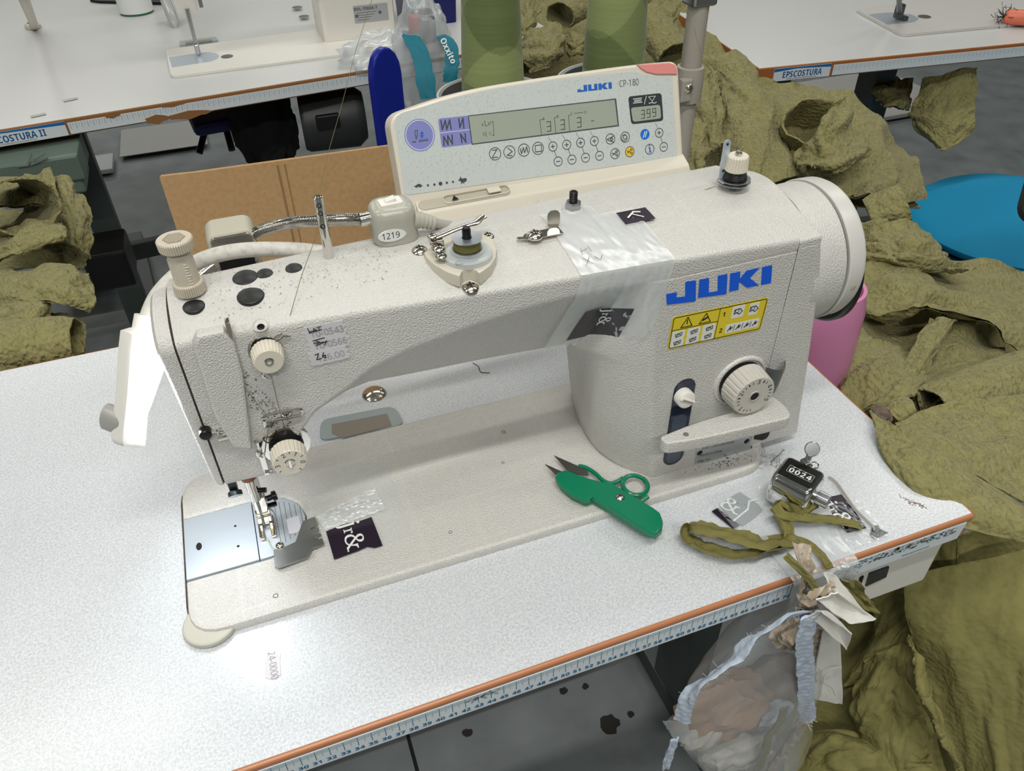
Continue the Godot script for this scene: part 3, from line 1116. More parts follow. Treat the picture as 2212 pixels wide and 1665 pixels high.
func needle_parts() -> void:
	var b := MB.new()
	var x := -.1965
	var z := -.2005
	b.lathe([Vector2(.0068, .09), Vector2(.0068, .0735), Vector2(.006, .0715), Vector2(0, .0715)], 20, along(Vector3(x, 0, z), Vector3.UP))
	obj("needle_bar_bush", b, M["bronze bush"], mc)
	b = MB.new()
	b.lathe([Vector2(.0052, .0735), Vector2(.0052, .058), Vector2(.0044, .0565), Vector2(.0044, .046), Vector2(.003, .0445), Vector2(0, .0445)], 20, along(Vector3(x, 0, z), Vector3.UP))
	var nb := obj("needle_bar", b, M["chrome"], mc)
	b = MB.new()
	b.lathe([Vector2(0, 0), Vector2(.0024, 0), Vector2(.0024, .006), Vector2(0, .0062)], 12, along(Vector3(x + .0045, .0548, z), Vector3(1, 0, .3)))
	obj("needle_screw", b, M["black metal"], nb)
	b = MB.new()
	b.tube(P3([x, .047, z, x, .0092, z]), [.0011, .0006], 8)
	obj("needle", b, M["steel"], nb)
	# presser bar and foot behind the needle
	b = MB.new()
	b.lathe([Vector2(.0038, .09), Vector2(.0038, .038), Vector2(0, .038)], 16, along(Vector3(x + .002, 0, z - .011), Vector3.UP))
	obj("presser_bar", b, M["chrome"], mc)
	b = MB.new()
	b.box(Vector3(x + .0015, .034, z - .008), Vector3(.0115, .016, .0075), .0012)
	b.box(Vector3(x + .0015, .0235, z - .0065), Vector3(.0125, .0075, .006), .001)
	b.box(Vector3(x + .001, .0265, z - .003), Vector3(.0105, .0022, .006), .0006)
	b.box(Vector3(x + .0012, .0168, z - .004), Vector3(.0125, .008, .004), .001)
	b.box(Vector3(x + .0062, .0108, z + .0015), Vector3(.0042, .0030, .024), .0008)
	b.box(Vector3(x - .0034, .0108, z + .0015), Vector3(.0042, .0030, .024), .0008)
	b.box(Vector3(x + .0014, .0112, z - .007), Vector3(.0125, .0028, .008), .0006)
	var ft := obj("presser_foot", b, M["nickel"], mc)
	b = MB.new()
	b.lathe([Vector2(0, .009), Vector2(.0042, .0085), Vector2(.0045, .005), Vector2(.0026, .0045), Vector2(.0026, 0)], 14, along(Vector3(x + .0075, .034, z - .009), Vector3(1, .1, -.1)))
	b.box(Vector3(x + .0105, .0285, z - .006), Vector3(.008, .003, .004), .0008)
	obj("foot_screw", b, M["black metal"], ft)
	b = MB.new()
	b.tube(smooth(P3([x + .0075, .03, z - .002, x + .0105, .026, z + .001, x + .0105, .018, z + .003, x + .0105, .0155, z + .004, x + .0065, .0145, z + .004]), 4), .0006, 6)
	obj("finger_guard_wire", b, M["steel"], ft)
	b = MB.new()
	b.box(Vector3(-.2085, .0805, -.1895), Vector3(.0065, .016, .0065), .001)
	b.lathe([Vector2(0, 0), Vector2(.0052, 0), Vector2(.0056, .001), Vector2(.0056, .004), Vector2(0, .0045)], 18, along(Vector3(-.2082, .0735, -.1875), Vector3(0, -.6, .8)))
	obj("stop_screw", b, mat("dark zinc", col(.22, .25, .26), .35, .7), mc)
	# steel edge guide plate screwed to the bed
	b = MB.new()
	b.X = Transform3D(Basis(Vector3.RIGHT, PI / 2), Vector3(0, .0128, 0))
	var gp := ccw(P2([-0.1923, -0.1509, -0.1909, -0.15, -0.1664, -0.1524, -0.1619, -0.1603, -0.1516, -0.1612, -0.1521, -0.1684, -0.1571, -0.1678, -0.1587, -0.1689, -0.1575, -0.1709, -0.1522, -0.1713, -0.1525, -0.1748, -0.159, -0.1731, -0.1595, -0.1754, -0.153, -0.1775, -0.1529, -0.1818, -0.1593, -0.1808, -0.1599, -0.1827, -0.1532, -0.184, -0.1543, -0.1946, -0.1648, -0.1932, -0.1739, -0.1726, -0.1826, -0.1706, -0.1914, -0.1699]))
	b.extr(gp, .0, .001, .0002)
	b.X = Transform3D()
	b.tube(P3([-0.1915, 0.0118, -0.1708, -0.1924, 0.0118, -0.1517]), .0011, 6)
	var gd := obj("edge_guide_plate", b, M["zinc"], mc)
	tag(gd, "bent grey steel guide plate with slotted end")
	b = MB.new()
	b.box(Vector3(-0.188, 0.0105, -0.1649), Vector3(.006, .0036, .012), .0004)
	b.box(Vector3(-0.1604, 0.0105, -0.1723), Vector3(.01, .0036, .012), .0004)
	obj("guide_foot", b, M["zinc"], gd)
	dome_screw(gd, Vector3(-0.1869, 0.0135, -0.1731), Vector3.UP, .0035, M["nickel"], "guide_screw")
	# small holes in the bed
	b = MB.new()
	for q in [[Vector3(0.037, 0.0088, -0.2407), .0019], [Vector3(0.0222, 0.0088, -0.2014), .0014], [Vector3(-0.0478, 0.0088, -0.1391), .0014], [Vector3(-0.1969, 0.0088, -0.1269), .0019]]:
		b.lathe([Vector2(q[1] * 1.15, -.0004), Vector2(q[1], .0001), Vector2(q[1] * .8, -.0004), Vector2(0, -.0005)], 14, along(q[0], Vector3.UP))
	obj("bed_hole", b, mat("hole grey", col(.20, .19, .18), .7), mc)

func winder() -> void:
	var b := MB.new()
	# base plate let into the arm top, outline in x and z
	var base := ccw(P2([-0.0333, -0.2003, -0.0289, -0.205, -0.016, -0.2166, 0.0029, -0.2141, 0.016, -0.2089, 0.0205, -0.2003, 0.0179, -0.1864, 0.0134, -0.1753, 0.0062, -0.1658, -0.0049, -0.1582, -0.0057, -0.163, -0.0091, -0.1666, -0.0145, -0.1665, -0.0188, -0.16, -0.0254, -0.1685, -0.0313, -0.1823, -0.0335, -0.194]))
	b.X = Transform3D(Basis(Vector3.RIGHT, PI / 2), Vector3(0, .2458, 0))
	b.extr(base, .0, .010, .0012)
	var w := obj("winder_base", b, mat("winder ivory", col(.79, .77, .71), .35), mc)
	var c := Vector3(-.0055, .2465, -.1825)
	b = MB.new()
	b.lathe([Vector2(.0178, -.001), Vector2(.0178, .003), Vector2(.0155, .0042), Vector2(.0125, .0042), Vector2(.0122, .006), Vector2(0, .006)], 40, along(c, Vector3.UP))
	var cl := mat("winder clear", Color(.80, .84, .86, .45), .22)
	cl.transparency = BaseMaterial3D.TRANSPARENCY_ALPHA
	obj("winder_disc", b, cl, w)
	b = MB.new()
	b.lathe([Vector2(.0032, 0), Vector2(.0032, .021), Vector2(.0026, .0228), Vector2(0, .0228)], 14, along(c, Vector3.UP))
	obj("winder_spindle", b, M["black metal"], w)
	# stop latch: nickel lever
	b = MB.new()
	b.tube(smooth(P3([-0.0277, 0.259, -0.194, -0.0209, 0.259, -0.1962, -0.0084, 0.259, -0.2011, 0.0029, 0.259, -0.2042, 0.0079, 0.259, -0.2048, 0.0147, 0.259, -0.2107, 0.0173, 0.259, -0.2123]), 4), .0034, 6, true, .35)
	b.box(Vector3(-0.0246, 0.2555, -0.1963), Vector3(.009, .006, .012), .0008)
	obj("winder_latch", b, M["nickel"], w)
	dome_screw(w, Vector3(-0.0249, 0.253, -0.1891), Vector3.UP, .0048, M["nickel"])
	dome_screw(w, Vector3(-0.025, 0.2505, -0.1828), Vector3.UP, .0044, M["nickel"])
	dome_screw(w, Vector3(-0.0274, 0.2605, -0.195), Vector3.UP, .0035, M["nickel"])
	for q in [[Vector3(-0.0114, 0.243, -0.1598), .0063], [Vector3(-0.0343, 0.2445, -0.2088), .0062], [Vector3(0.0184, 0.2445, -0.2088), .0052]]:
		dome_screw(mc, Vector3(q[0].x, arm_top(q[0].x, q[0].z), q[0].z), Vector3(0, 1, .1), q[1], M["nickel"], "cover_screw")
	b = MB.new()
	b.tube(smooth(P3([-0.013, 0.2488, -0.1696, -0.0172, 0.2488, -0.1697, -0.0174, 0.2488, -0.1728, -0.0147, 0.2488, -0.1751, -0.0126, 0.2488, -0.1732]), 5), .0005, 6)
	obj("wire_clip", b, M["black metal"], w)
	# bobbin full of olive thread on the spindle
	var bb := thing("bobbin", c + Vector3(0, .0062, 0), "aluminium bobbin wound with olive thread on the winder spindle", "bobbin")
	var bc := bb.position
	b = MB.new()
	b.lathe([Vector2(.0036, .0000), Vector2(.0108, .0000), Vector2(.0108, .0007), Vector2(.0036, .0008)], 36, along(bc, Vector3.UP))
	obj("lower_flange", b, M["zinc"], bb)
	b = MB.new()
	var pr := []
	for k in 15:
		pr.append(Vector2(.0095 + .00018 * (k % 2), .0008 + k * .0005))
	b.lathe(pr, 36, along(bc, Vector3.UP))
	obj("thread_winding", b, mat("bobbin thread", col(.40, .39, .17), .8), bb, 20)
	b = MB.new()
	b.lathe([Vector2(.0036, .0088), Vector2(.0108, .0086), Vector2(.0108, .0078), Vector2(.0036, .0077)], 36, along(bc, Vector3.UP))
	obj("upper_flange", b, mat("aluminium", col(.74, .77, .79), .3, .9), bb)
	# nickel thread guide plate with upturned tab
	b = MB.new()
	b.X = Transform3D(Basis(Vector3.RIGHT, PI / 2), Vector3(0, .2462, 0))
	b.extr(ccw(P2([0.036, -0.195, 0.038, -0.1959, 0.0412, -0.1946, 0.0437, -0.1979, 0.0475, -0.199, 0.0638, -0.1994, 0.0717, -0.1998, 0.0716, -0.1885, 0.0645, -0.1887, 0.0536, -0.1888, 0.0431, -0.1896, 0.0412, -0.1912, 0.0366, -0.1922])), .0, .0008, .0002)
	b.X = plane(Vector3(0.0679, 0.2465, -0.1989), Vector3(1, 0, .2), Vector3(-.2, .1, 1))
	b.extr(rrect(Vector2(0, .0065), .0098, .0145, .0045), -.0004, .0004, .0002)
	b.X = Transform3D()
	s_guide = obj("winder_thread_guide", b, M["nickel"], mc)
	dome_screw(s_guide, Vector3(0.0495, 0.2475, -0.1913), Vector3(0, 1, .1), .0062, M["nickel"])
	# stud with lock nut
	var np := on_top(.0935, -.221) + Vector3(0, -.001, 0)
	b = MB.new()
	b.lathe([Vector2(.011, -.003), Vector2(.0088, .002), Vector2(.0076, .0034), Vector2(0, .0034)], 24, along(np, Vector3.UP))
	var boss := obj("stud_boss", b, M["cream paint"], mc)
	b = MB.new()
	b.lathe([Vector2(.0066, .0034), Vector2(.0068, .004), Vector2(.0068, .0075), Vector2(.0056, .0088), Vector2(0, .0088)], 6, along(np, Vector3.UP))
	obj("lock_nut", b, M["steel"], boss, 20)
	b = MB.new()
	for k in 6:
		b.lathe([Vector2(.0028, .0088 + k * .0014), Vector2(.0034, .0095 + k * .0014), Vector2(.0028, .0102 + k * .0014)], 14, along(np, Vector3.UP))
	b.lathe([Vector2(.0031, .017), Vector2(.0018, .0172), Vector2(.0014, .0165), Vector2(0, .0165)], 14, along(np, Vector3.UP))
	obj("stud", b, M["black metal"], boss)
	# chrome thread post
	var tp := on_top(-.0981, -.2256)
	b = MB.new()
	b.tube(PackedVector3Array([tp - Vector3(0, .004, 0), tp + Vector3(0, .0468, 0)]), .0035, 16, false)
	b.lathe([Vector2(.0035, .0468), Vector2(.0026, .0474), Vector2(.002, .046), Vector2(0, .046)], 16, along(tp, Vector3.UP))
	var post := obj("thread_post", b, ch_(), mc)
	b = MB.new()
	for h in [.042, .036, .026]:
		b.lathe([Vector2(.0019, .0001), Vector2(.0014, .0004), Vector2(.0012, -.0003), Vector2(0, -.0003)], 10, along(tp + Vector3(-.0008, h, .0034), Vector3(-.2, 0, 1)))
	obj("thread_hole", b, M["groove dark"], post)
	# upright pretensioner on the arm crown
	var up := Vector3.UP
	var q := on_top(.2286, -.2056)
	b = MB.new()
	b.tube(PackedVector3Array([q, q + up * .03]), .0028, 12)
	var pt := obj("pretension_post", b, M["steel"], mc)
	b = MB.new()
	b.lathe([Vector2(0, .0055), Vector2(.0128, .0055), Vector2(.0132, .0062), Vector2(.0095, .0072), Vector2(.0128, .0082), Vector2(.0128, .0088), Vector2(.006, .0092)], 34, along(q, up))
	obj("pretension_disc", b, M["steel"], pt)
	b = MB.new()
	for k in 5:
		ring_tube(b, q + up * (.0098 + k * .0012), up, .0092 - k * .0004, .0008, 22)
	obj("tension_spring", b, M["black metal"], pt)
	b = MB.new()
	knurled(b, along(q + up * .0155, up), .0094, .0084, .0125, 22, .0007, .0008)
	tag(obj("tension_knob", b, M["ivory plastic"], pt, 30), "ivory ribbed knob")
	b = MB.new()
	b.box(q + up * .029, Vector3(.0025, .004, .006), .0006)
	obj("split_pin", b, M["chrome"], pt)
	b = MB.new()
	b.X = plane(q + Vector3(-.0095, .009, -.004), Vector3(1, 0, .3), Vector3(-.1, 0, 1))
	b.extr(rrect(Vector2(0, .0145), .0062, .034, .003), -.0005, .0005, .0002)
	b.X = Transform3D()
	b.box(q + Vector3(-.006, .0075, 0), Vector3(.014, .001, .007), .0003)
	var ga := obj("guide_arm", b, M["brushed plate"], pt)
	b = MB.new()
	for h in [.028, .006]:
		b.lathe([Vector2(.0011, .0007), Vector2(0, .0007)], 10, along(q + Vector3(-.0095, .009 + h, -.004), Vector3(-.1, 0, 1)))
	obj("thread_hole", b, M["groove dark"], ga)

var s_guide: Node3D
func ch_() -> Material:
	return M["chrome"]

func pillar_front() -> void:
	var b := MB.new()
	var zp := -.1338
	# maker's name
	b.extr(P2([0.1325, 0.2106, 0.1414, 0.2101, 0.1417, 0.2053, 0.1494, 0.2047, 0.1476, 0.2174, 0.1488, 0.2179, 0.1567, 0.217, 0.1593, 0.1984, 0.1583, 0.1978, 0.1342, 0.2008]), zp, zp + .0003)
	b.extr(P2([0.1598, 0.2169, 0.168, 0.2165, 0.1699, 0.2031, 0.1779, 0.2026, 0.1756, 0.2169, 0.184, 0.2162, 0.1864, 0.1986, 0.1857, 0.1978, 0.1611, 0.2005]), zp, zp + .0003)
	b.extr(P2([0.1866, 0.2162, 0.1953, 0.216, 0.1963, 0.2095, 0.2013, 0.2156, 0.2127, 0.2155, 0.2055, 0.2079, 0.2157, 0.199, 0.2049, 0.1993, 0.196, 0.2068, 0.197, 0.1993, 0.1888, 0.1996]), zp, zp + .0003)
	b.extr(P2([0.2151, 0.2155, 0.2241, 0.2151, 0.2268, 0.1985, 0.2177, 0.1988]), zp, zp + .0003)
	tag(obj("maker_lettering", b, mat("maker blue", col(.03, .35, .84), .4), mc), "big blue block capitals")
	# yellow warning sticker
	var A := Vector2(0.1409, 0.1877)
	var Bx := Vector2(0.228, 0.185)
	var Cx := Vector2(0.1424, 0.1562)
	var W := A.distance_to(Bx)
	var H := A.distance_to(Cx)
	var fr := plane(Vector3(A.x, A.y, zp), Vector3(Bx.x - A.x, Bx.y - A.y, 0), Vector3(0, 0, 1))
	b = MB.new()
	b.X = fr
	b.extr(rrect(Vector2(W / 2, -H / 2), W, H, .0022), 0, .00025)
	var lab := obj("warning_label", b, M["label yellow"], mc)
	tag(lab, "yellow safety sticker with black pictograms")
	b = MB.new()
	stroke(b, fr, rrect(Vector2(W / 2, -H / 2), W - .0025, H - .0025, .0018), .0006, true, .0004)
	stroke(b, fr, P2([W * .49, -.001, W * .49, -H + .001]), .0005, false, .0004)
	stroke(b, fr, P2([.001, -H * .42, W * .49, -H * .42]), .0005, false, .0004)
	for tx in [.16, .35]:
		var c := Vector2(W * tx, -H * .25)
		stroke(b, fr, P2([c.x - .005, c.y - .004, c.x + .005, c.y - .004, c.x, c.y + .0048]), .0007, true, .0004)
	stroke(b, fr, P2([W * .16, -H * .25 + .002, W * .16, -H * .25 - .0012]), .0009, false, .0004)
	stroke(b, fr, P2([W * .35 - .002, -H * .25 - .001, W * .35 + .0018, -H * .25 + .0008]), .0016, false, .0004)
	words(b, "1", fr * Transform3D(Basis(), Vector3(W * .545, -H * .25, .0003)), .0042, true)
	words(b, "2", fr * Transform3D(Basis(), Vector3(W * .545, -H * .74, .0003)), .0042, true)
	obj("warning_print", b, M["print black"], lab)
	b = MB.new()
	b.X = fr
	for k in 3:
		b.extr(rrect(Vector2(W * (.09 + k * .16), -H * .59), W * .135, H * .245, .0012), .0002, .0004)
		b.extr(rrect(Vector2(W * (.09 + k * .16), -H * .835), W * .135, H * .225, .0012), .0002, .0004)
	b.extr(rrect(Vector2(W * .775, -H * .74), W * .36, H * .27, .001), .0002, .0004)
	b.extr(rrect(Vector2(W * .69, -H * .25), W * .13, H * .36, .001), .0002, .0004)
	b.extr(rrect(Vector2(W * .86, -H * .27), W * .10, H * .36, .001), .0002, .0004)
	obj("pictogram_ground", b, M["label white"], lab)
	b = MB.new()
	var rng := RandomNumberGenerator.new()
	rng.seed = 5
	for k in 3:
		for r in 2:
			var c := Vector2(W * (.09 + k * .16), -H * (.59 + r * .24))
			stroke(b, fr, PackedVector2Array([c + Vector2(-.003, .001), c + Vector2(.003, .0022), c + Vector2(.003, -.0006), c + Vector2(-.002, -.0018), c + Vector2(-.003, .001)]), .00045, false, .0006)
			stroke(b, fr, PackedVector2Array([c + Vector2(-.002, -.001), c + Vector2(0, .001), c + Vector2(.002, .0002)]), .0005, false, .0006)
	for k in 4:
		var c := Vector2(W * (.64 + k * .09), -H * .74)
		stroke(b, fr, PackedVector2Array([c + Vector2(-.0018, -.002), c + Vector2(.0006, .002), c + Vector2(.0004, -.001), c + Vector2(.0022, .001)]), .0007, false, .0006)
		if k:
			stroke(b, fr, PackedVector2Array([c + Vector2(-.0042, -.0026), c + Vector2(-.0038, .0028)]), .0004, false, .0006)
	for c in [Vector2(W * .69, -H * .24), Vector2(W * .86, -H * .26)]:
		stroke(b, fr, PackedVector2Array([c + Vector2(-.0035, .002), c + Vector2(.0015, .0024), c + Vector2(.004, -.0006), c + Vector2(.0015, -.003), c + Vector2(-.001, -.001), c + Vector2(-.0035, -.002)]), .0006, true, .0006)
		stroke(b, fr, disc(c + Vector2(-.001, .0005), .0017, 10), .0004, true, .0006)
	obj("pictogram", b, M["print black"], lab)
	# oil sight glass
	b = MB.new()
	var oc := Vector2(.1625, .0695)
	b.extr(rrect(oc, .0205, .1005, .0102, 8), -.1345, -.1330, .0007, false)
	var og := obj("oil_gauge", b, M["oil glass"], mc)
	tag(og, "dark blue oil sight glass")
	b = MB.new()
	b.extr(rrect(oc - Vector2(.0005, .018), .0145, .058, .0066, 6), -.1335, -.1326, .0005, false)
	obj("oil_sump", b, mat("oil pale", col(.22, .27, .34), .12), og)
	b = MB.new()
	var kc := Vector3(0.1601, 0.1042, -0.128)
	b.lathe([Vector2(0, .0048), Vector2(.006, .0046), Vector2(.0078, .0036), Vector2(.0082, .002), Vector2(.0082, -.004), Vector2(0, -.004)], 28, along(kc, Vector3(0, .1, 1)))
	b.X = Transform3D(Basis(Vector3(0, 0, 1), -.55), kc + Vector3(0, .0006, .0044))
	b.box(Vector3.ZERO, Vector3(.0168, .0042, .0028), .0013)
	obj("oil_plug", b, M["white plastic"], og)
	b = MB.new()
	b.X = Transform3D(Basis(Vector3(0, 0, 1), -.55), kc + Vector3(0, .0006, .0059))
	b.box(Vector3.ZERO, Vector3(.012, .0012, .0003), .00005)
	obj("plug_slot", b, mat("slot beige", col(.55, .52, .47), .6), og)
	# stitch length dial
	var dc := Vector3(.2173, .1020, -.134)
	var zz := Vector3(0, 0, 1)
	b = MB.new()
	b.lathe([Vector2(.0265, -.001), Vector2(.0248, .0018), Vector2(.0232, .0022), Vector2(.0222, .0008), Vector2(0, .0006)], 44, along(dc, zz))
	obj("dial_collar", b, M["cream paint"], mc)
	b = MB.new()
	b.lathe([Vector2(.0205, .0), Vector2(.0205, .0045), Vector2(0, .0045)], 40, along(dc, zz))
	var sd := obj("stitch_dial", b, M["black plastic"], mc)
	tag(sd, "large numbered stitch length dial")
	b = MB.new()
	knurled(b, along(dc + zz * .0045, zz), .0213, .0198, .0183, 26, .0007, .001)
	var kn := obj("dial_knob", b, mat("dial grey ivory", col(.76, .745, .71), .38), sd, 30)
	b = MB.new()
	b.lathe([Vector2(.0058, .0001), Vector2(.0054, .0007), Vector2(.0042, .0007), Vector2(.004, .0001)], 24, along(dc + zz * .0228, zz))
	obj("dial_bore", b, mat("bore ivory", col(.70, .685, .65), .5), kn)
	b = MB.new()
	b.lathe([Vector2(.004, .0002), Vector2(0, .0002)], 20, along(dc + zz * .0228, zz))
	obj("bore_hole", b, M["groove dark"], kn)
	b = MB.new()
	var fz := .0229
	var labels := [["2", 1.2], ["3", .0 - .05], ["4", -1.03], ["5", -2.05], ["1", 2.35]]
	for q in labels:
		var a: float = q[1] - .05
		words(b, q[0], Transform3D(Basis(zz, a), dc + Vector3(-sin(a) * .0152, cos(a) * .0152, fz)), .0042)
	for k in 22:
		var a := -1.85 + k * .235
		var near := false
		for q in labels:
			if absf(q[1] - .05 - a) < .17:
				near = true
		if near:
			continue
		b.X = Transform3D(Basis(zz, a), dc + Vector3(-sin(a) * .0154, cos(a) * .0154, fz))
		b.box(Vector3.ZERO, Vector3(.0011 if k % 4 == 2 else .0005, .0024, .0002), .00002)
	b.X = Transform3D()
	obj("dial_print", b, M["print black"], kn)
	# bent steel lock spring beside the dial
	b = MB.new()
	var sp := []
	for y in [.088, .094, .101, .108, .114]:
		var w: float = 1.0 - pow(absf(y - .103) / .0155, 2.0)
		var row := PackedVector3Array()
		for u in 9:
			var t := u / 8.0
			row.append(Vector3(.2385 + t * .0235 * lerpf(.82, 1.0, w), y, -.129 + sin(t * PI * 1.35) * .0065 + t * .003))
		sp.append(row)
	b.grid(sp)
	tag(obj("dial_spring", b, mat("spring grey", col(.42, .44, .43), .35, .6), mc), "wavy grey steel leaf spring")
	# reverse feed lever
	b = MB.new()
	var lv := ccw(rounded([Vector3(.1325, -.1165, .004), Vector3(.1335, -.1065, .006), Vector3(.165, -.1015, .02), Vector3(.2515, -.0965, .008), Vector3(.2545, -.113, .006), Vector3(.2505, -.136, .003), Vector3(.238, -.136, .003), Vector3(.2365, -.1222, .004), Vector3(.17, -.1215, .02)], 5))
	b.X = Transform3D(Basis(Vector3(1, 0, 0), PI / 2), Vector3(0, .0795, 0))
	b.extr(lv, .0, .0125, .0018)
	b.X = Transform3D()
	var lev := obj("reverse_lever", b, M["cream paint"], mc)
	tag(lev, "long cream reverse feed lever")
	b = MB.new()
	b.lathe([Vector2(0, .0004), Vector2(.0022, .0004), Vector2(.0026, -.0002)], 16, along(Vector3(.1548, .0796, -.1108), Vector3.UP))
	obj("lever_pin", b, mat("pin grey", col(.55, .54, .5), .4, .5), lev)
	# slots in the pillar where the lever passes
	b = MB.new()
	b.extr(rrect(Vector2(.2435, .0805), .012, .026, .003), -.1346, -.1337)
	b.extr(P2([0.2488, 0.0286, 0.2655, 0.0272, 0.2657, 0.0207, 0.2637, 0.017, 0.2593, 0.0161, 0.2491, 0.021]), -.1346, -.1337)
	obj("lever_slot", b, mat("slot brown", col(.17, .145, .12), .8), mc)
	b = MB.new()
	b.extr(P2([0.2492, 0.0124, 0.2577, 0.0131, 0.2626, -0.0009, 0.2499, -0.0005]), -.1345, -.1332, .0003, false)
	obj("slot_cover", b, M["smooth cream"], mc)
	# model plate with rivets
	b = MB.new()
	b.extr(P2([0.1855, 0.0391, 0.2438, 0.0334, 0.2483, 0.0008, 0.1867, 0.0114]), -.1345, -.1334)
	var pl := obj("model_plate", b, mat("plate silver", col(.72, .74, .755), .3, .75), mc)
	tag(pl, "silver rating plate with black print")
	b = MB.new()
	var pa := Vector3(0.1926, 0.0289, -0.1334)
	var pb := Vector3(0.2382, 0.0248, -0.1334)
	var pf := plane(pa, pb - pa, zz)
	words(b, "DDL-9000B-SS", pf * Transform3D(Basis(), Vector3(.024, .0058, 0)), .0064, false, .88)
	words(b, "JUKI CORPORATION", pf * Transform3D(Basis(), Vector3(.0165, -.0002, 0)), .0028, false)
	words(b, "Made in China", pf * Transform3D(Basis(), Vector3(.0112, -.0086, 0)), .0027, false)
	words(b, "Mfg. No.", pf * Transform3D(Basis(), Vector3(.0058, -.0162, 0)), .0027, false)
	obj("plate_print", b, M["print black"], pl)
	for q in [Vector3(0.1903, 0.0241, -0.1334), Vector3(0.241, 0.0215, -0.1334)]:
		b = MB.new()
		b.lathe([Vector2(0, .0008), Vector2(.0022, .0006), Vector2(.003, 0), Vector2(.003, -.0004)], 16, along(q, zz))
		obj("rivet", b, M["black metal"], pl)


func logo(b: MB, fr: Transform3D, w: float, h: float, d := .0002) -> void:
	b.X = fr
	for q in [P2([0, 0, .28, 0, .28, 1, .18, 1, .18, .26, .10, .26, .10, .42, 0, .42]), P2([.31, 0, .58, 0, .58, 1, .485, 1, .485, .26, .405, .26, .405, 1, .31, 1]), P2([.61, 0, .705, 0, .705, .4, .77, 0, .885, 0, .79, .52, .885, 1, .775, 1, .705, .62, .705, 1, .61, 1]), P2([.905, 0, 1, 0, 1, 1, .905, 1])]:
		var p := PackedVector2Array()
		for v in q:
			p.append(Vector2(v.x * w, v.y * h))
		b.extr(p, 0, d)
	b.X = Transform3D()

func ring(b: MB, fr: Transform3D, c: Vector2, r: float, w: float, z := .0003) -> void:
	stroke(b, fr * Transform3D(Basis(), Vector3(0, 0, z)), disc(c, r, 26), w, true)

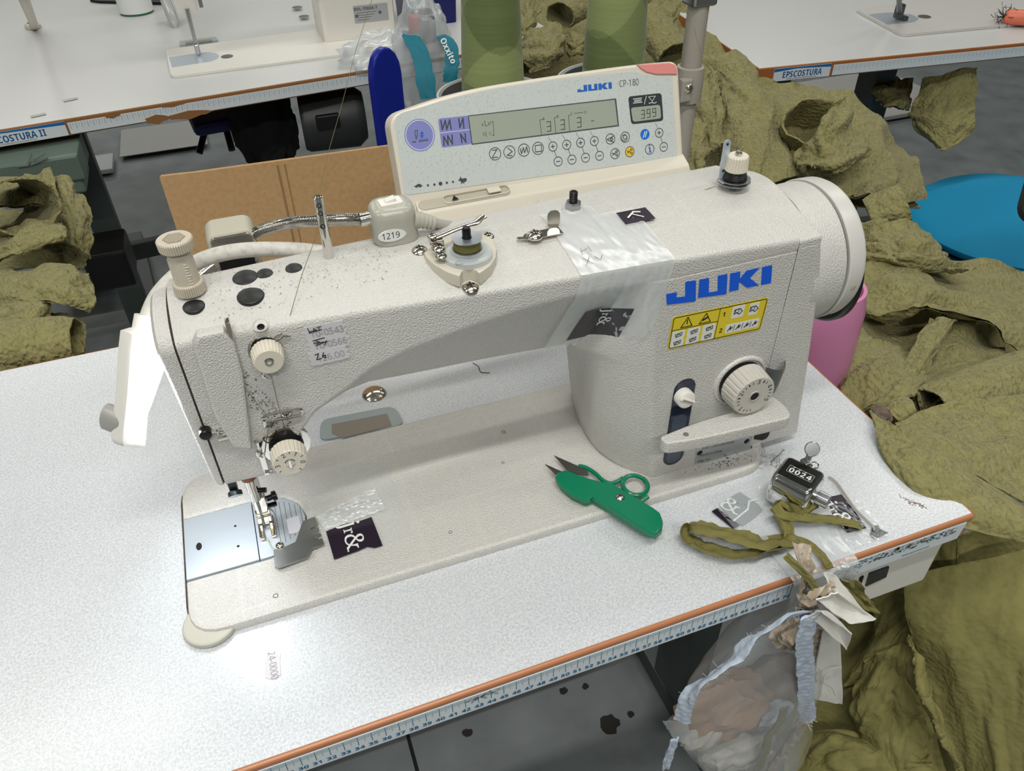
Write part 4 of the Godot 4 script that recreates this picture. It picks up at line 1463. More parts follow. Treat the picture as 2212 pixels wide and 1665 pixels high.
func panel() -> void:
	var o := Vector3(.1, .205, -.30)
	var fr := Transform3D(Basis(Vector3(1, 0, 0), Vector3(0, .93969, -.34202), Vector3(0, .34202, .93969)), o)
	var t := thing("operation_console", o + Vector3(.01, .004, -.01), "cream operation panel with grey front, wide display and round keys behind the arm", "console")
	var b := MB.new()
	b.X = fr
	var out := rounded([Vector3(-.1235, .006, .004), Vector3(.1445, .006, .004), Vector3(.1445, .109, .009), Vector3(.10, .1112, .05), Vector3(.026, .1112, .05), Vector3(-.057, .1102, .05), Vector3(-.1225, .0985, .012)], 6)
	b.extr(out, -.026, 0, .0022)
	obj("housing", b, M["ivory plastic"], t)
	# ledge below the face
	b = MB.new()
	var rows := []
	for x in [-.1125, -.111, .143, .1445]:
		var e: float = .0012 if absf(x) > .1442 or x < -.112 else 0.0
		var r := PackedVector3Array()
		for q in rounded([Vector3(.0285, -.001, .001), Vector3(.0195 - e, .0115 - e, .0025), Vector3(.0035 + e, .0135 - e, .002), Vector3(.001 + e, -.02, .003), Vector3(.02, -.02, .003)], 3):
			r.append(fr * Vector3(x, q.x, q.y))
		rows.append(r)
	b.loft(rows)
	var led := obj("ledge", b, M["ivory plastic"], t)
	# speed slider in the ledge
	b = MB.new()
	var sf := fr * Transform3D(Basis(Vector3(1, 0, 0), -.93), Vector3(-.0705, .0243, .0055))
	b.X = sf
	b.extr(rrect(Vector2(0, 0), .082, .0112, .0055, 6), -.001, .0004)
	obj("slider_slot", b, mat("slot shade beige", col(.70, .675, .61), .6), led)
	b = MB.new()
	b.X = sf
	b.extr(rrect(Vector2(.0105, 0), .060, .0098, .0049, 6), .0, .0026, .0006, false)
	b.box(Vector3(.0265, .001, .0026), Vector3(.0115, .0062, .0016), .0006)
	var sl := obj("speed_slider", b, M["ivory plastic"], led)
	b = MB.new()
	b.X = sf
	b.extr(P2([-.0122, -.0026, -.0062, -.0026, -.0092, .0028]), .0026, .0028)
	obj("slider_mark", b, M["print black"], sl)
	# printed grey face
	b = MB.new()
	b.X = fr
	b.extr(P2([-0.1181, 0.0912, -0.1157, 0.0972, -0.1101, 0.0995, -0.0675, 0.1048, -0.0262, 0.1076, 0.016, 0.108, 0.0596, 0.1072, 0.1015, 0.1054, 0.1088, 0.1017, 0.1194, 0.0991, 0.1373, 0.0973, 0.1379, 0.0263, -0.1175, 0.0345, -0.1203, 0.0361]), .0, .0004)
	var face := obj("face_foil", b, M["grey face foil"], t)
	# translucent pink indicator in the corner
	b = MB.new()
	b.X = fr
	b.extr(P2([0.1034, 0.1105, 0.1349, 0.1085, 0.14, 0.1064, 0.1419, 0.1029, 0.1419, 0.0979, 0.1211, 0.1004, 0.1113, 0.1037, 0.1062, 0.1071]), -.012, .0016, .0008)
	tag(obj("indicator_lamp", b, mat("indicator pink", col(.86, .55, .53), .12), t), "pink translucent indicator window")
	# displays
	b = MB.new()
	b.X = fr
	b.extr(P2([-0.056, 0.0898, 0.0806, 0.0855, 0.0813, 0.062, -0.0564, 0.0662]), .0004, .0006)
	obj("display_bezel", b, mat("bezel grey", col(.30, .31, .33), .3), face)
	b = MB.new()
	b.X = fr
	b.extr(P2([-0.0553, 0.089, 0.079, 0.0846, 0.0799, 0.0631, -0.0555, 0.067]), .0006, .0009)
	var lcd := mat("display grey green", col(.62, .65, .60), .09)
	lcd.clearcoat_enabled = true
	lcd.clearcoat = 1.0
	lcd.clearcoat_roughness = 0.03
	var scr := obj("display", b, lcd, face)
	b = MB.new()
	b.X = fr
	b.extr(rounded_q(P2([0.0924, 0.0855, 0.1254, 0.0843, 0.1257, 0.0605, 0.0934, 0.0619]), .003), .0004, .0007)
	var pd := obj("counter_display_frame", b, mat("frame charcoal", col(.22, .235, .25), .3), face)
	b = MB.new()
	b.X = fr
	b.extr(rounded_q(P2([0.094, 0.0759, 0.1232, 0.0746, 0.1235, 0.0628, 0.0951, 0.0636]), .0025), .0007, .001)
	var scr2 := obj("counter_display", b, lcd, face)
	# lavender key fields
	b = MB.new()
	b.X = fr
	b.extr(rounded_q(P2([-0.0817, 0.0908, -0.0556, 0.0897, -0.0558, 0.0671, -0.0824, 0.0677]), .002), .0004, .0006)
	var lav := mat("key lavender", col(.49, .51, .74), .4)
	obj("pattern_key_field", b, lav, face)
	b = MB.new()
	b.X = fr
	var nc := Vector2(-0.0992, 0.0802)
	b.extr(disc(nc, .0128, 40), .0004, .0006)
	var nk := obj("needle_key", b, lav, face)
	b = MB.new()
	ring(b, fr, nc, .0117, .0005, .0006)
	stroke(b, fr * Transform3D(Basis(), Vector3(0, 0, .0006)), P2([-0.0823, 0.0794, -0.0562, 0.0785]), .0004)
	obj("key_outline", b, M["label white"], nk)
	# logo and model
	b = MB.new()
	var la := Vector2(0.0447, 0.0953)
	var lb := Vector2(0.0774, 0.0942)
	logo(b, fr * Transform3D(Basis(Vector3(0, 0, 1), (lb - la).angle()), Vector3(la.x, la.y, .0004)), la.distance_to(lb), .0052)
	obj("maker_lettering", b, mat("panel blue", col(.13, .38, .72), .4), face)
	b = MB.new()
	var cp := Vector2(0.0943, 0.0965)
	words(b, "CP-180", fr * Transform3D(Basis(Vector3(0, 0, 1), (lb - la).angle()), Vector3(cp.x, cp.y, .0004)), .0052, false, .85)
	panel_print(b, fr)
	obj("panel_print", b, M["print grey"], face)
	b = MB.new()
	segments(b, fr)
	obj("display_segments", b, mat("segment dark", col(.24, .26, .23), .4), scr)
	# coloured keys
	for q in [[Vector2(0.1063, 0.0514), col(.08, .42, .80), "reset_key"], [Vector2(0.0898, 0.0386), col(.86, .74, .20), "trim_key"]]:
		b = MB.new()
		b.X = fr
		b.extr(disc(q[0], .0046, 28), .0004, .0006)
		obj(q[2], b, mat("key " + q[2], q[1], .4), face)
	b = MB.new()
	var rk := Vector2(0.1063, 0.0514)
	for dx in [-.0008, .0011]:
		stroke(b, fr * Transform3D(Basis(), Vector3(0, 0, .0006)), PackedVector2Array([rk + Vector2(dx - .001, -.0022), rk + Vector2(dx + .001, .0022)]), .0008)
	stroke(b, fr * Transform3D(Basis(), Vector3(0, 0, .0007)), P2([0.0969, 0.0794, 0.1054, 0.0791]), .0006)
	stroke(b, fr * Transform3D(Basis(), Vector3(0, 0, .0007)), P2([0.0982, 0.0815, 0.105, 0.0813]), .0005)
	stroke(b, fr * Transform3D(Basis(), Vector3(0, 0, .0007)), P2([0.0981, 0.0806, 0.1049, 0.0802]), .0005)
	stroke(b, fr * Transform3D(Basis(), Vector3(0, 0, .0007)), P2([0.0972, 0.0828, 0.1054, 0.0826]), .0006)
	stroke(b, fr * Transform3D(Basis(), Vector3(0, 0, .0007)), P2([0.1076, 0.0772, 0.1101, 0.0835]), .0005)
	stroke(b, fr * Transform3D(Basis(), Vector3(0, 0, .0007)), P2([0.1123, 0.0827, 0.1191, 0.0825, 0.1158, 0.0785]), .0004, true)
	stroke(b, fr * Transform3D(Basis(), Vector3(0, 0, .0007)), P2([0.1123, 0.0772, 0.1154, 0.0775, 0.1177, 0.0766, 0.1197, 0.0772]), .0006)
	obj("white_print", b, M["label white"], face)
	b = MB.new()
	var ip := Vector2(0.11, 0.0378)
	words(b, "i", fr * Transform3D(Basis(Vector3(0, 0, 1), .05), Vector3(ip.x, ip.y, .0005)), .0062, true, 1.0, .0001, true)
	stroke(b, fr * Transform3D(Basis(), Vector3(0, 0, .0006)), P2([-0.097, 0.0823, -0.0977, 0.0785]), .0009)
	b.X = fr
	b.extr(P2([-0.099, 0.0811, -0.0969, 0.0833, -0.0955, 0.0806]), .0006, .0008)
	b.extr(P2([-0.0992, 0.0802, -0.0979, 0.0775, -0.0957, 0.0797]), .0006, .0008)
	b.X = Transform3D()
	obj("blue_print", b, M["panel blue"], face)
	# bracket and cable behind
	b = MB.new()
	b.box(fr * Vector3(-.02, .002, -.03), Vector3(.13, .075, .012), .002)
	obj("mounting_bracket", b, M["beige plastic"], t)
	b = MB.new()
	b.tube(smooth(P3([0.2519, 0.2087, -0.315, 0.2624, 0.2054, -0.315, 0.2734, 0.2002, -0.315, 0.2784, 0.1921, -0.315]), 5), .0042, 8)
	obj("cable_stub", b, M["beige plastic"], t)
	b = MB.new()
	b.tube(smooth(P3([0.0941, 0.2178, -0.28, 0.1235, 0.2162, -0.28, 0.1533, 0.219, -0.28, 0.1998, 0.2165, -0.28, 0.2319, 0.2149, -0.28]), 6), .0042, 8)
	obj("cable", b, mat("cable taupe", col(.40, .37, .33), .5), t)

func rounded_q(p: PackedVector2Array, r: float) -> PackedVector2Array:
	var a := []
	for q in p:
		a.append(Vector3(q.x, q.y, r))
	return rounded(a, 4)

func panel_print(b: MB, fr: Transform3D) -> void:
	var f := fr * Transform3D(Basis(), Vector3(0, 0, .0006))
	# zigzag pattern symbols on the lavender field
	for z in [P2([-0.0796, 0.0889, -0.0795, 0.0818, -0.0759, 0.0885, -0.0757, 0.0815, -0.0721, 0.0885, -0.072, 0.0813]), P2([-0.0642, 0.0881, -0.0643, 0.0814, -0.0605, 0.0881, -0.061, 0.0805]), P2([-0.0802, 0.0694, -0.0793, 0.0763, -0.0767, 0.0694, -0.0758, 0.0763, -0.0729, 0.0694, -0.072, 0.0763]), P2([-0.0645, 0.0693, -0.0646, 0.076, -0.0611, 0.0691, -0.0606, 0.0759])]:
		stroke(b, f, z, .0011)
	# needle symbol
	stroke(b, f, P2([-0.1025, 0.0844, -0.103, 0.0802, -0.1026, 0.0777, -0.1014, 0.08, -0.1004, 0.0841]), .0006, true)
	for k in 6:
		var p: Vector2 = (Vector2(-0.1002, 0.0757)).lerp(Vector2(-0.0933, 0.0756), k / 5.0)
		stroke(b, f, PackedVector2Array([p, p + Vector2(0, .0011)]), .0005)
	stroke(b, f, P2([-0.1007, 0.0754, -0.093, 0.0752]), .0005)
	stroke(b, f, P2([-0.1059, 0.0757, -0.1038, 0.0756]), .0009)
	# round keys
	var keys := [Vector2(-0.0369, 0.0559), Vector2(-0.0239, 0.0555), Vector2(-0.0106, 0.0551), Vector2(0.0025, 0.0546)]
	for q in keys:
		stroke(b, f, disc(q, .0051, 28), .0005, true)
	stroke(b, f, P2([-0.0387, 0.059, -0.0348, 0.0591, -0.0378, 0.0557, -0.0399, 0.0531, -0.0351, 0.0529]), .0006)
	stroke(b, f, P2([-0.0248, 0.0589, -0.0213, 0.0555, -0.0262, 0.0531, -0.0221, 0.052]), .0006)
	stroke(b, f, P2([-0.0137, 0.0566, -0.0131, 0.0525, -0.0108, 0.0571, -0.0102, 0.0528, -0.0078, 0.0574, -0.0073, 0.0529]), .0007)
	stroke(b, f, P2([0.0001, 0.0572, 0.0059, 0.057, 0.0057, 0.0517, -0.0001, 0.052]), .0006, true)
	var plus := [Vector2(0.0164, 0.0541), Vector2(0.0295, 0.0536), Vector2(0.0428, 0.0534), Vector2(0.0561, 0.0529), Vector2(0.1207, 0.0507)]
	var minus := [Vector2(0.0198, 0.0408), Vector2(0.033, 0.0404), Vector2(0.0462, 0.04), Vector2(0.0598, 0.0396), Vector2(0.1245, 0.0377)]
	for i in 5:
		var p: Vector2 = plus[i]
		var m: Vector2 = minus[i]
		stroke(b, f, disc(p, .0039, 24), .0005, true)
		stroke(b, f, disc(m, .0039, 24), .0005, true)
		stroke(b, f, PackedVector2Array([p - Vector2(.0016, 0), p + Vector2(.0016, 0)]), .0006)
		stroke(b, f, PackedVector2Array([p - Vector2(0, .0016), p + Vector2(0, .0016)]), .0006)
		stroke(b, f, PackedVector2Array([m - Vector2(.0016, 0), m + Vector2(.0016, 0)]), .0006)
		var d := (m - p).normalized()
		stroke(b, f, PackedVector2Array([p + d * .0039, m - d * .0039]), .0004)
		for k in 4:
			var e := p + Vector2(-.0012, .0045) + Vector2(-.0006, .0012) * k
			stroke(b, f, PackedVector2Array([e, e + Vector2(-.0002, .0006)]), .0003)
	for q in [Vector2(0.0718, 0.0524), Vector2(0.0863, 0.0519), Vector2(0.0752, 0.0391), Vector2(0.0898, 0.0386), Vector2(0.11, 0.0378)]:
		stroke(b, f, disc(q, .0044, 26), .0005, true)
	stroke(b, f, P2([0.0757, 0.0545, 0.0684, 0.0523, 0.0752, 0.0489]), .0006)
	stroke(b, f, disc(Vector2(0.073, 0.052), .0011, 10), .0006, true)
	stroke(b, f, disc(Vector2(0.0863, 0.0519), .0018, 14), .0005, true)
	stroke(b, f, disc(Vector2(0.0856, 0.0514), .0028, 14), .0004, true)
	for e in [Vector2(0.0752, 0.0391), Vector2(0.0898, 0.0386)]:
		stroke(b, f, PackedVector2Array([e + Vector2(-.0026, .001), e + Vector2(.001, -.0012)]), .0006)
		stroke(b, f, PackedVector2Array([e + Vector2(-.0026, -.001), e + Vector2(.001, .0012)]), .0006)
		stroke(b, f, disc(e + Vector2(.0018, .0016), .0009, 10), .0005, true)
		stroke(b, f, disc(e + Vector2(.0018, -.0016), .0009, 10), .0005, true)
	# speed scale: turtle, dots, hare
	var old := b.X
	b.X = f
	b.extr(P2([-0.1116, 0.0407, -0.1095, 0.0411, -0.1074, 0.0421, -0.1054, 0.0415, -0.1046, 0.0403, -0.1035, 0.0404, -0.1051, 0.0394, -0.1062, 0.0387, -0.1071, 0.0397, -0.1087, 0.0397, -0.1099, 0.0391, -0.1103, 0.0402]), 0, .0001)
	var i := 0
	for q in [Vector2(-0.0994, 0.0396), Vector2(-0.0938, 0.0393), Vector2(-0.0884, 0.0392), Vector2(-0.0829, 0.039), Vector2(-0.0774, 0.0389)]:
		b.extr(disc(q, [.0009, .001, .0016, .001, .0009][i], 14), 0, .0001)
		i += 1
	b.extr(P2([-0.0726, 0.0393, -0.071, 0.0406, -0.0701, 0.0425, -0.0697, 0.0404, -0.0679, 0.0401, -0.0658, 0.0403, -0.0649, 0.0388, -0.0663, 0.0372, -0.0683, 0.037, -0.0676, 0.0356, -0.0691, 0.0369, -0.071, 0.0359, -0.0701, 0.0378, -0.0714, 0.0386]), 0, .0001)
	b.X = old

func seg_digit(b: MB, f: Transform3D, c: Vector2, w: float, h: float, s: String, wd: float) -> void:
	var on := {"3": [1, 0, 1, 1, 0, 1, 1], "9": [1, 1, 1, 1, 0, 1, 1], "0": [1, 1, 1, 0, 1, 1, 1], "-": [0, 0, 0, 1, 0, 0, 0]}
	var L := [[-.5, .5, .5, .5], [-.5, .5, -.5, 0.0], [.5, .5, .5, 0.0], [-.5, 0.0, .5, 0.0], [-.5, 0.0, -.5, -.5], [.5, 0.0, .5, -.5], [-.5, -.5, .5, -.5]]
	for k in 7:
		if on[s][k]:
			var q: Array = L[k]
			stroke(b, f, PackedVector2Array([c + Vector2(q[0] * w + q[1] * h * .06, q[1] * h), c + Vector2(q[2] * w + q[3] * h * .06, q[3] * h)]), wd)

func segments(b: MB, fr: Transform3D) -> void:
	var f := fr * Transform3D(Basis(), Vector3(0, 0, .0009))
	seg_digit(b, f, Vector2(0.0146, 0.0711), .0034, .0078, "3", .0006)
	seg_digit(b, f, Vector2(0.0276, 0.0708), .0034, .0078, "3", .0006)
	seg_digit(b, f, Vector2(0.0432, 0.0705), .0034, .0078, "3", .0006)
	seg_digit(b, f, Vector2(0.0559, 0.07), .0022, .0078, "-", .0006)
	for z in [P2([0.007, 0.0657, 0.007, 0.0776, 0.0107, 0.0776]), P2([0.0203, 0.0651, 0.0206, 0.0775, 0.0231, 0.0777]), P2([0.0335, 0.0645, 0.0338, 0.0775, 0.0359, 0.0775]), P2([0.0394, 0.0785, 0.0475, 0.0782]), P2([-0.0423, 0.0837, -0.0421, 0.0796, -0.0401, 0.0795]), P2([-0.0425, 0.0746, -0.0426, 0.0708]), P2([-0.0377, 0.0815, -0.035, 0.0821, -0.0358, 0.0708, -0.0374, 0.0715])]:
		stroke(b, f, z, .0004)
	for q in [["A", Vector2(-0.0445, 0.0807)], ["B", Vector2(-0.0388, 0.0806)], ["D", Vector2(-0.0444, 0.0731)], ["C", Vector2(-0.0389, 0.0728)], ["C", Vector2(0.0369, 0.0786)], ["D", Vector2(0.0499, 0.0779)], ["B", Vector2(0.0239, 0.0781)], ["A", Vector2(0.0105, 0.0781)]]:
		words(b, q[0], f * Transform3D(Basis(Vector3(0, 0, 1), .05), Vector3(q[1].x, q[1].y, 0)), .0022)
	var g := fr * Transform3D(Basis(), Vector3(0, 0, .001))
	seg_digit(b, g, Vector2(0.1054, 0.0688), .003, .0068, "3", .0006)
	seg_digit(b, g, Vector2(0.1111, 0.0688), .003, .0068, "9", .0006)
	seg_digit(b, g, Vector2(0.1168, 0.0688), .003, .0068, "9", .0006)


func lamp() -> void:
	var t := thing("work_lamp", Vector3(-.0465, .2425, -.235), "bright white flexible machine lamp with chrome gooseneck and grey switch box", "lamp")
	# switch box standing on the back of the arm
	var b := MB.new()
	var rows := []
	for s in [[.2422, .001], [.2436, 0.0], [.262, .0004], [.2665, .0012], [.2690, .0032], [.2698, .007]]:
		var r := PackedVector3Array()
		for q in MB.inset(ccw(rrect(Vector2(-.0462, -.2385), .0345, .033, .012, 6)), s[1]):
			r.append(Vector3(q.x, s[0], q.y))
		rows.append(r)
	b.loft(rows)
	var box := obj("switch_box", b, mat("switch box grey", col(.66, .655, .61), .25), t)
	b = MB.new()
	b.X = Transform3D(Basis(Vector3.UP, .06), Vector3(-.0462, .2695, -.2395))
	b.box(Vector3(0, .0005, 0), Vector3(.017, .002, .0115), .0008)
	b.X = b.X * Transform3D(Basis(Vector3(0, 0, 1), .22), Vector3(0, .002, 0))
	b.box(Vector3.ZERO, Vector3(.008, .0028, .0065), .0006)
	obj("rocker_switch", b, M["white plastic"], box)
	b = MB.new()
	var sc := Vector3(-0.0509, 0.252, -0.2218)
	b.X = Transform3D(Basis(), sc)
	b.extr(disc(Vector2.ZERO, .0104, 36, .0047), -.0012, .0001)
	var stk := obj("number_sticker", b, M["label white"], box)
	b = MB.new()
	words(b, "1219", Transform3D(Basis(), sc + Vector3(-.001, 0, .0001)), .0047, false, .95)
	obj("sticker_print", b, M["print black"], stk)
	# strain relief and cable on the right
	b = MB.new()
	var rel := P3([-0.0324, 0.2571, -0.231, -0.0273, 0.2556, -0.231, -0.0226, 0.2537, -0.231, -0.0171, 0.251, -0.231])
	b.tube(rel, [.0068, .006, .0052, .0044], 14)
	for k in 4:
		ring_tube(b, rel[1].lerp(rel[3], k / 3.0 * .9 + .05), rel[3] - rel[1], .0052 - k * .0003, .0012, 16)
	obj("strain_relief", b, mat("box grey", col(.68, .675, .63), .4), box)
	b = MB.new()
	b.tube(smooth(P3([-0.0167, 0.2493, -0.236, -0.0067, 0.2412, -0.244, 0.0038, 0.2339, -0.252, 0.0159, 0.2285, -0.258, 0.0304, 0.2252, -0.262, 0.0448, 0.2236, -0.264, 0.0629, 0.2213, -0.268, 0.0765, 0.2192, -0.274, 0.0865, 0.2198, -0.28, 0.0938, 0.221, -0.286]), 5), .0041, 10)
	obj("cable", b, mat("cable light grey", col(.70, .695, .66), .5), t)
	# chrome gooseneck
	b = MB.new()
	b.tube(P3([-0.0618, 0.2593, -0.24, -0.07, 0.2596, -0.24]), .0052, 14)
	obj("gooseneck_ferrule", b, M["chrome"], t)
	var path := smooth(P3([-0.0672, 0.2584, -0.242, -0.0814, 0.2573, -0.25, -0.0973, 0.2534, -0.262, -0.1136, 0.2491, -0.275, -0.1273, 0.2441, -0.285, -0.1419, 0.2383, -0.292, -0.1538, 0.231, -0.295, -0.1705, 0.2201, -0.295, -0.1845, 0.2144, -0.292, -0.1945, 0.2105, -0.288]), 14)
	b = MB.new()
	var fine := PackedVector3Array()
	var rad := []
	for i in path.size() - 1:
		for k in 4:
			fine.append(path[i].lerp(path[i + 1], k / 4.0))
			rad.append(.0047 if k < 2 else .0038)
	b.tube(fine, rad, 12)
	obj("gooseneck", b, M["chrome"], t, 55)
	# white sleeve leading to the head
	b = MB.new()
	b.tube(smooth(P3([-0.093, 0.2242, -0.262, -0.1117, 0.2289, -0.266, -0.1317, 0.2333, -0.268, -0.1582, 0.2388, -0.266, -0.1815, 0.2401, -0.262, -0.2028, 0.2345, -0.258, -0.2199, 0.2257, -0.25, -0.2293, 0.217, -0.242, -0.2331, 0.2105, -0.236]), 6), .0058, 14)
	var slv := mat("sleeve white", Color.WHITE, .5)
	slv.albedo_texture = ramp(noise(81, .06, 256, 4), [[0.0, col(.60, .57, .52)], [0.35, col(.76, .75, .72)], [1.0, col(.82, .81, .79)]])
	tri(slv, 9.0)
	obj("sleeve", b, slv, t)
	b = MB.new()
	b.tube(P3([-0.2326, 0.216, -0.24, -0.237, 0.2047, -0.234]), [.0075, .0088], 16)
	obj("collar", b, M["white plastic"], t)
	# lamp head: paddle with glowing front
	var lp := Transform3D(Basis(LPU, LPV, LPU.cross(LPV)), LPO)
	var shape := ccw(P2([-0.0023, 0.0506, 0.0082, 0.0455, 0.0176, 0.0384, 0.0297, 0.0167, 0.0351, 0.0019, 0.0323, -0.0048, 0.0081, -0.0314, 0.0041, -0.0347, -0.004, -0.0658, -0.009, -0.0647, -0.0279, -0.0428, -0.029, -0.0355, -0.0168, 0.0016, -0.0064, 0.0392]))
	b = MB.new()
	b.X = lp
	b.extr(shape, -.0125, -.0015, .003)
	obj("head_shell", b, M["white plastic"], t)
	b = MB.new()
	b.X = lp
	b.extr(MB.inset(shape, .0034), -.003, .0, .0006, false)
	var em := mat("lamp lens glow", col(.95, .96, 1.0), .3)
	em.emission_enabled = true
	em.emission = col(.97, .98, 1.0)
	em.emission_energy_multiplier = 3.5
	obj("lamp_lens", b, em, t)
	b = MB.new()
	b.lathe([Vector2(0, .004), Vector2(.008, .0035), Vector2(.012, 0), Vector2(.012, -.004), Vector2(0, -.004)], 26, Transform3D(lp.basis * Basis.from_scale(Vector3(.7, 1, 1.9)), lp * Vector3(-.0195, -.026, -.012)) * Transform3D(Basis(Vector3(1, 0, 0), PI / 2), Vector3.ZERO))
	obj("switch_knob", b, mat("knob grey", col(.6, .6, .58), .4), t)
	var a := AreaLight3D.new()
	a.name = "lamp_light"
	a.area_size = Vector2(.024, .085)
	a.light_energy = LAMP
	a.light_color = col(.95, .97, 1.0)
	a.area_range = 8.0
	a.shadow_enabled = true
	t.add_child(a)
	var nrm := LPU.cross(LPV)
	a.global_transform = Transform3D(Basis(LPU, LPV, nrm) * Basis(Vector3.UP, PI), lp * Vector3(.004, 0, .0012))
	# rear bracket with black cover, part of the machine
	b = MB.new()
	var fr := rrect(Vector2(-.1635, .2185), .037, .05, .008, 5)
	b.extr(fr, -.318, -.289, .003)
	var br := obj("rear_bracket", b, mat("bracket beige", col(.70, .685, .62), .45), mc)
	b = MB.new()
	b.extr(rrect(Vector2(-.1635, .2285), .031, .026, .004, 4), -.2895, -.2868, .0006, false)
	obj("bracket_trim", b, M["chrome"], br)
	b = MB.new()
	b.extr(rrect(Vector2(-.1635, .216), .027, .03, .004, 4), -.289, -.2855, .0006, false)
	obj("bracket_cover", b, M["black plastic"], br)

const LAMP := 0.034
const LPO := Vector3(-.2486, .1672, -.225)
const LPU := Vector3(.56653, 0, -.82404)
const LPV := Vector3(.2055, .96841, .14128)


func thread_stand() -> void:
	var grey := mat("stand grey beige", col(.62, .60, .56), .4)
	var t := thing("thread_stand", Vector3(.365, 0, -.503), "grey beige thread stand post with two round spool rests behind the panel", "thread stand")
	var b := MB.new()
	b.tube(P3([.3642, .0, -.5035, .3642, .95, -.5035]), .0118, 18)
	obj("post", b, grey, t)
	b = MB.new()
	b.lathe([Vector2(.034, 0), Vector2(.034, .006), Vector2(.016, .012), Vector2(.0125, .03)], 28, along(Vector3(.3642, .0002, -.5035), Vector3.UP))
	obj("foot_flange", b, grey, t)
	b = MB.new()
	var cy := .2245
	b.lathe([Vector2(.0122, .02), Vector2(.0158, .019), Vector2(.0165, 0), Vector2(.0158, -.019), Vector2(.0122, -.02)], 22, along(Vector3(.3642, cy - .004, -.5035), Vector3.UP))
	b.box(Vector3(.352, cy - .006, -.4905), Vector3(.014, .026, .010), .002)
	var cl := obj("clamp", b, grey, t)
	dome_screw(cl, Vector3(.3538, cy - .003, -.4852), Vector3(-.15, 0, 1), .0052, M["chrome"])
	b = MB.new()
	b.box(Vector3(.3642, .318, -.5035), Vector3(.03, .026, .028), .003)
	var jt := obj("joint_bracket", b, M["steel"], t)
	dome_screw(jt, Vector3(.357, .322, -.489), Vector3(0, 0, 1), .0045, M["chrome"])
	var spots := [Vector3(.1494, .212, -.576), Vector3(.2866, .2205, -.5445)]
	b = MB.new()
	for s in spots:
		b.tube(PackedVector3Array([s + Vector3(0, -.012, 0), Vector3(.3642, cy - .01, -.5035)]), .006, 10)
	obj("arm_rod", b, grey, t)
	for s in spots:
		b = MB.new()
		b.lathe([Vector2(0, -.012), Vector2(.056, -.012), Vector2(.0635, -.006), Vector2(.0655, .003), Vector2(.0632, .0032), Vector2(.0605, -.001), Vector2(0, -.001)], 44, along(s, Vector3.UP))
		var rest := obj("spool_rest", b, mat("rest pale grey", col(.66, .68, .66), .4), t)
		b = MB.new()
		b.lathe([Vector2(.0602, -.001), Vector2(.0598, .0018), Vector2(0, .0018)], 44, along(s, Vector3.UP))
		var felt := mat("felt black", Color.WHITE, .95)
		felt.albedo_texture = ramp(noise(91, .2, 256, 3), [[0.0, col(.07, .075, .08)], [0.7, col(.10, .105, .11)], [0.9, col(.22, .23, .23)], [1.0, col(.4, .41, .4)]])
		tri(felt, 12.0)
		obj("felt_pad", b, felt, rest)
	# cones
	var im := Image.create(512, 512, false, Image.FORMAT_RGB8)
	var ns := FastNoiseLite.new()
	ns.seed = 6
	ns.frequency = .9
	for y in 512:
		var fine := .03 * ns.get_noise_1d(y * 3.0)
		for x in 512:
			var u := x / 512.0
			var v := y / 512.0
			var a := fposmod(v * 6.0 + .28 * sin(TAU * u), 1.0)
			var c := fposmod(v * 6.0 - .28 * sin(TAU * u) + .5, 1.0)
			var k := (.04 if a < .5 else -.04) + (.035 if c < .5 else -.035) + fine
			im.set_pixel(x, y, Color(.43 + k, .48 + k, .285 + k * .8))
	var thr := mat("cone thread", Color.WHITE, .75)
	thr.albedo_texture = tex(im)
	thr.rim_enabled = true
	thr.rim = .3
	for i in 2:
		var s: Vector3 = spots[i] + Vector3(0, .002, 0)
		var c := thing("thread_cone", s, ["large cone of olive green thread nearer the panel's middle, left of the two", "large cone of olive green thread beside the stand post, right of the two"][i], "thread cone", "olive thread cones on the stand")
		b = MB.new()
		b.lathe([Vector2(0, 0), Vector2(.0345, 0), Vector2(.0362, .003), Vector2(.0356, .02), Vector2(.029, .165), Vector2(.027, .172), Vector2(0, .173)], 40, along(s, Vector3.UP, i * 1.9))
		obj("thread_winding", b, thr, c)
		b = MB.new()
		b.lathe([Vector2(.016, .172), Vector2(.014, .186), Vector2(.011, .186), Vector2(.011, .172)], 24, along(s, Vector3.UP))
		obj("cone_core", b, M["white plastic"], c)
	# cardboard standing at the back of the table
	b = MB.new()
	var z := -.5335
	b.extr(P2([-.2235, .0008, .0775, .0008, .0775, .186, .076, .1885, -.19, .1935, -.2225, .195, -.2245, .193]), z - .004, z, .0004)
	var cb := obj("cardboard_sheet", b, M["cardboard"])
	tag(cb, "brown corrugated cardboard sheet standing behind the sewing machine", "cardboard")
	b = MB.new()
	b.box(Vector3(-.108, .095, z + .0002), Vector3(.0022, .185, .0006), .0002)
	b.box(Vector3(-.1005, .095, z + .0002), Vector3(.0012, .185, .0005), .0002)
	obj("crease", b, mat("crease tan", col(.52, .40, .26), .85), cb)


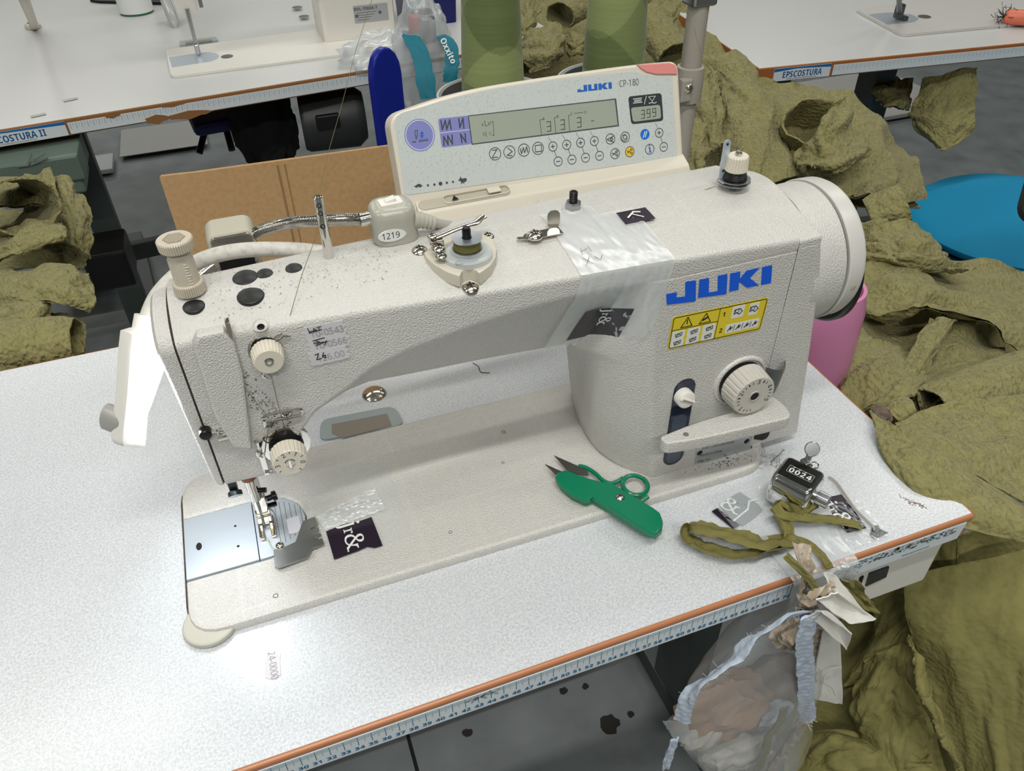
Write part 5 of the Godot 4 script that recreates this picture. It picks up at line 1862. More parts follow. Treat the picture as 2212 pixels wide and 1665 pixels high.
# soft strip of cloth along a path; w width, th thickness, ruffled by noise
func ribbon(b: MB, path: PackedVector3Array, w, th: float, side: Vector3, seed_ := 1, ruffle := .15, twist := 0.0) -> void:
	var ns := FastNoiseLite.new()
	ns.seed = seed_
	ns.frequency = 1.0
	var rows := []
	var n := path.size()
	var len := 0.0
	for i in n:
		var t := (path[mini(i + 1, n - 1)] - path[maxi(i - 1, 0)]).normalized()
		if i > 0:
			len += path[i].distance_to(path[i - 1])
		var sd := (side - t * side.dot(t)).normalized()
		if twist != 0.0:
			sd = sd.rotated(t, twist * i / n)
		var nn := t.cross(sd)
		var ww: float = w if w is float else lerpf(w[0], w[1], float(i) / (n - 1))
		ww *= 1.0 + .25 * ns.get_noise_2d(len * 90.0, 7.0)
		var up := PackedVector3Array()
		var dn := PackedVector3Array()
		for k in 9:
			var u := k / 8.0 - .5
			var lift := ns.get_noise_2d(len * 60.0, u * 3.0 + 40.0) * ww * ruffle + sin(u * 9.0 + ns.get_noise_1d(len * 40.0) * 3.0) * ww * ruffle * .5
			var p := path[i] + sd * u * ww + nn * lift
			var e := th * (1.0 if k > 0 and k < 8 else .25)
			up.append(p + nn * e)
			dn.append(p - nn * e)
		dn.reverse()
		up.append_array(dn)
		rows.append(up)
	b.loft(rows)

# frayed threads along a path
func fray(b: MB, path: PackedVector3Array, count: int, length: float, seed_: int, r := .00018) -> void:
	var rng := RandomNumberGenerator.new()
	rng.seed = seed_
	for k in count:
		var u := rng.randf() * (path.size() - 1.001)
		var i := int(u)
		var p := path[i].lerp(path[i + 1], u - i)
		var d := Vector3(rng.randfn(0, 1), rng.randfn(0, 1) + .3, rng.randfn(0, 1)).normalized() * length * rng.randf_range(.4, 1.2)
		var e := Vector3(rng.randfn(0, 1), rng.randfn(0, 1), rng.randfn(0, 1)) * length * .25
		b.tube(PackedVector3Array([p, p + d * .5 + e, p + d]), r, 4, false)

# flat sheet with thickness from an outline in x and z lying at height y
func sheet(b: MB, poly: PackedVector2Array, y: float, th: float) -> void:
	b.X = Transform3D(Basis(Vector3.RIGHT, PI / 2), Vector3(0, y + th, 0))
	b.extr(ccw(poly), 0, th)
	b.X = Transform3D()

# bag print: white script letters on the plum patch, reading along x of the frame
func bag_letters(b: MB, fr: Transform3D, s: float, part := 0) -> void:
	for q in [["j", .22, 0.0, 1.0], ["r", .5, -.06, .62], ["&", .98, .0, 1.05]]:
		if part == 0 or (part == 2 and q[0] == "&"):
			words(b, q[0], fr * Transform3D(Basis(), Vector3(q[1] * s, q[2] * s, 0)), .55 * s * q[3], false, 1.2, .0001, true)

func things_on_table() -> void:
	var b: MB
	var grn := mat("nipper green", col(.0, .47, .33), .22)
	# ---------- thread nippers ----------
	var t := thing("thread_nippers", Vector3(.095, .0087, -.115), "green plastic thread nippers with a finger ring lying across the bed edge", "scissors")
	b = MB.new()
	b.X = Transform3D(Basis(Vector3.RIGHT, PI / 2), Vector3(0, .0215, 0))
	b.extr(ccw(P2([0.0565, -0.1567, 0.0602, -0.1605, 0.0678, -0.1605, 0.0733, -0.1554, 0.0812, -0.1458, 0.091, -0.1371, 0.1002, -0.1308, 0.1058, -0.1206, 0.1137, -0.1062, 0.1211, -0.0916, 0.1235, -0.085, 0.1216, -0.0765, 0.1164, -0.0691, 0.1089, -0.0656, 0.1037, -0.0701, 0.0965, -0.0843, 0.0892, -0.0989, 0.084, -0.1096, 0.077, -0.1219, 0.074, -0.1199, 0.0694, -0.1209, 0.0621, -0.1299, 0.0567, -0.1451, 0.0556, -0.153])), 0, .0052, .0016)
	obj("upper_handle", b, grn, t)
	b = MB.new()
	b.X = Transform3D(Basis(Vector3.RIGHT, PI / 2), Vector3(0, .0158, 0))
	b.extr(ccw(P2([0.0584, -0.1587, 0.0693, -0.1597, 0.0815, -0.1457, 0.1017, -0.1298, 0.1155, -0.1087, 0.1256, -0.0876, 0.1239, -0.079, 0.1187, -0.0716, 0.1113, -0.0683, 0.1057, -0.0726, 0.0906, -0.101, 0.0784, -0.1237, 0.0714, -0.1233, 0.063, -0.1347, 0.0584, -0.1485])), 0, .0064, .0014)
	obj("lower_handle", b, grn, t)
	b = MB.new()
	var rc := Vector3(0.1206, 0.0165, -0.1247)
	ring_tube(b, rc, Vector3(.05, 1, .1), .0112, .0021, 36)
	b.tube(smooth(P3([0.0829, 0.016, -0.1655, 0.0885, 0.016, -0.1612, 0.0935, 0.016, -0.1517, 0.0963, 0.016, -0.1411, 0.1011, 0.016, -0.1349, 0.1088, 0.016, -0.135, 0.1144, 0.016, -0.137]), 5), [.0012, .0018, .002, .002, .002, .002, .002, .002, .002, .002, .002, .002, .002, .002, .002, .002, .002, .002, .002, .002, .002, .002, .002, .002, .002, .002, .002, .002, .002, .002, .002], 8)
	b.tube(P3([0.1245, 0.0165, -0.1085, 0.1135, 0.0165, -0.1049]), .0022, 8)
	obj("finger_ring", b, grn, t)
	b = MB.new()
	b.X = Transform3D(Basis(Vector3.RIGHT, PI / 2), Vector3(0, .0165, 0))
	b.extr(ccw(P2([0.0674, -0.1856, 0.0737, -0.1775, 0.0826, -0.1655, 0.0884, -0.1558, 0.087, -0.1511, 0.0773, -0.157, 0.0713, -0.1645])), 0, .0011, .0002)
	obj("blade", b, mat("blade steel", col(.50, .50, .49), .3, .9), t)
	b = MB.new()
	b.X = Transform3D(Basis(Vector3.RIGHT, PI / 2), Vector3(0, .018, 0))
	b.extr(ccw(P2([0.0548, -0.1768, 0.0599, -0.1705, 0.0656, -0.1628, 0.061, -0.1621, 0.0587, -0.1622])), 0, .0011, .0002)
	obj("blade", b, M["blade steel"], t)
	dome_screw(t, Vector3(0.0992, 0.0217, -0.1128), Vector3.UP, .0042, M["steel"], "pivot_screw")
	tally_counter()
	# ---------- olive tie strips ----------
	var om: Material = M["olive strip"]
	t = thing("olive_rag_tie", Vector3(.215, .001, -.03), "frayed olive cloth strip knotted in a loop on the table corner", "rag")
	var p1 := smooth(P3([0.2152, 0.009, -0.0287, 0.2051, 0.009, -0.0319, 0.1933, 0.01, -0.0337, 0.1792, 0.013, -0.0423, 0.1632, 0.014, -0.0541, 0.1502, 0.013, -0.0654, 0.144, 0.01, -0.0695, 0.139, 0.008, -0.0649, 0.1413, 0.006, -0.0592, 0.1483, 0.006, -0.0498, 0.1627, 0.006, -0.0374, 0.1739, 0.006, -0.032, 0.1915, 0.006, -0.0298, 0.2097, 0.008, -0.0258]), 5)
	b = MB.new()
	ribbon(b, p1, .024, .0007, Vector3(-.75, .42, .5), 3, .09)
	obj("loop", b, om, t, 60)
	var p2 := smooth(P3([0.2127, 0.01, -0.0263, 0.2195, 0.01, -0.0343, 0.2212, 0.014, -0.0427, 0.2198, 0.018, -0.0499, 0.2177, 0.022, -0.0561]), 5)
	b = MB.new()
	ribbon(b, p2, .0095, .0008, Vector3(1, .2, 0), 4, .2)
	obj("neck", b, om, t, 60)
	var p3 := smooth(P3([0.2215, 0.014, -0.0556, 0.2268, 0.014, -0.049, 0.2389, 0.012, -0.0436, 0.2539, 0.01, -0.039, 0.2705, 0.008, -0.0306, 0.285, 0.006, -0.021]), 5)
	b = MB.new()
	ribbon(b, p3, [.020, .012], .0007, Vector3(-.5, .3, 1), 5, .10)
	obj("tail", b, om, t, 60)
	b = MB.new()
	ribbon(b, smooth(P3([0.2259, 0.016, -0.0627, 0.2347, 0.01, -0.0556, 0.2453, 0.008, -0.0494, 0.2599, 0.012, -0.0508]), 5), .012, .0008, Vector3(0, 1, .4), 8, .2)
	obj("wrap", b, om, t, 60)
	var p4 := smooth(P3([0.2148, 0.01, -0.0261, 0.2234, 0.01, -0.0246, 0.2294, 0.009, -0.0177, 0.2319, 0.009, -0.0095, 0.2312, 0.009, -0.0014, 0.2301, 0.008, 0.0073]), 5)
	b = MB.new()
	ribbon(b, p4, .0072, .0008, Vector3(1, .2, 0), 6, .2)
	obj("tail", b, om, t, 60)
	b = MB.new()
	b.lathe([Vector2(0, .011), Vector2(.004, .010), Vector2(.0062, .006), Vector2(.0058, .002), Vector2(.003, -.001), Vector2(0, -.0015)], 10, along(Vector3(0.2169, 0.004, -0.0286), Vector3(.15, 1, .3)))
	obj("knot", b, om, t, 70)
	b = MB.new()
	fray(b, p1, 130, .0035, 11)
	fray(b, p3, 50, .003, 12)
	fray(b, p4, 40, .003, 13)
	tag(obj("fringe", b, mat("olive fringe", col(.52, .50, .28), .9), t), "", "", "", "stuff")
	films()
	paper_labels()
	threads()
	# ---------- pin and lint by the bed end ----------
	t = thing("straight_pin", Vector3(.262, .0012, -.125), "steel straight pin with a tiny round head beside the bed corner", "pin")
	b = MB.new()
	var pa := Vector3(0.2627, 0.001, -0.1184)
	var pb := Vector3(0.2747, 0.01, -0.12)
	b.tube(PackedVector3Array([pa, pb]), .0004, 6)
	obj("shaft", b, M["steel"], t)
	b = MB.new()
	b.lathe([Vector2(0, .0014), Vector2(.0011, .0008), Vector2(.0014, 0), Vector2(.0011, -.0008), Vector2(0, -.0014)], 12, along(pb, pb - pa))
	obj("head", b, M["chrome"], t)
	b = MB.new()
	var rng := RandomNumberGenerator.new()
	rng.seed = 17
	for k in 26:
		var c: Vector3 = (Vector3(0.2614, 0.0012, -0.1281)).lerp(Vector3(0.2674, 0.0012, -0.1088), rng.randf()) + Vector3(rng.randfn(0, .006), 0, rng.randfn(0, .006))
		var q := PackedVector3Array()
		var a := rng.randf() * TAU
		for i in 6:
			q.append(c)
			a += rng.randfn(0, .9)
			c += Vector3(cos(a), 0, sin(a)) * .0028 + Vector3(0, rng.randf_range(-.0004, .0006), 0)
			c.y = maxf(c.y, .0005)
		b.tube(q, .00013, 4, false)
	tag(obj("thread_lint", b, mat("lint dark", col(.20, .19, .16), .9)), "tangle of dark thread lint beside the bed corner", "lint", "", "stuff")

func tally_counter() -> void:
	var ax := Vector3(.498, 0, .867)
	var ux := Vector3(.867, 0, -.498)
	var c := Vector3(.2478, .0218, -.0685)
	var t := thing("tally_counter", Vector3(c.x, .0012, c.z), "chrome hand tally counter showing 0024 on the table corner", "counter")
	var rows := []
	for s in [[-.0178, .82], [-.0172, .9], [-.0155, .97], [-.013, 1.0], [.013, 1.0], [.0155, .97], [.0172, .9], [.0178, .82]]:
		var r := PackedVector3Array()
		for k in 40:
			var a := TAU * k / 40.0
			var u := cos(a) * .0205
			var v := sin(a) * .0205
			# squarish drum with a flat top for the window
			var sq := pow(pow(absf(cos(a)), 3.2) + pow(absf(sin(a)), 3.2), -1.0 / 3.2)
			u *= lerpf(1.0, sq, .55)
			v = minf(v * lerpf(1.0, sq, .55), .0172)
			r.append(c + ax * s[0] + (ux * u + Vector3.UP * v) * s[1])
		rows.append(r)
	var b := MB.new()
	b.loft(rows)
	obj("case", b, mat("tally chrome", col(.88, .88, .87), .07, 1.0), t, 55)
	var fr := plane(c + Vector3(0, .0172, 0), ax, Vector3.UP)
	b = MB.new()
	b.X = fr
	b.extr(rrect(Vector2(0, 0), .0305, .0235, .0016), -.001, .0008, .0005, false)
	var w := obj("window_frame", b, mat("counter black", col(.035, .04, .04), .25), t)
	b = MB.new()
	b.X = fr
	b.extr(rrect(Vector2(.001, -.0008), .0215, .0082, .0006), .0008, .0010)
	var win := obj("digit_window", b, mat("digit wheel", col(.05, .055, .055), .4), w)
	b = MB.new()
	var i := 0
	for q in ["0", "0", "2", "4"]:
		words(b, q, fr * Transform3D(Basis(), Vector3(-.0065 + i * .0051, -.0018 + .0002 * i, .0010)), .0058, true)
		i += 1
	for k in 3:
		stroke(b, fr * Transform3D(Basis(), Vector3(0, 0, .001)), PackedVector2Array([Vector2(-.0065 + k * .0051, .0026), Vector2(-.0055 + k * .0051, .003)]), .0006)
	stroke(b, fr * Transform3D(Basis(), Vector3(0, 0, .0009)), rrect(Vector2(.001, -.0008), .0222, .0088, .0006), .0002, true)
	obj("digits", b, M["label white"], win)
	# engraved band over the drum
	b = MB.new()
	rows = []
	for k in 17:
		var a := PI * (1.04 + .46 * k / 16.0) - PI * .08
		var sq := pow(pow(absf(cos(a)), 3.2) + pow(absf(sin(a)), 3.2), -1.0 / 3.2)
		var o := c + (ux * cos(a) + Vector3.UP * sin(a)) * .0205 * lerpf(1.0, sq, .55) * 1.012
		rows.append(PackedVector3Array([o - ax * .0032, o + ax * .0032]))
	b.grid(rows)
	obj("engraved_band", b, mat("band matt", col(.82, .82, .8), .35, .9), t)
	# thumb lever
	b = MB.new()
	var lv := c + ux * .0165 + Vector3(0, .0165, 0) - ax * .001
	b.box(lv, Vector3(.008, .006, .008), .001)
	b.tube(PackedVector3Array([lv, lv + ux * .004 + Vector3(0, .008, 0)]), .0026, 8, true, .4)
	var disc_at := lv + ux * .0055 + Vector3(0, .0125, 0)
	b.lathe([Vector2(0, .0009), Vector2(.006, .0008), Vector2(.0067, 0), Vector2(.006, -.0008), Vector2(0, -.0009)], 24, along(disc_at, Vector3(-.35, .62, .70)))
	obj("thumb_lever", b, M["steel"], t)
	# reset knob
	b = MB.new()
	knurled(b, along(c + ax * .0195 + Vector3(0, .001, 0), ax), .0064, .0064, .0105, 26, .0005, .0005)
	b.lathe([Vector2(.0042, -.004), Vector2(.0042, .002)], 16, along(c + ax * .0195 + Vector3(0, .001, 0), ax))
	obj("reset_knob", b, M["steel"], t)
	b = MB.new()
	ring_tube(b, lv + ax * .0075 + Vector3(0, .002, 0), ux, .0032, .0007, 18)
	obj("ring", b, M["chrome"], t)

func films() -> void:
	var b: MB
	var pp: Material = M["purple print"]
	var wh: Material = M["label white"]
	# --- film taped on the bed by the needle ---
	var t := thing("plastic_film_patch", Vector3(-.1, .0088, -.19), "clear film with a plum bag print taped on the bed beside the needle plate", "plastic film")
	b = MB.new()
	crumple(b, P3([-0.1592, 0.0092, -0.2497, -0.1083, 0.0092, -0.2539, -0.1, 0.0092, -0.1504, -0.1481, 0.0092, -0.1459]), 26, .0011, 5, .3)
	obj("film", b, M["clear film"], t, 60)
	b = MB.new()
	crumple(b, P3([-0.1083, 0.0096, -0.2535, -0.08, 0.0096, -0.2426, -0.0778, 0.0096, -0.147, -0.1003, 0.0096, -0.1468]), 22, .0006, 6, .3)
	obj("tape_strip", b, M["clear film"], t, 60)
	b = MB.new()
	crumple(b, P3([-0.1538, 0.0106, -0.1954, -0.0982, 0.0106, -0.2101, -0.094, 0.0106, -0.1817, -0.1475, 0.0106, -0.1762]), 26, .0022, 8, .5)
	obj("crumpled_film", b, M["milky film"], t, 60)
	b = MB.new()
	sheet(b, P2([-0.1479, -0.1765, -0.1318, -0.1793, -0.1199, -0.1775, -0.1078, -0.1785, -0.1058, -0.1442, -0.1128, -0.1442, -0.1181, -0.1476, -0.1222, -0.1469, -0.1263, -0.1461, -0.1423, -0.1447, -0.1467, -0.1443]), .0103, .0002)
	obj("print_patch", b, pp, t)
	b = MB.new()
	var a := Vector3(-0.148, 0.0106, -0.1504)
	var fr := plane(Vector3(-0.128, 0.0107, -0.18), (Vector3(-0.127, 0.0107, -0.1423)) - (Vector3(-0.128, 0.0107, -0.18)), Vector3.UP)
	bag_letters(b, fr * Transform3D(Basis(), Vector3(-.003, .0, 0)), .0265)
	obj("print_letters", b, wh, t)
	b = MB.new()
	sheet(b, P2([-0.1782, -0.2037, -0.1674, -0.2046, -0.1673, -0.1884, -0.1712, -0.1855, -0.178, -0.1863]), .0089, .0002)
	tag(obj("paper_scrap", b, mat("scrap lilac", col(.80, .80, .84), .6)), "small torn white paper scrap on the needle plate", "paper")
	# --- film wrapped over the arm in front of the pillar ---
	t = thing("taped_film_wrap", Vector3(.1, .2, -.17), "white plastic film with plum print taped over the arm by the maker's lettering", "plastic film")
	b = MB.new()
	wrap_film(b, .066, .108, .0, 1.0, .0008, 9)
	obj("film", b, M["milky film"], t, 60)
	b = MB.new()
	wrap_film(b, .102, .136, .1, .9, .0012, 10)
	obj("film", b, M["milky film"], t, 60)
	b = MB.new()
	wrap_patch(b, .083, .118, .74, .95, .0021)
	var pa := obj("print_patch", b, pp, t)
	b = MB.new()
	var f2 := plane(arm_skin(.094, .75, .0027), arm_skin(.0915, .95, .0027) - arm_skin(.094, .75, .0027), arm_normal(.09, .9))
	bag_letters(b, f2 * Transform3D(Basis(), Vector3(-.004, -.001, .0002)), .0165)
	obj("print_letters", b, wh, pa)
	b = MB.new()
	wrap_patch(b, .121, .146, .12, .22, .0022)
	pa = obj("print_patch", b, pp, t)
	b = MB.new()
	var f3 := plane(arm_skin(.133, .17, .0029), Vector3(1, 0, .3), arm_normal(.133, .17))
	stroke(b, f3, P2([-.006, -.003, -.001, .004, .004, .004]), .0014)
	stroke(b, f3, P2([-.002, .001, .006, -.002]), .001)
	obj("print_letters", b, wh, pa)
	b = MB.new()
	var f4 := plane(arm_skin(.0795, .45, .0016), Vector3(1, 0, 0), arm_normal(.08, .45))
	for z in [P2([-.006, .008, -.001, .001]), P2([-.001, .008, -.006, .001]), P2([.003, .007, .006, .003, .009, .007]), P2([.006, .003, .006, -.001]), P2([-.004, .017, -.005, .011]), P2([-.005, .014, .001, .016]), P2([.002, .018, .003, .012])]:
		stroke(b, f4, z, .0003)
	obj("pen_scribble", b, M["print grey"], t)
	# --- films round the tally counter ---
	t = thing("printed_bag_film", Vector3(.22, .0006, -.07), "torn clear bag film with plum patches lying under the tally counter", "plastic film")
	b = MB.new()
	crumple(b, P3([0.1816, 0.0016, -0.1004, 0.2543, 0.0016, -0.1073, 0.2093, 0.0016, -0.0355, 0.1841, 0.0016, -0.0597]), 24, .0016, 21, .3)
	obj("film", b, M["clear film"], t, 60)
	b = MB.new()
	crumple(b, P3([0.2715, 0.0016, -0.0562, 0.3072, 0.0016, -0.048, 0.3043, 0.0016, -0.0054, 0.2641, 0.0016, -0.0058]), 22, .0014, 22, .3)
	obj("film", b, M["clear film"], t, 60)
	b = MB.new()
	sheet(b, P2([0.1766, -0.084, 0.1837, -0.0856, 0.1866, -0.0742, 0.1904, -0.0612, 0.1835, -0.0602]), .0022, .0002)
	obj("print_patch", b, pp, t)
	b = MB.new()
	sheet(b, P2([0.1872, -0.0868, 0.2014, -0.0924, 0.2128, -0.0951, 0.2162, -0.0853, 0.2199, -0.0756, 0.219, -0.0691, 0.2052, -0.0637, 0.1932, -0.0604, 0.1877, -0.0691]), .002, .0002)
	obj("print_patch", b, mat("pale slate print", col(.55, .58, .60), .3), t)
	b = MB.new()
	var f5 := plane(Vector3(0.1858, 0.0024, -0.0801), (Vector3(0.2115, 0.0024, -0.0784)) - (Vector3(0.1858, 0.0024, -0.0801)), Vector3.UP)
	bag_letters(b, f5 * Transform3D(Basis(Vector3(0, 0, 1), -.9), Vector3(-.006, .024, 0)), .026, 2)
	stroke(b, f5, P2([.004, -.012, .022, -.004, .028, .004, .036, .004]), .0016)
	obj("print_letters", b, wh, t)
	b = MB.new()
	sheet(b, P2([0.2744, -0.0602, 0.2843, -0.0609, 0.2958, -0.0597, 0.2934, -0.0339, 0.2906, -0.0199, 0.2825, -0.0204, 0.2722, -0.0218, 0.2709, -0.0346, 0.2718, -0.0475]), .0022, .0002)
	obj("print_patch", b, pp, t)
	b = MB.new()
	var f6 := plane(Vector3(0.2779, 0.0026, -0.0528), (Vector3(0.2787, 0.0026, -0.0245)) - (Vector3(0.2779, 0.0026, -0.0528)), Vector3.UP)
	bag_letters(b, f6 * Transform3D(Basis(), Vector3(-.006, 0, 0)), .024)
	obj("print_letters", b, wh, t)
	b = MB.new()
	sheet(b, P2([0.2892, -0.0134, 0.2978, -0.0203, 0.3026, -0.0192, 0.301, -0.0152, 0.3049, -0.0093, 0.2899, -0.0081]), .0018, .0003)
	obj("print_patch", b, mat("navy print", col(.06, .075, .10), .3), t)
	b = MB.new()
	b.tube(smooth(P3([0.2978, 0.004, -0.0807, 0.2999, 0.004, -0.0726, 0.2977, 0.004, -0.0577, 0.2949, 0.004, -0.0395, 0.2957, 0.004, -0.0193, 0.2938, 0.004, -0.0149]), 5), .0011, 6)
	obj("rolled_edge", b, mat("film roll grey", col(.66, .65, .61), .4), t)

# crumpled four-cornered film
func crumple(b: MB, q: PackedVector3Array, n: int, amp: float, seed_: int, freq := .3) -> void:
	var ns := FastNoiseLite.new()
	ns.seed = seed_
	ns.frequency = freq
	ns.fractal_type = FastNoiseLite.FRACTAL_RIDGED
	ns.fractal_octaves = 2
	var rows := []
	for i in n + 1:
		var v := float(i) / n
		var r := PackedVector3Array()
		for j in n + 1:
			var u := float(j) / n
			var p: Vector3 = q[0].lerp(q[1], u).lerp(q[3].lerp(q[2], u), v)
			r.append(p + Vector3(0, amp * (ns.get_noise_2d(j * 1.0, i * 1.0) * .5 + .5), 0))
		rows.append(r)
	b.grid(rows)

# point on the arm's skin: s = 0 on the crown, .5 on the ridge, 1 at the bottom of the front chamfer
func arm_skin(x: float, s: float, off := 0.0) -> Vector3:
	var zr := arm_front(x)
	var p: Vector3
	if s < .5:
		var z := lerpf(-.222, zr, s / .5)
		p = Vector3(x, arm_top(x, z), z)
	elif s < .62:
		var k := (s - .5) / .12
		var yl := curve([[-.06, .1925], [-.02, .2035], [.0136, .2118], [.05, .218], [.10, .222], [.26, .222]], x)
		p = Vector3(x, lerpf(arm_ridge(x), yl, k), zr)
	else:
		var k := (s - .62) / .38
		var yl := curve([[-.06, .1925], [-.02, .2035], [.0136, .2118], [.05, .218], [.10, .222], [.26, .222]], x)
		if x > .118:
			p = Vector3(x, lerpf(yl, .16, k), zr)
		else:
			var lean := clampf((.118 - x) / .03, 0.0, 1.0)
			p = Vector3(x, lerpf(yl, .15, k), lerpf(zr, lerpf(zr - .006, -.178, lean), k))
	return p + arm_normal(x, s) * off

func arm_normal(x: float, s: float) -> Vector3:
	if s < .46:
		return Vector3(0, 1, .12 + s * .4).normalized()
	if s < .54:
		return Vector3(0, .7, .75).normalized()
	if s < .64:
		return Vector3(0, .05, 1).normalized()
	return Vector3(-.15, -.35, 1).normalized() if x < .118 else Vector3(0, 0, 1)

func wrap_film(b: MB, x0: float, x1: float, s0: float, s1: float, off: float, seed_: int) -> void:
	var ns := FastNoiseLite.new()
	ns.seed = seed_
	ns.frequency = .12
	ns.fractal_type = FastNoiseLite.FRACTAL_RIDGED
	ns.fractal_octaves = 2
	var rows := []
	for i in 41:
		var s := lerpf(s0, s1, i / 40.0)
		var r := PackedVector3Array()
		for j in 25:
			var x := lerpf(x0, x1, j / 24.0) - maxf(s - .5, 0.0) * .03
			var e := ns.get_noise_2d(j, i) * .5 + .5
			if s > .9:
				e *= 1.0 + (s - .9) * 8.0
			r.append(arm_skin(x, s - (.02 * sin(j * 1.3 + seed_) if i == 40 else 0.0), off + e * .0011))
		rows.append(r)
	b.grid(rows)

func wrap_patch(b: MB, x0: float, x1: float, s0: float, s1: float, off: float) -> void:
	var rows := []
	for i in 9:
		var r := PackedVector3Array()
		for j in 9:
			var s := lerpf(s0, s1, i / 8.0)
			r.append(arm_skin(lerpf(x0, x1, j / 8.0) - maxf(s - .5, 0.0) * .03, s, off))
		rows.append(r)
	b.grid(rows)

func paper_labels() -> void:
	# three scalloped price labels on the arm
	var zz := Vector3(0, 0, 1)
	var data := [[Vector3(-0.1149, 0.2193, -0.1668), "10-0543"], [Vector3(-0.1141, 0.2091, -0.1664), "10-0566"], [Vector3(-0.1158, 0.198, -0.1662), "126.00"]]
	for i in 3:
		var c: Vector3 = data[i][0]
		var fr := plane(Vector3(c.x, c.y, arm_front(c.x) + .0003), Vector3(1, .07 + .02 * i, .132), Vector3(-.132, 0, 1))
		var o := PackedVector2Array()
		for k in 13:
			o.append(Vector2(-.0132 + .0264 * k / 12.0, -.0058 + .0003 * sin(k * 1.9)))
		for k in 7:
			o.append(Vector2(.0132 + .0008 * sin(k * PI), -.0045 + .009 * k / 6.0) + Vector2(.0009 * sin(k * 2.1), 0))
		for k in 13:
			o.append(Vector2(.0132 - .0264 * k / 12.0, .0058))
		for k in 7:
			o.append(Vector2(-.0138 + .0009 * sin(k * 2.1), .0045 - .009 * k / 6.0))
		var b := MB.new()
		b.X = fr
		b.extr(o, -.0004, .0002 + .0001 * i)
		var l := obj("price_label", b, mat("paper label", col(.80, .79, .80), .6))
		tag(l, ["small white price label on the arm, topmost of the three", "small white price label on the arm, middle one of the three", "small white price label on the arm, lowest of the three"][i], "label", "price labels on the arm")
		b = MB.new()
		words(b, data[i][1], fr * Transform3D(Basis(), Vector3(.001, -.0008, .0005)), .0052, false, .9)
		obj("label_print", b, mat("faint print", col(.60, .60, .61), .6), l)
		b = MB.new()
		var f2 := fr * Transform3D(Basis(), Vector3(-.006, .001, .0006))
		if i == 0:
			stroke(b, f2, P2([-.005, .004, -.0045, .001, -.003, .0012]), .0005)
			stroke(b, f2, P2([-.001, .003, -.002, .001, .0005, .0012, -.001, .003]), .0005)
			stroke(b, f2, P2([.001, .0032, .004, .0036]), .0005)
			stroke(b, f2, P2([.0025, .0034, .0022, .001]), .0005)
			stroke(b, f2, P2([-.005, .0002, .004, .001]), .0006)
		elif i == 1:
			stroke(b, f2, P2([-.004, .0035, .004, .0042]), .0006)
			stroke(b, f2, P2([-.004, .0015, .0045, .0005]), .0006)
			stroke(b, f2, P2([-.003, -.001, .005, .001, .003, -.0015]), .0006)
			stroke(b, f2, P2([-.002, .003, .0, .0015, -.002, .0]), .0005)
		else:
			stroke(b, f2, P2([-.003, .0025, -.0005, .003, -.003, -.0018, .0005, -.0015]), .0006)
			stroke(b, f2, P2([.003, .003, .0015, -.0005, .0035, -.002, .0038, .0005, .002, .0]), .0006)
		obj("pen_marks", b, M["print black"], l)
	# torn label on the table
	var b := MB.new()
	sheet(b, P2([-0.213, -0.0799, -0.2079, -0.0814, -0.2012, -0.0789, -0.2031, -0.0612, -0.2064, -0.0605, -0.2079, -0.0623, -0.2095, -0.06, -0.2141, -0.0627, -0.2142, -0.0661]), .0002, .0002)
	var l := obj("torn_label", b, M["paper label"])
	tag(l, "torn white price label stuck on the table front", "label")
	b = MB.new()
	var fr := plane(Vector3(-0.2076, 0.0005, -0.0714), (Vector3(-0.2077, 0.0005, -0.0626)) - (Vector3(-0.2077, 0.0005, -0.0797)), Vector3.UP)
	words(b, "24-0000", fr, .0052, false, .92)
	obj("label_print", b, M["faint print"], l)

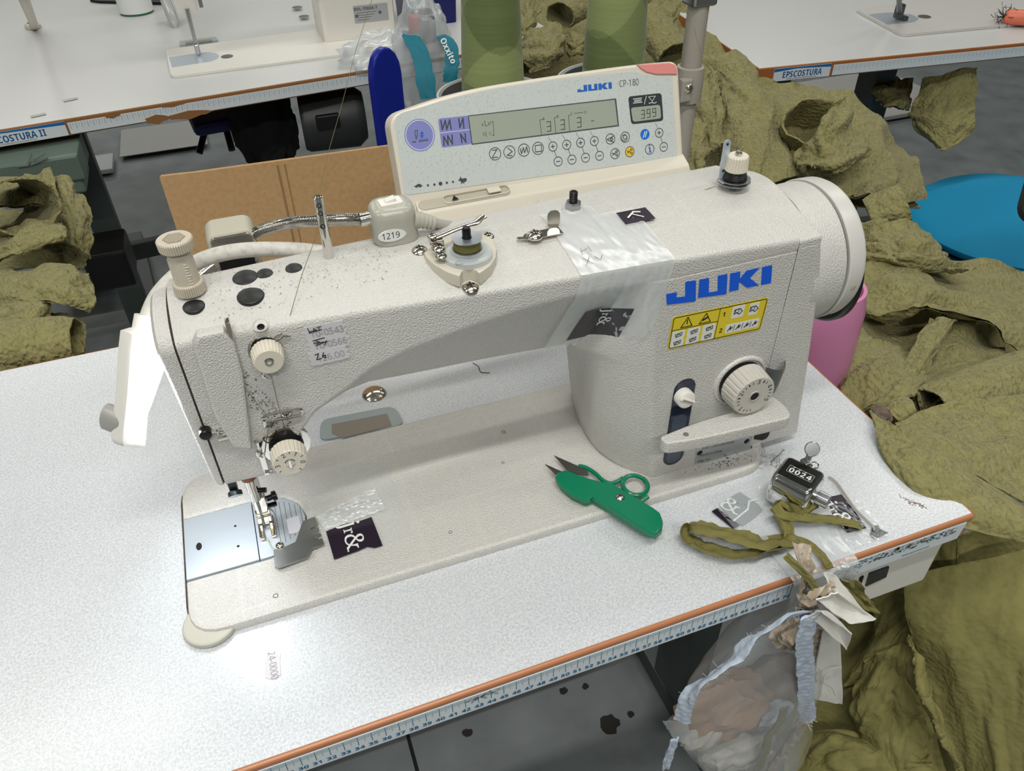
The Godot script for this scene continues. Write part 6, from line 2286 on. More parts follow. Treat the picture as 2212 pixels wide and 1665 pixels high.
func threads() -> void:
	var olive := mat("sewing thread", col(.42, .41, .26), .8)
	var ut := thing("upper_thread", Vector3(-.1966, .012, -.198), "olive sewing thread running from the thread post down to the needle", "thread")
	var b := MB.new()
	b.tube(PackedVector3Array([Vector3(0.0089, 0.3423, -0.5107), Vector3(-0.0234, 0.3177, -0.4452), Vector3(-0.0513, 0.2898, -0.3891), Vector3(-0.0738, 0.2611, -0.358), Vector3(-.1, .286, -.2215), Vector3(-.1, .272, -.2215), Vector3(-0.1224, 0.2507, -0.19), Vector3(-0.1383, 0.2267, -0.174), Vector3(-0.1477, 0.2183, -0.17), Vector3(-.168, .2101, -.171), Vector3(-0.1575, 0.188, -0.1725), Vector3(-0.1582, 0.1549, -0.1715), Vector3(-0.158, 0.1336, -0.172)]), .00022, 5, false)
	obj("thread_run", b, olive, ut)
	b = MB.new()
	b.tube(P3([-0.1774, 0.1161, -0.172, -0.1667, 0.1505, -0.172, -0.1818, 0.2005, -0.172, -0.1825, 0.2067, -0.172]), .00022, 5, false)
	obj("thread_run", b, olive, ut)
	b = MB.new()
	b.tube(PackedVector3Array([Vector3(-.1965, .072, -.194), Vector3(-.1962, .05, -.1955), Vector3(-.1962, .03, -.196), Vector3(-.1962, .012, -.198)]), .00022, 5, false)
	obj("thread_run", b, olive, ut)
	b = MB.new()
	b.tube(smooth(P3([0.3244, 0.3, -0.4445, 0.313, 0.2879, -0.4102, 0.2784, 0.2836, -0.3359, 0.2542, 0.2756, -0.2823, 0.2382, 0.2716, -0.2499, 0.2335, 0.2676, -0.2383]), 4), .0003, 5, false)
	b.tube(smooth(P3([0.2153, 0.2482, -0.2111, 0.1893, 0.2428, -0.2128, 0.1581, 0.2375, -0.2165, 0.1278, 0.2327, -0.2216, 0.1019, 0.2307, -0.2276, 0.0745, 0.2262, -0.2292, 0.0519, 0.2241, -0.2326, 0.0313, 0.2228, -0.2346, 0.0229, 0.2219, -0.234]), 4), .00024, 5, false)
	b.tube(smooth(P3([0.2595, 0.2703, -0.2895, 0.2547, 0.2735, -0.294, 0.2506, 0.2752, -0.2969, 0.2512, 0.272, -0.2939, 0.2554, 0.2757, -0.2957, 0.2586, 0.2735, -0.2926]), 4), .0003, 5, false)
	tag(obj("winder_thread", b, olive), "fine thread from the stand along the arm crown to the bobbin", "thread")
	b = MB.new()
	b.tube(smooth(P3([-0.1961, 0.0105, -0.1868, -0.195, 0.0105, -0.1806, -0.1928, 0.0105, -0.174, -0.1892, 0.0105, -0.1694, -0.1863, 0.0105, -0.1643, -0.1851, 0.0105, -0.1578]), 5), .0005, 6, false)
	tag(obj("thread_tail", b, mat("thread tail pale", col(.66, .70, .60), .8)), "pale thread tail trailing from the presser foot", "thread")
	b = MB.new()
	b.tube(smooth(P3([0.0454, 0.0006, -0.366, 0.0493, 0.0006, -0.3585, 0.0486, 0.0006, -0.3485, 0.052, 0.0006, -0.3451, 0.0574, 0.0006, -0.3427]), 5), .0004, 5, false)
	tag(obj("loose_thread", b, mat("loose thread grey", col(.30, .31, .30), .8)), "loose grey thread on the table behind the bed", "thread")


# cloth patch through rows of points, given thickness
func patch(b: MB, rows: Array, th: float) -> void:
	var n: int = rows[0].size()
	var top := []
	for i in rows.size():
		var r := PackedVector3Array()
		var d := PackedVector3Array()
		for j in n:
			var p: Vector3 = rows[i][j]
			var du: Vector3 = rows[i][mini(j + 1, n - 1)] - rows[i][maxi(j - 1, 0)]
			var dv: Vector3 = rows[mini(i + 1, rows.size() - 1)][j] - rows[maxi(i - 1, 0)][j]
			var nn := du.cross(dv).normalized()
			r.append(p + nn * th)
			d.append(p - nn * th)
		d.reverse()
		r.append_array(d)
		top.append(r)
	b.loft(top)

# four-cornered curved cloth: corners, bulge along its normal, waves
func flap(b: MB, q: PackedVector3Array, bulge: float, waves: float, seed_: int, th := .0006, n := 14) -> void:
	var nn := (q[1] - q[0]).cross(q[3] - q[0]).normalized()
	var ns := FastNoiseLite.new()
	ns.seed = seed_
	ns.frequency = 1.6
	var rows := []
	for i in n + 1:
		var v := float(i) / n
		var r := PackedVector3Array()
		for j in n + 1:
			var u := float(j) / n
			var p: Vector3 = q[0].lerp(q[1], u).lerp(q[3].lerp(q[2], u), v)
			r.append(p + nn * (bulge * sin(PI * u) * sin(PI * clampf(v, 0, 1)) + waves * ns.get_noise_2d(u, v)))
		rows.append(r)
	patch(b, rows, th)

func hanging() -> void:
	var b: MB
	var stripe := mat("striped beige cloth", Color.WHITE, .9)
	var im := Image.create(64, 64, false, Image.FORMAT_RGB8)
	for y in 64:
		for x in 64:
			im.set_pixel(x, y, col(.62, .56, .48) if (x + y) % 32 < 20 else col(.74, .70, .64))
	stripe.albedo_texture = tex(im)
	tri(stripe, 45.0)
	var blue := mat("pale blue ribbon cloth", Color.WHITE, .85)
	var im2 := Image.create(64, 64, false, Image.FORMAT_RGB8)
	for y in 64:
		for x in 64:
			im2.set_pixel(x, y, col(.66, .71, .78) if y % 32 < 17 else col(.74, .78, .83))
	blue.albedo_texture = tex(im2)
	tri(blue, 70.0)
	var white := mat("white scrap cloth", col(.86, .855, .83), .85)
	var t := thing("scrap_bundle", Vector3(.235, -.2, .03), "bundle of white, striped beige and pale blue cloth scraps hanging over the table edge", "cloth scraps")
	# striped strip from the knot over the edge
	var p := smooth(P3([0.1984, 0.0449, 0, 0.1943, 0.0396, 0.01, 0.1986, 0.0272, 0.016, 0.1992, 0.0068, 0.016, 0.206, -0.015, 0.018, 0.2113, -0.0258, 0.02]), 6)
	b = MB.new()
	ribbon(b, p, .017, .001, Vector3(1, 0, -.3), 31, .22)
	obj("striped_strip", b, stripe, t, 60)
	b = MB.new()
	ribbon(b, smooth(P3([0.2293, -0.0581, 0.02, 0.2314, -0.075, 0.02, 0.238, -0.1034, 0.02, 0.2395, -0.1271, 0.022, 0.2459, -0.1582, 0.022]), 6), .011, .001, Vector3(1, 0, 0), 32, .2)
	obj("striped_strip", b, stripe, t, 60)
	b = MB.new()
	ribbon(b, smooth(P3([0.2561, -0.2263, 0.022, 0.259, -0.2523, 0.022, 0.2544, -0.271, 0.022, 0.2505, -0.2938, 0.022, 0.2465, -0.3173, 0.022, 0.2433, -0.3425, 0.022]), 6), .015, .0022, Vector3(1, .6, 0), 33, .2)
	obj("striped_strip", b, stripe, t, 60)
	b = MB.new()
	ribbon(b, smooth(P3([0.2044, -0.0332, 0.02, 0.195, -0.0412, 0.02, 0.19, -0.0518, 0.02, 0.2009, -0.0697, 0.02, 0.2157, -0.0762, 0.02]), 6), .020, .0012, Vector3(.2, .8, .6), 34, .25)
	obj("striped_strip", b, stripe, t, 60)
	b = MB.new()
	ribbon(b, smooth(P3([0.1995, 0.001, 0.026, 0.2018, 0.0101, 0.026, 0.2087, 0.0117, 0.026, 0.2166, 0.0094, 0.026]), 6), .016, .0014, Vector3(.3, 1, 0), 35, .25)
	obj("striped_strip", b, stripe, t, 60)
	# pale blue ribbons
	b = MB.new()
	var pb := smooth(P3([0.1971, -0.0091, 0.028, 0.186, -0.0041, 0.028, 0.1748, -0.0026, 0.028, 0.1654, -0.0081, 0.028, 0.1582, -0.0131, 0.028, 0.1496, -0.0173, 0.028, 0.1423, -0.0278, 0.028, 0.1362, -0.0393, 0.028, 0.1269, -0.0472, 0.028, 0.1184, -0.0538, 0.028, 0.1077, -0.0609, 0.028, 0.1001, -0.0744, 0.028, 0.0985, -0.0922, 0.028, 0.0991, -0.1144, 0.028]), 5)
	ribbon(b, pb, .0135, .0011, Vector3(.4, 1, .4), 36, .09)
	obj("blue_ribbon", b, blue, t, 60)
	b = MB.new()
	var pc := smooth(P3([0.1939, -0.0026, 0.034, 0.1962, -0.0198, 0.034, 0.1983, -0.0395, 0.034, 0.2052, -0.0628, 0.034, 0.2123, -0.0872, 0.034, 0.2204, -0.1133, 0.034, 0.2286, -0.1453, 0.034, 0.2371, -0.1744, 0.034, 0.248, -0.2065, 0.034]), 5)
	ribbon(b, pc, .0165, .0012, Vector3(1, 0, .15), 37, .09)
	obj("blue_ribbon", b, blue, t, 60)
	b = MB.new()
	ribbon(b, smooth(P3([0.0945, -0.1394, 0.03, 0.0945, -0.1536, 0.03, 0.0923, -0.1715, 0.03, 0.0929, -0.1923, 0.03]), 5), .0095, .0011, Vector3(1, .3, 0), 38, .2)
	obj("blue_ribbon", b, blue, t, 60)
	# white flaps
	b = MB.new()
	flap(b, P3([0.2109, 0.027, 0.018, 0.2262, 0.0148, 0.018, 0.2601, -0.0377, 0.03, 0.213, 0.0115, 0.03]), .004, .002, 41)
	obj("white_flap", b, white, t, 60)
	b = MB.new()
	flap(b, P3([0.1983, 0.0121, 0.03, 0.2134, 0.0199, 0.034, 0.26, -0.0302, 0.042, 0.2277, -0.0163, 0.044]), .008, .003, 42)
	obj("white_flap", b, white, t, 60)
	b = MB.new()
	flap(b, P3([0.1925, -0.0018, 0.034, 0.1953, 0.0128, 0.04, 0.2269, -0.0208, 0.05, 0.2356, -0.0546, 0.046]), .010, .002, 43)
	obj("white_flap", b, white, t, 60)
	b = MB.new()
	flap(b, P3([0.2256, -0.0475, 0.026, 0.2511, -0.0772, 0.026, 0.3022, -0.228, 0.024, 0.2516, -0.1817, 0.024]), .002, .002, 44)
	obj("white_flap", b, white, t, 60)
	b = MB.new()
	flap(b, P3([0.24, -0.0038, 0.014, 0.2612, -0.0166, 0.012, 0.3023, -0.0792, 0.016, 0.2643, -0.0461, 0.02]), .004, .008, 45)
	obj("olive_flap", b, M["olive strip"], t, 60)
	b = MB.new()
	ribbon(b, smooth(P3([0.1727, 0.0566, 0.012, 0.1816, 0.0458, 0.018, 0.195, 0.0283, 0.022, 0.2017, 0.016, 0.024]), 5), .006, .0008, Vector3(1, 0, 0), 46, .2)
	ribbon(b, smooth(P3([0.238, -0.2141, 0.012, 0.2393, -0.2383, 0.012, 0.2325, -0.2688, 0.012, 0.235, -0.3079, 0.012, 0.235, -0.3492, 0.012]), 5), .011, .0014, Vector3(1, .3, 0), 47, .2)
	obj("olive_strip", b, M["olive strip"], t, 60)
	b = MB.new()
	fray(b, pc.slice(pc.size() - 3), 26, .012, 51, .0003)
	fray(b, pb, 40, .008, 52, .0002)
	fray(b, p, 90, .005, 53, .0002)
	b.tube(smooth(P3([0.2647, -0.1251, 0.03, 0.2525, -0.1221, 0.03, 0.2469, -0.1297, 0.03, 0.2504, -0.1442, 0.03, 0.2639, -0.1608, 0.03, 0.2746, -0.182, 0.03]), 5), .0004, 5, false)
	tag(obj("fringe", b, mat("fringe pale", col(.70, .70, .68), .9), t), "", "", "", "stuff")
	# wrinkled clear film over the table edge
	b = MB.new()
	var ns := FastNoiseLite.new()
	ns.seed = 61
	ns.frequency = .9
	var rows := []
	for i in 31:
		var v := i / 30.0
		var r := PackedVector3Array()
		for j in 25:
			var u := j / 24.0
			var x := lerpf(.198, .262, u) + (.02 if v < .3 else 0.0) * (1.0 - v / .3) * (u - .3)
			var s := v * .115
			var q: Vector3
			if s < .055:
				q = Vector3(x, .0018, -.052 + s)
			else:
				q = Vector3(x, .0018 - (s - .055), .0045)
			var e := ns.get_noise_2d(u * 14.0, v * 1.6) * .5 + .5
			q += Vector3(0, .0035, 0) * e if s < .05 else Vector3(0, .001, .005) * e
			r.append(q)
		rows.append(r)
	b.grid(rows)
	tag(obj("draped_bag_film", b, M["milky film"]), "wrinkled clear plastic film draped over the table edge below the counter", "plastic film")
	plastic_bag()
	# control box under the table
	t = thing("control_box", Vector3(.33, -.1, -.03), "white motor control box with a dark display hung under the table corner", "control box")
	b = MB.new()
	b.box(Vector3(.335, -.066, -.09), Vector3(.10, .075, .165), .005)
	obj("case", b, M["white plastic"], t)
	b = MB.new()
	b.extr(P2([0.3002, -0.0493, 0.3216, -0.0492, 0.3239, -0.0653, 0.3025, -0.0689]), -.0075, -.0058)
	obj("display", b, M["oil glass"], t)
	b = MB.new()
	b.extr(P2([0.2908, -0.0516, 0.2939, -0.0497, 0.2953, -0.0654, 0.2934, -0.0667]), -.0075, -.0058)
	obj("vent_slot", b, M["groove dark"], t)

func plastic_bag() -> void:
	var t := thing("scrap_bag", Vector3(.17, -.33, -.02), "clear plastic bag of pale cloth scraps hanging under the table edge", "bag")
	var ns := FastNoiseLite.new()
	ns.seed = 71
	ns.frequency = 1.0
	# rings of the bag from its gathered mouth down to the bottom
	var L := P3([0.2263, -0.0538, -0.01, 0.2123, -0.0739, -0.01, 0.1918, -0.0972, -0.01, 0.1641, -0.1371, -0.01, 0.1406, -0.1805, -0.01, 0.1372, -0.2158, -0.01, 0.1403, -0.2581, -0.01, 0.1591, -0.3036, -0.01, 0.1853, -0.3482, -0.01])
	var R := P3([0.2466, -0.074, -0.01, 0.2591, -0.1091, -0.01, 0.2737, -0.1567, -0.01, 0.2876, -0.2125, -0.01, 0.301, -0.2731, -0.01, 0.311, -0.3222, -0.01, 0.3171, -0.3783, -0.01, 0.3023, -0.4128, -0.01, 0.2659, -0.4114, -0.01])
	var rows := []
	var LS := smooth(L, 4)
	var RS := smooth(R, 4)
	for i in LS.size():
		var a := LS[i]
		var c := RS[i]
		var mid := (a + c) / 2
		var half := (c - a) / 2
		var dz := minf(half.length() * .75, .045)
		var r := PackedVector3Array()
		for k in 40:
			var t2 := TAU * k / 40.0
			var e := 1.0 + .16 * ns.get_noise_3d(cos(t2) * 1.6, sin(t2) * 1.6, i * .05) + .07 * ns.get_noise_3d(cos(t2) * 5.0, sin(t2) * 5.0, i * .06)
			r.append(mid + half * cos(t2) * e + Vector3(0, 0, dz * sin(t2) * e))
		rows.append(r)
	var b := MB.new()
	b.loft(rows, false, true)
	var film := mat("bag film", Color(.86, .88, .89, .2), .18)
	film.transparency = BaseMaterial3D.TRANSPARENCY_ALPHA
	obj("film", b, film, t, 70)
	b = MB.new()
	crumple(b, P3([0.102, -0.1703, 0, 0.1302, -0.1874, 0, 0.1495, -0.2591, 0, 0.1205, -0.2188, 0]), 10, .004, 72)
	obj("torn_corner", b, M["milky film"], t, 60)
	# contents
	var kinds := [["beige_scrap", col(.58, .47, .38), Vector3(0.2018, -0.2617, -0.03), .048, "beige cloth scrap inside the hanging bag"], ["white_scrap", col(.74, .73, .70), Vector3(0.228, -0.3389, -0.02), .040, "white cloth scrap at the bottom of the hanging bag"], ["brown_scrap", col(.42, .34, .27), Vector3(0.2665, -0.4396, -0.035), .042, "brown cloth scrap under the others in the hanging bag"], ["white_scrap", col(.70, .68, .65), Vector3(0.1725, -0.2716, -0.015), .022, "small white folded scrap at the left of the hanging bag"], ["tan_scrap", col(.46, .38, .31), Vector3(0.2699, -0.2768, -0.04), .042, "tan cloth scrap in the upper part of the hanging bag"], ["pale_blue_scrap", col(.66, .69, .74), Vector3(0.2525, -0.2774, -0.012), .022, "pale blue ruffled scrap at the right of the hanging bag"]]
	var sd := 80
	for k in kinds:
		sd += 1
		b = MB.new()
		blob(b, k[2], Vector3(k[3], k[3] * .75, k[3] * .55), sd)
		tag(obj(k[0], b, mat("scrap %d" % sd, k[1], .9), self, 70), k[4], "cloth scrap", "scraps in the hanging bag")

# crumpled ball of cloth
func blob(b: MB, c: Vector3, s: Vector3, seed_: int, rough := .35) -> void:
	var ns := FastNoiseLite.new()
	ns.seed = seed_
	ns.frequency = 1.0
	ns.fractal_type = FastNoiseLite.FRACTAL_RIDGED
	ns.fractal_octaves = 3
	var rows := []
	for i in 25:
		var th := PI * i / 24.0
		var r := PackedVector3Array()
		for j in 40:
			var ph := TAU * j / 40.0
			var d := Vector3(sin(th) * cos(ph), cos(th), sin(th) * sin(ph))
			var e := 1.0 + rough * ns.get_noise_3dv(d * .9)
			r.append(c + d * s * e)
		rows.append(r)
	b.grid(rows, true, false)


# white sewing table: front edge from a to c, depth back from it
func back_table(label: String, a: Vector3, c: Vector3, depth: float, chip: bool) -> Node3D:
	var x := (c - a).normalized()
	var z := x.cross(Vector3.UP)
	var W := a.distance_to(c)
	var fr := Transform3D(Basis(x, Vector3.UP, z), a)
	var t := thing("sewing_table", Vector3((a.x + c.x) / 2, -.76, (a.z + c.z) / 2) - z * depth / 2, label, "table")
	var b := MB.new()
	b.X = fr
	b.box(Vector3(W / 2, -.0125, -depth / 2), Vector3(W - .004, .025, depth - .004), .001)
	obj("tabletop", b, M["white laminate"], t)
	b = MB.new()
	b.X = fr
	b.box(Vector3(W / 2, -.016, -depth / 2), Vector3(W, .031, depth), .002)
	obj("edge_band", b, M["raw chipboard"] if chip else mat("orange edge", col(.62, .38, .20), .45), t)
	var leg := mat("leg grey green", col(.25, .28, .27), .45)
	for u in ([.36, .95] if chip else [.13, .36]):
		b = MB.new()
		b.X = fr
		b.box(Vector3(W * u, -.38, -.2), Vector3(.055, .70, .07), .003)
		obj("leg", b, leg, t)
		b = MB.new()
		b.X = fr
		b.box(Vector3(W * u, -.74, -depth * .45), Vector3(.06, .04, depth * .85), .003)
		obj("foot_rail", b, leg, t)
	b = MB.new()
	b.X = fr
	b.box(Vector3(W * .6, -.6, -depth * .55), Vector3(W * .6, .05, .03), .003)
	obj("stretcher", b, leg, t)
	t.set_meta("frame", fr)
	return t

func advert(t: Node3D, fr: Transform3D, x0: float, x1: float, text: String) -> void:
	var b := MB.new()
	b.X = fr
	b.box(Vector3((x0 + x1) / 2, -.0165, .0012), Vector3(x1 - x0, .026, .0012), .0003)
	var s := obj("advert_sticker", b, M["ruler white"], t)
	b = MB.new()
	b.X = fr
	b.extr(P2([x0, -.0105, x0 + (x1 - x0) * .4, -.0065, x1, -.0095, x1, -.0035, x0, -.0035]), .0018, .002)
	obj("sticker_band", b, mat("advert blue", col(.12, .40, .66), .4), s)
	b = MB.new()
	words(b, text, fr * Transform3D(Basis(), Vector3((x0 + x1) / 2, -.0175, .0019)), .0125, true, .85)
	obj("sticker_lettering", b, mat("advert navy", col(.05, .30, .55), .4), s)
	b = MB.new()
	words(b, "Comércio de Máquinas de Costura Industriais, Lda", fr * Transform3D(Basis(), Vector3((x0 + x1) / 2, -.0262, .0019)), .0022, false, .95)
	obj("sticker_small_print", b, M["print black"], s)

func background() -> void:
	var b: MB
	# ---------- left back table with machine ----------
	var A := Vector3(-1.05, 0, -1.2793)
	var t := back_table("worn white sewing table with chipped edge tape in the upper left", A, Vector3(.62, 0, -1.441), 1.15, true)
	var fr: Transform3D = t.get_meta("frame")
	var rf := fr * Transform3D(Basis(), Vector3(0, 0, .001))
	ruler(t, rf, 61, 152, false, -.015, false)
	advert(t, fr, .44, .617, "EPSCOSTURA II")
	# torn pieces of the tape
	for q in [[.775, -.0275, .05, .008], [.835, -.029, .09, .007], [.70, -.0075, .03, .004], [.81, -.006, .05, .003]]:
		b = MB.new()
		b.X = fr
		var o := PackedVector2Array()
		for k in 12:
			o.append(Vector2(q[0] + cos(TAU * k / 12.0) * q[2] * .5 * (1.0 + .2 * sin(k * 5.0)), q[1] + sin(TAU * k / 12.0) * q[3] * (1.0 + .3 * sin(k * 3.0))))
		b.extr(o, .0012, .0022)
		obj("torn_tape_gap", b, M["raw chipboard"], t)
	var cr: Material = M["white plastic"]
	var mt := thing("sewing_machine", Vector3(.05, 0, -1.6), "white sewing machine on the left back table, cut off at the photo's top edge", "sewing machine")
	b = MB.new()
	sheet(b, rounded_q(P2([-0.2458, -1.6933, -0.2396, -1.4957, 0.2567, -1.5053, 0.2983, -1.7321]), .015), .0005, .005)
	obj("bed", b, cr, mt)
	b = MB.new()
	sheet(b, P2([-0.2402, -1.6287, -0.1797, -1.6335, -0.1566, -1.6321, -0.141, -1.617, -0.1359, -1.5959, -0.1422, -1.5754, -0.1577, -1.5625, -0.1802, -1.5608, -0.2359, -1.5545]), .0055, .0006)
	obj("needle_plate", b, M["brushed plate"], mt)
	b = MB.new()
	sheet(b, P2([-0.2152, -1.7445, -0.1338, -1.7475, -0.1307, -1.7173, -0.2146, -1.7123]), .0005, .006)
	obj("hinge_pad", b, mat("pad pale grey", col(.62, .65, .65), .5), mt)
	b = MB.new()
	sheet(b, P2([-0.2018, -1.7285, -0.1435, -1.7294, -0.1428, -1.7134, -0.2019, -1.7107]), .0066, .0004)
	obj("hinge_recess", b, mat("recess beige", col(.52, .50, .45), .6), mt)
	for q in [Vector3(-0.1209, 0.006, -1.5849), Vector3(0.0807, 0.006, -1.9329), Vector3(0.0841, 0.006, -1.8398)]:
		b = MB.new()
		b.lathe([Vector2(0, .001), Vector2(.012, .0008), Vector2(.013, 0)], 20, along(q, Vector3.UP))
		obj("bed_screw", b, mat("screw dull", col(.40, .40, .38), .45, .5), mt)
	b = MB.new()
	var px := -.178
	var pz := -1.618
	b.loft([ringbox(px, .092, pz - .03, .040, .050, .006), ringbox(px, .12, pz - .03, .052, .056, .008), ringbox(px + .004, .20, pz - .03, .066, .066, .01), ringbox(px + .01, .27, pz - .03, .075, .07, .01)])
	obj("head", b, cr, mt)
	b = MB.new()
	b.tube(P3([px, .1, pz - .004, px, .012, pz - .004]), [.005, .0035], 10)
	b.box(Vector3(px, .02, pz - .002), Vector3(.01, .02, .022), .002)
	obj("needle_bar", b, M["steel"], mt)
	b = MB.new()
	b.lathe([Vector2(0, .012), Vector2(.011, .010), Vector2(.014, 0), Vector2(.014, -.008)], 18, along(Vector3(px + .02, .145, pz + .004), Vector3(0, 0, 1)))
	b.box(Vector3(px + .03, .125, pz + .002), Vector3(.008, .05, .006), .001)
	obj("tension_knob", b, M["chrome"], mt)
	b = MB.new()
	b.tube(P3([-0.2283, 0.052, -1.9389, -0.2229, 0.0285, -1.9162, -0.2202, 0.0079, -1.8971, -0.22, -0.0032, -1.8872]), [.012, .0135, .0125, .004], 14)
	obj("lamp_capsule", b, mat("capsule clear grey", col(.70, .71, .70), .2), mt)
	b = MB.new()
	b.box(Vector3(.178, .16, -1.66), Vector3(.17, .33, .12), .012)
	obj("pillar", b, cr, mt)
	b = MB.new()
	b.box(Vector3(.18, .108, -1.605), Vector3(.19, .010, .03), .003)
	obj("cover_ridge", b, cr, mt)
	b = MB.new()
	b.box(Vector3(.208, .057, -1.5992), Vector3(.078, .036, .001), .0003)
	var lab := obj("rating_plate", b, mat("plate pale", col(.66, .67, .68), .4), mt)
	b = MB.new()
	var lf := Transform3D(Basis(), Vector3(.208, .057, -1.5986))
	words(b, "DDL-7000A-7", lf * Transform3D(Basis(), Vector3(-.012, .011, 0)), .0065, true)
	for k in 4:
		stroke(b, lf, PackedVector2Array([Vector2(-.032, .003 - k * .005), Vector2(.012 - k * .006, .003 - k * .005)]), .0008)
	stroke(b, lf, disc(Vector2(-.034, -.003), .0022, 10), .002, true)
	stroke(b, lf, disc(Vector2(.02, .0), .0022, 10), .002, true)
	obj("plate_print", b, M["print grey"], lab)
	# small things on and round that table
	t = thing("thread_stand", Vector3(-0.5476, 0.001, -2.0267), "thin beige stand post at the far left of the back table", "thread stand")
	b = MB.new()
	b.tube(P3([-0.5488, 0, -2.0356, -0.5291, 0.03, -1.9408, -0.4358, 0.2, -1.4016]), .0095, 12)
	obj("post", b, M["beige plastic"], t)
	b = MB.new()
	b.lathe([Vector2(.018, 0), Vector2(.018, .008), Vector2(.010, .012)], 18, along(t.position, Vector3.UP))
	obj("base", b, M["beige plastic"], t)
	t = thing("thread_spool", Vector3(-0.3085, 0.001, -2.0752), "white thread spool with a green foot at the top edge", "spool")
	b = MB.new()
	b.lathe([Vector2(0, .004), Vector2(.042, .004), Vector2(.04, .12), Vector2(0, .12)], 26, along(t.position, Vector3.UP))
	obj("winding", b, M["label white"], t)
	b = MB.new()
	b.lathe([Vector2(0, 0), Vector2(.041, 0), Vector2(.041, .004), Vector2(0, .004)], 26, along(t.position, Vector3.UP))
	obj("spool_foot", b, mat("spool green", col(.12, .42, .22), .5), t)
	b = MB.new()
	sheet(b, P2([-0.4268, -2.2369, -0.4117, -2.2478, -0.3558, -2.209, -0.2457, -2.1535, -0.2462, -2.1262, -0.3475, -2.1811, -0.4026, -2.2123]), .001, .006)
	tag(obj("dark_snips", b, M["black metal"]), "dark flat snips lying at the photo's top edge", "scissors")
	for q in [[Vector3(-0.4809, 0.001, -1.3767), 0], [Vector3(-0.4292, 0.001, -1.4433), 1]]:
		b = MB.new()
		b.X = Transform3D(Basis(Vector3.UP, .3), q[0])
		b.box(Vector3(0, .0004, 0), Vector3(.026, .0008, .011), .0002)
		tag(obj("paper_sticker", b, mat("sticker grey", col(.70, .70, .68), .6)), ["grey paper sticker nearest the left table's printed tape", "grey paper sticker further in on the left table"][q[1]], "sticker")
	# green-grey drive box under the left table
	t = thing("drive_box", Vector3(-.62, -.12, -1.24), "green-grey control box hanging under the left back table", "control box")
	b = MB.new()
	var p0 := Vector3(-0.4225, -0.0057, -1.24)
	b.box(Vector3(p0.x - .15, p0.y - .062, -1.33), Vector3(.30, .05, .12), .005)
	b.box(Vector3(p0.x - .153, p0.y - .098, -1.33), Vector3(.29, .03, .11), .005)
	var gm := mat("box grey green", col(.36, .42, .38), .45)
	obj("case", b, gm, t)
	b = MB.new()
	var gf := Transform3D(Basis(), Vector3(-0.4944, -0.04, -1.2685))
	stroke(b, gf, P2([-.028, -.008, -.012, -.008, .002, .012]), .003, false, .002)
	stroke(b, gf, P2([-.006, -.008, .022, .0]), .003, false, .002)
	stroke(b, gf, P2([.0, -.001, .022, .008]), .003, false, .002)
	obj("embossed_mark", b, mat("box emboss", col(.42, .48, .44), .45), t)
	# blue stool and dark jacket under the left table, drum motor
	t = thing("blue_stool", Vector3(.02, -.76, -1.75), "stool with a blue seat under the left back table", "stool")
	b = MB.new()
	b.X = Transform3D(Basis(Vector3.UP, .1), Vector3(-0.1755, -0.1486, -1.6742))
	b.box(Vector3.ZERO, Vector3(.125, .03, .16), .012)
	obj("seat", b, mat("seat blue", col(.06, .11, .38), .5), t)
	b = MB.new()
	b.tube(P3([-0.1612, -0.1589, -1.6602, -0.1597, -0.2116, -1.6131]), .008, 10)
	obj("leg", b, M["black metal"], t)
	b = MB.new()
	b.tube(P3([-0.2025, -0.1956, -1.7803, -0.2392, -0.2566, -1.7395]), .008, 10)
	obj("leg", b, M["black metal"], t)
	b = MB.new()
	blob(b, Vector3(-0.0772, -0.1443, -1.5743), Vector3(.06, .10, .06), 131)
	blob(b, Vector3(-0.0334, -0.1561, -1.5484), Vector3(.025, .06, .03), 132)
	tag(obj("black_jacket", b, M["dark plum cloth"], self, 70), "black jacket bunched under the left back table", "jacket")
	t = thing("drive_motor", Vector3(0.0709, -0.1198, -1.4745), "dark round drive motor under the left back table", "motor")
	b = MB.new()
	b.lathe([Vector2(0, -.07), Vector2(.06, -.07), Vector2(.066, -.06), Vector2(.066, .05), Vector2(.05, .07), Vector2(0, .07)], 28, along(t.position, Vector3(1, 0, .1)))
	obj("housing", b, mat("motor dark", col(.16, .17, .17), .5), t)
	b = MB.new()
	b.box(t.position + Vector3(-.02, .02, .066), Vector3(.05, .03, .012), .003)
	obj("terminal_cover", b, M["black plastic"], t)
	# pale papers and crates on the floor behind
	for k in [[Vector3(-0.4316, -0.74, -3.2175), Vector3(.34, .004, .30), col(.62, .62, .61), "pale plastic sheet lying on the floor behind the cardboard"], [Vector3(-0.7238, -0.74, -3.019), Vector3(.2, .02, .16), col(.66, .67, .68), "pale paper on the floor beside the green-grey leg"], [Vector3(-0.6612, -0.7, -2.132), Vector3(.16, .02, .30), col(.42, .46, .50), "blue-grey film on the floor beside the left cloth heap"]]:
		b = MB.new()
		b.box(k[0], k[1], .004)
		tag(obj("floor_sheet", b, mat("floor sheet " + str(k[2].b), k[2], .6)), k[3], "sheet")
	for k in [[Vector3(-0.4348, -0.2546, -1.2588), Vector3(.08, .08, .10), "black box in the shade beside the table legs"]]:
		b = MB.new()
		b.box(k[0], k[1], .006)
		tag(obj("dark_crate", b, M["black plastic"]), k[2], "crate")
	# ---------- film-wrapped bag with turquoise strap ----------
	t = thing("wrapped_bag", Vector3(0.2533, -0.0132, -1.3246), "film-wrapped bag with turquoise straps hung on the left table's end", "bag")
	b = MB.new()
	blob(b, Vector3(0.2664, 0.0025, -1.389), Vector3(.055, .12, .04), 141, .3)
	blob(b, Vector3(0.1927, 0.0125, -1.4239), Vector3(.085, .045, .04), 142, .35)
